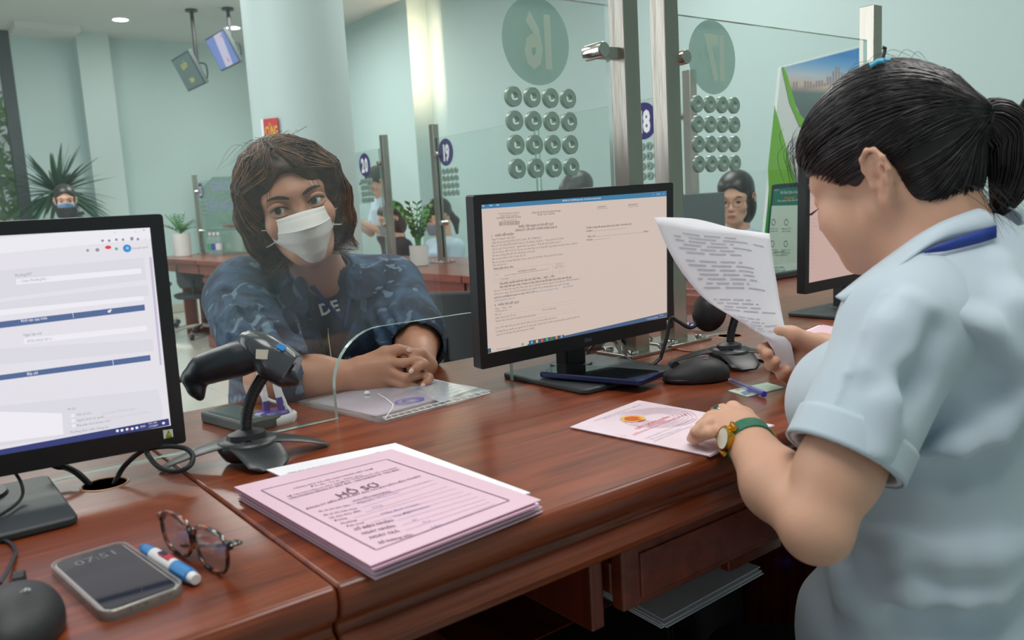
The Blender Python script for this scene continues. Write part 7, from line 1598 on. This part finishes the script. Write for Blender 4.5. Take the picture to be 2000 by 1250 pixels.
# two customer chairs
q = Pz(396, 652, 0.02); seat_stool('black swivel stool with chrome star base at the far row end', q[0], q[1], .42, back=-2.0, grp='customer stools')
q2 = Pz(340, 640, 0.02); seat_stool('black swivel stool almost hidden by the white-screen monitor edge', q2[0] - .1, q2[1] + .35, .47, grp='customer stools')
q3 = Px(900, 640, 1.70); seat_stool('charcoal swivel stool between the customer and the middle monitor', 1.66, 2.42, .50, back=-2.6, grp='customer stools')
# plants
M_LEAF = mat('glossy_leaf', rgb(66, 132, 48), .3, var=.2, vscale=20, coat=.2); M_POT = mat('white_ceramic', rgb(226, 226, 222), .3); M_DLEAF = mat('dark_palm_leaf', rgb(44, 84, 60), .45, var=.2, vscale=8)
def leafmesh(b, p, d, up, L, w, n=5, droop=.0):
    d = Vector(d).normalized(); s = d.cross(Vector(up))
    s = s.normalized() if s.length > 1e-4 else d.orthogonal().normalized(); nrm = s.cross(d); v = []; 
    for i in range(n + 1):
        u = i / n; c = Vector(p) + d * L * u - Vector((0, 0, 1)) * droop * L * u * u; ww = w * math.sin(PI * min(.98, .08 + u * .92)) ** .8
        v += [c - s * ww + nrm * ww * .25, c, c + s * ww + nrm * ww * .25]
    b.add([tuple(q) for q in v], [f for i in range(n) for f in ((i * 3, i * 3 + 1, i * 3 + 4, i * 3 + 3), (i * 3 + 1, i * 3 + 2, i * 3 + 5, i * 3 + 4))])
def pot_plant(lb, x, y, z, pr, ph, kind, H, seed, grp='potted plants'):
    rn = random.Random(seed); t = thing('potted_plant', lb, 'plant', (x, y, z), 0, grp)
    MB().lathe([(pr * .88, 0), (pr * .96, .004), (pr, ph), (pr * .9, ph), (pr * .88, ph - .012), (0, ph - .012)], 28).build('pot', M_POT, t, smooth=True)
    MB().lathe([(0, ph - .011), (pr * .87, ph - .011), (pr * .4, ph - .006), (0, ph - .004)], 20).build('soil', mat('potting_soil', rgb(60, 44, 34), .95, var=.2), t)
    if kind == 'zz':
        for k in range(11):
            a = rn.random() * 6.28; tilt = .15 + .5 * rn.random(); L = H * (.6 + .4 * rn.random()); st = [Vector((math.cos(a) * .012, math.sin(a) * .012, ph - .01))]
            for j in range(1, 8): u = j / 7; st.append(Vector((math.cos(a) * (.012 + L * tilt * u * u * .8), math.sin(a) * (.012 + L * tilt * u * u * .8), ph - .01 + L * u)))
            MB().tube(st, [.0045] * 4 + [.003] * 4, 6).build('stem', M_LEAF, t, smooth=True)
            for j in range(2, 8):
                for sd in (-1, 1):
                    dv = (st[j] - st[j - 1]).normalized(); out = Vector((-math.sin(a), math.cos(a), 0)) * sd + dv * .8
                    b = MB(); leafmesh(b, st[j], out, dv, .042, .0125); b.build('leaf', M_LEAF, t, smooth=True)
    elif kind == 'fern':
        for k in range(16):
            a = 2 * PI * k / 16 + rn.random() * .3; tl = .3 + .9 * rn.random(); L = H * (.7 + .3 * rn.random()); st = []
            for j in range(7): u = j / 6; st.append(Vector((math.cos(a) * L * math.sin(tl) * u, math.sin(a) * L * math.sin(tl) * u, ph + L * u * (math.cos(tl * .7)) - L * .3 * tl * u * u)))
            b = MB(); b.tube(st, .0025, 4)
            for j in range(1, 7):
                for sd in (-1, 1): leafmesh(b, st[j], Vector((-math.sin(a), math.cos(a), 0)) * sd + (st[j] - st[j - 1]).normalized(), (0, 0, 1), .055 * (1.15 - j / 9), .008, 3)
            b.build('frond', M_LEAF, t, smooth=True)
    else:
        MB().tube([(0, 0, ph - .02), (.02, 0, ph + H * .3), (0, .01, ph + H * .55)], [.05, .045, .035], 10).build('trunk', mat('palm_trunk', rgb(110, 96, 72), .9, var=.2, vscale=30, bump=.5, bscale=60), t, smooth=True)
        for k in range(130):
            a = rn.random() * 6.28; el = math.asin(min(.99, rn.uniform(-.45, .98))); d = Vector((math.cos(a) * math.cos(el), math.sin(a) * math.cos(el), math.sin(el))); b = MB()
            leafmesh(b, (0, .01, ph + H * .55), d, (0, 0, 1) if el < 1.3 else (1, 0, 0), rn.uniform(.44, .62), .022, 7, droop=.10 if el > .3 else .25); b.build('leaf', M_DLEAF, t, smooth=True)
    return t
q = Pz(820, 519, ZD); pot_plant('leafy green plant in a white cylinder pot in front of window 19', q[0], q[1], ZD, .052, .115, 'zz', .25, 3)
q = Pz(365, 500, ZD); pot_plant('small fern-like plant in a white pot at the far left end of the far row', 2.36, 8.36, ZD, .085, .22, 'fern', .24, 6)
q = Pd(114, 378, 8.4); pot_plant('tall dark spiky palm plant in front of the far wall by the window', q[0], q[1], 0, .2, .4, 'palm', (q[2] - .4) / .55, 9)
pot_plant('small green plant on the far counter left of the post of window 18', 2.8, 2.46, ZD, .04, .08, 'zz', .15, 12)
# ---- banner standee with printed phone
def banner():
    y = 1.75; pts = [(1525, 131), (1700, 86), (1700, 545), (1489, 570), (1487, 500)]
    P3 = [Py(px, py, y) for px, py in pts]; q0 = P3[3]; t = thing('banner_standee', 'tall green and white printed standee showing a phone screen and a city skyline', 'standee', (q0[0] + .25, y, ZD))
    # stands on the corner worktop, y is its plane
    def S(px, py): p = Py(px, py, y); return (p[0], y, p[2])
    zmin = ZD + .004
    def pg(nm, pts_, m_, o_=.0):
        b = MB(); v = [S(*p) for p in pts_]; v = [(a[0], a[1] - o_, max(a[2], zmin)) for a in v]; return keep(b.add(v, [tuple(range(len(v)))]).build(nm, m_, solid=.0), t)
    b = MB(); v = [S(*p) for p in ((1525, 131), (1706, 83), (1706, 575), (1485, 575))]; v = [(a[0], a[2]) for a in v]; v = [(a, max(c, zmin)) for a, c in v]; b.prism(v, y, y + .012, lambda a, c, tt: (a, tt, c)); keep(b.build('board', mat('banner_white', rgb(226, 232, 232), .45), bevel=.001), t)
    pg('green_panel', [(1512, 206), (1564, 420), (1564, 400), (1552, 345), (1555, 560), (1485, 575), (1499, 400)], mat('banner_green', rgb(30, 160, 60), .45), .0010)
    pg('lime_panel', [(1512, 206), (1553, 350), (1553, 420), (1503, 420), (1499, 330)], mat('banner_lime', rgb(116, 186, 52), .45), .0014)
    pg('lime_arc', [(1526, 131), (1531, 131), (1545, 175), (1556, 215), (1575, 240), (1620, 262), (1620, 285), (1585, 270), (1560, 245), (1541, 200)], mat('banner_lime', rgb(116, 186, 52), .45), .0018)
    m = mat('banner_sky', rgb(90, 160, 220), .45); nt = m.node_tree; bs = nt.nodes['Principled BSDF']; tc = [n for n in nt.nodes if n.type == 'TEX_COORD'][0]
    sp = nt.nodes.new('ShaderNodeSeparateXYZ'); nt.links.new(tc.outputs['Object'], sp.inputs[0]); mr = nt.nodes.new('ShaderNodeMapRange'); mr.inputs[1].default_value = S(1560, 215)[2]; mr.inputs[2].default_value = S(1620, 105)[2]; nt.links.new(sp.outputs[2], mr.inputs[0])
    cr = nt.nodes.new('ShaderNodeValToRGB'); e = cr.color_ramp.elements; e[0].position = 0; e[0].color = rgb(96, 112, 112); e[1].position = 1; e[1].color = rgb(60, 140, 214)
    for ps, cl in ((.30, (110, 130, 128)), (.42, (216, 190, 172)), (.60, (196, 208, 220)), (.80, (120, 176, 224))): q = e.new(ps); q.color = rgb(*cl)
    nt.links.new(mr.outputs[0], cr.inputs[0]); nt.links.new(cr.outputs[0], bs.inputs['Base Color'])
    pg('sky_print', [(1534, 131), (1700, 88), (1700, 290), (1600, 255), (1578, 240), (1562, 222), (1548, 190), (1541, 165)], m, .0010)
    b = MB(); rn = random.Random(2)
    for k in range(26):
        x = 1548 + k * 5.5; yb = 178 - k * .9; hh = rn.uniform(4, 26) * (1.3 if x > 1610 else .7); v = [S(x, yb), S(x + 3.6, yb - .5), S(x + 3.6, yb - hh - .5), S(x, yb - hh)]; b.add([(a[0], y - .0016, a[2]) for a in v], [(0, 1, 2, 3)])
    o = keep(b.build('skyline_print', mat('skyline_mauve', rgb(168, 150, 156), .5)), t); o['kind'] = 'stuff'
    pg('phone_print', [(1507, 362), (1514, 360), (1704, 345), (1704, 575), (1490, 556)], mat('banner_navy', rgb(22, 54, 70), .4), .0020)
    pg('phone_screen_print', [(1510, 369), (1704, 352), (1704, 575), (1495, 556)], mat('banner_teal', rgb(22, 124, 104), .4), .0024)
    pg('phone_page_print', [(1506, 402), (1704, 398), (1704, 575), (1493, 552)], mat('banner_mint', rgb(206, 230, 216), .4), .0028)
    pg('teal_strip', [(1490, 552), (1562, 548), (1562, 566), (1487, 570)], mat('banner_teal', rgb(22, 124, 104), .4), .0032)
    Sv = lambda px, py: Vector(S(px, py))
    def tl(b, s_, p0, p1, hh):
        a, c = Sv(*p0), Sv(*p1); d = c - a; L = d.length; d.normalize(); u = Vector((0, 0, 1)); put_text(b, s_, 0, 0, hh, 0, 'L', width=L, bold=.01, fn=lambda q, v: tuple(a + d * q + u * v + Vector((0, -.0036, 0))))
    b = MB(); tl(b, 'TẢI ỨNG DỤNG NGAY', (1522, 379), (1560, 377), .009); tl(b, 'Ứng dụng công dân số', (1516, 394), (1556, 392), .006); tl(b, '07:51', (1511, 373), (1519, 372.5), .004); keep(b.build('white_lettering', mat('banner_white', rgb(226, 232, 232), .45)), t)
    b = MB(); tl(b, 'ONLINE', (1530, 389), (1550, 388), .007); keep(b.build('orange_lettering', mat('banner_orange', rgb(236, 160, 50), .45)), t)
    b = MB()
    for i, (x, y_) in enumerate(((1509, 440), (1534, 440), (1507, 482), (1533, 482))):
        tl(b, ('Hồ sơ cá', 'Đăng ký hồ', 'Phản ánh', 'Dịch vụ')[i], (x - 9, y_ + 8), (x + 9, y_ + 7), .004); tl(b, ('nhân số', 'sơ công', 'kiến nghị', 'công')[i], (x - 8, y_ + 13), (x + 8, y_ + 12), .004)
        p = Sv(x, y_ - 6); n = 6; b.add([(p.x + rr * math.cos(2 * PI * k / n), p.y - .0036, p.z + rr * math.sin(2 * PI * k / n)) for rr in (.010, .0125) for k in range(n)], [(k, (k + 1) % n, n + (k + 1) % n, n + k) for k in range(n)])
    tl(b, 'BẢN ĐỒ', (1512, 494), (1530, 493), .005); tl(b, 'QUY HOẠCH', (1512, 500), (1536, 499), .005); tl(b, 'ĐƠN GIẢN', (1508, 524), (1530, 523), .005); tl(b, 'TIỆN LỢI', (1508, 530), (1532, 529), .005); tl(b, 'TRA CỨU', (1535, 543), (1554, 542), .005); tl(b, 'PHÁP LUẬT', (1533, 549), (1554, 548), .005)
    keep(b.build('teal_lettering', mat('banner_teal_ink', rgb(60, 130, 120), .45)), t)
    MB_t = MB().box((0, .04, .012), (.5, .14, .02)); MB_t.build('foot', M_DGREY, t, bevel=.003)
banner()
# corner worktop joining the near row and the far row
t = thing('corner_counter', 'corner worktop joining the near and far counter rows under the standee', 'counter', (2.4, 1.6, 0))
MB().bx(-.4, .55, -.175, .145, ZD - .035, ZD + .0).bx(-.38, .53, -.175, .14, ZD - .12, ZD - .035).build('worktop', M_WOODY, t, bevel=.003); MB().bx(-.3, -.28, -.17, .14, 0, ZD - .12).build('front_panel', M_WOODY, t)
# far table with bottles and an arch sign behind window 23
qa = Pd(450, 415, 9.7)
t = thing('arch_sign', 'grey-green arch-shaped sign board with purple lettering at the far wall', 'sign', (qa[0] + .1, YF - .25, 0))
ar = [(-.28, 0), (.34, 0), (.34, 1.45), (.25, 1.60), (-.10, 1.60), (-.22, 1.50), (-.28, 1.30)]
MB().prism(ar, -.015, .015, lambda a, b, c: (a, c, b)).build('board', mat('sage_board', rgb(112, 146, 136), .6), t, bevel=.004); MB().box((0, .05, .02), (.6, .3, .04)).build('foot', M_DGREY, t, bevel=.004)
for z_, s_, w_ in ((1.44, 'GIAO DỊCH', .50), (1.20, 'TIẾP NHẬN HỒ SƠ', .68)):
    g = MB(); put_text(g, s_, 0, 0, .11, 0, 'C', width=w_, bold=.02); g.v = [(a + .1, -.022, b + z_) for a, b, c in g.v]; g.build('sign_lettering', mat('lilac_letter', rgb(150, 150, 200), .5), t)
for i, (px, cl, lb) in enumerate(((414, rgb(70, 160, 120), 'green-labelled water bottle'), (422, rgb(60, 70, 170), 'blue-labelled water bottle'), (430, rgb(220, 224, 226), 'white-capped water bottle'))):
    q = Pz(px, 497, ZD); t = thing('water_bottle', lb + ' on the far left counter behind window 23', 'bottle', (q[0] * .985, q[1] * .985, ZD), group='water bottles'); q
    MB().lathe([(.03, 0), (.033, .01), (.033, .13), (.028, .15), (.012, .18), (.012, .20), (0, .20)], 18).build('bottle', mat_glass('pet_plastic', (.85, .93, .92, 1), .05, 1.5, dust=.2), t, smooth=True)
    MB().lathe([(.034, .05), (.034, .11)], 18, caps=False).build('bottle_label', mat('bottle_label_%d' % i, cl, .5), t, smooth=True); MB().lathe([(.014, .19), (.014, .215), (0, .215)], 14).build('bottle_cap', M_WHITE, t, smooth=True)
q = Pz(412, 455, 1.0); t = thing('wall_shelf', 'narrow grey shelf with a red tray behind window 23', 'shelf', (2.85, 8.1, 0))
MB().bx(-.2, .25, -.45, .4, .98, 1.0).build('shelf_board', mat('blue_grey_board', rgb(120, 146, 150), .6), t, bevel=.003); MB().bx(.2, .22, -.4, .35, 0, .98).build('support', mat('blue_grey_board', rgb(120, 146, 150), .6), t)
MB().bx(-.12, .12, -.25, .15, 1.0, 1.03).build('red_tray', mat('brick_tray', rgb(150, 84, 72), .5), t, bevel=.005)

for o in bpy.data.objects:
    b_ = o.name.split('.')[0]
    if o.type == 'MESH' and (b_.endswith('lettering') or b_ in ('printed_text', 'handwriting', 'printed_lines', 'ruled_line', 'barcode', 'grid_print', 'guilloche_print', 'red_title', 'gold_emblem', 'printed_frame', 'purple_stamp', 'form_field', 'form_panel')): o['kind'] = 'stuff'
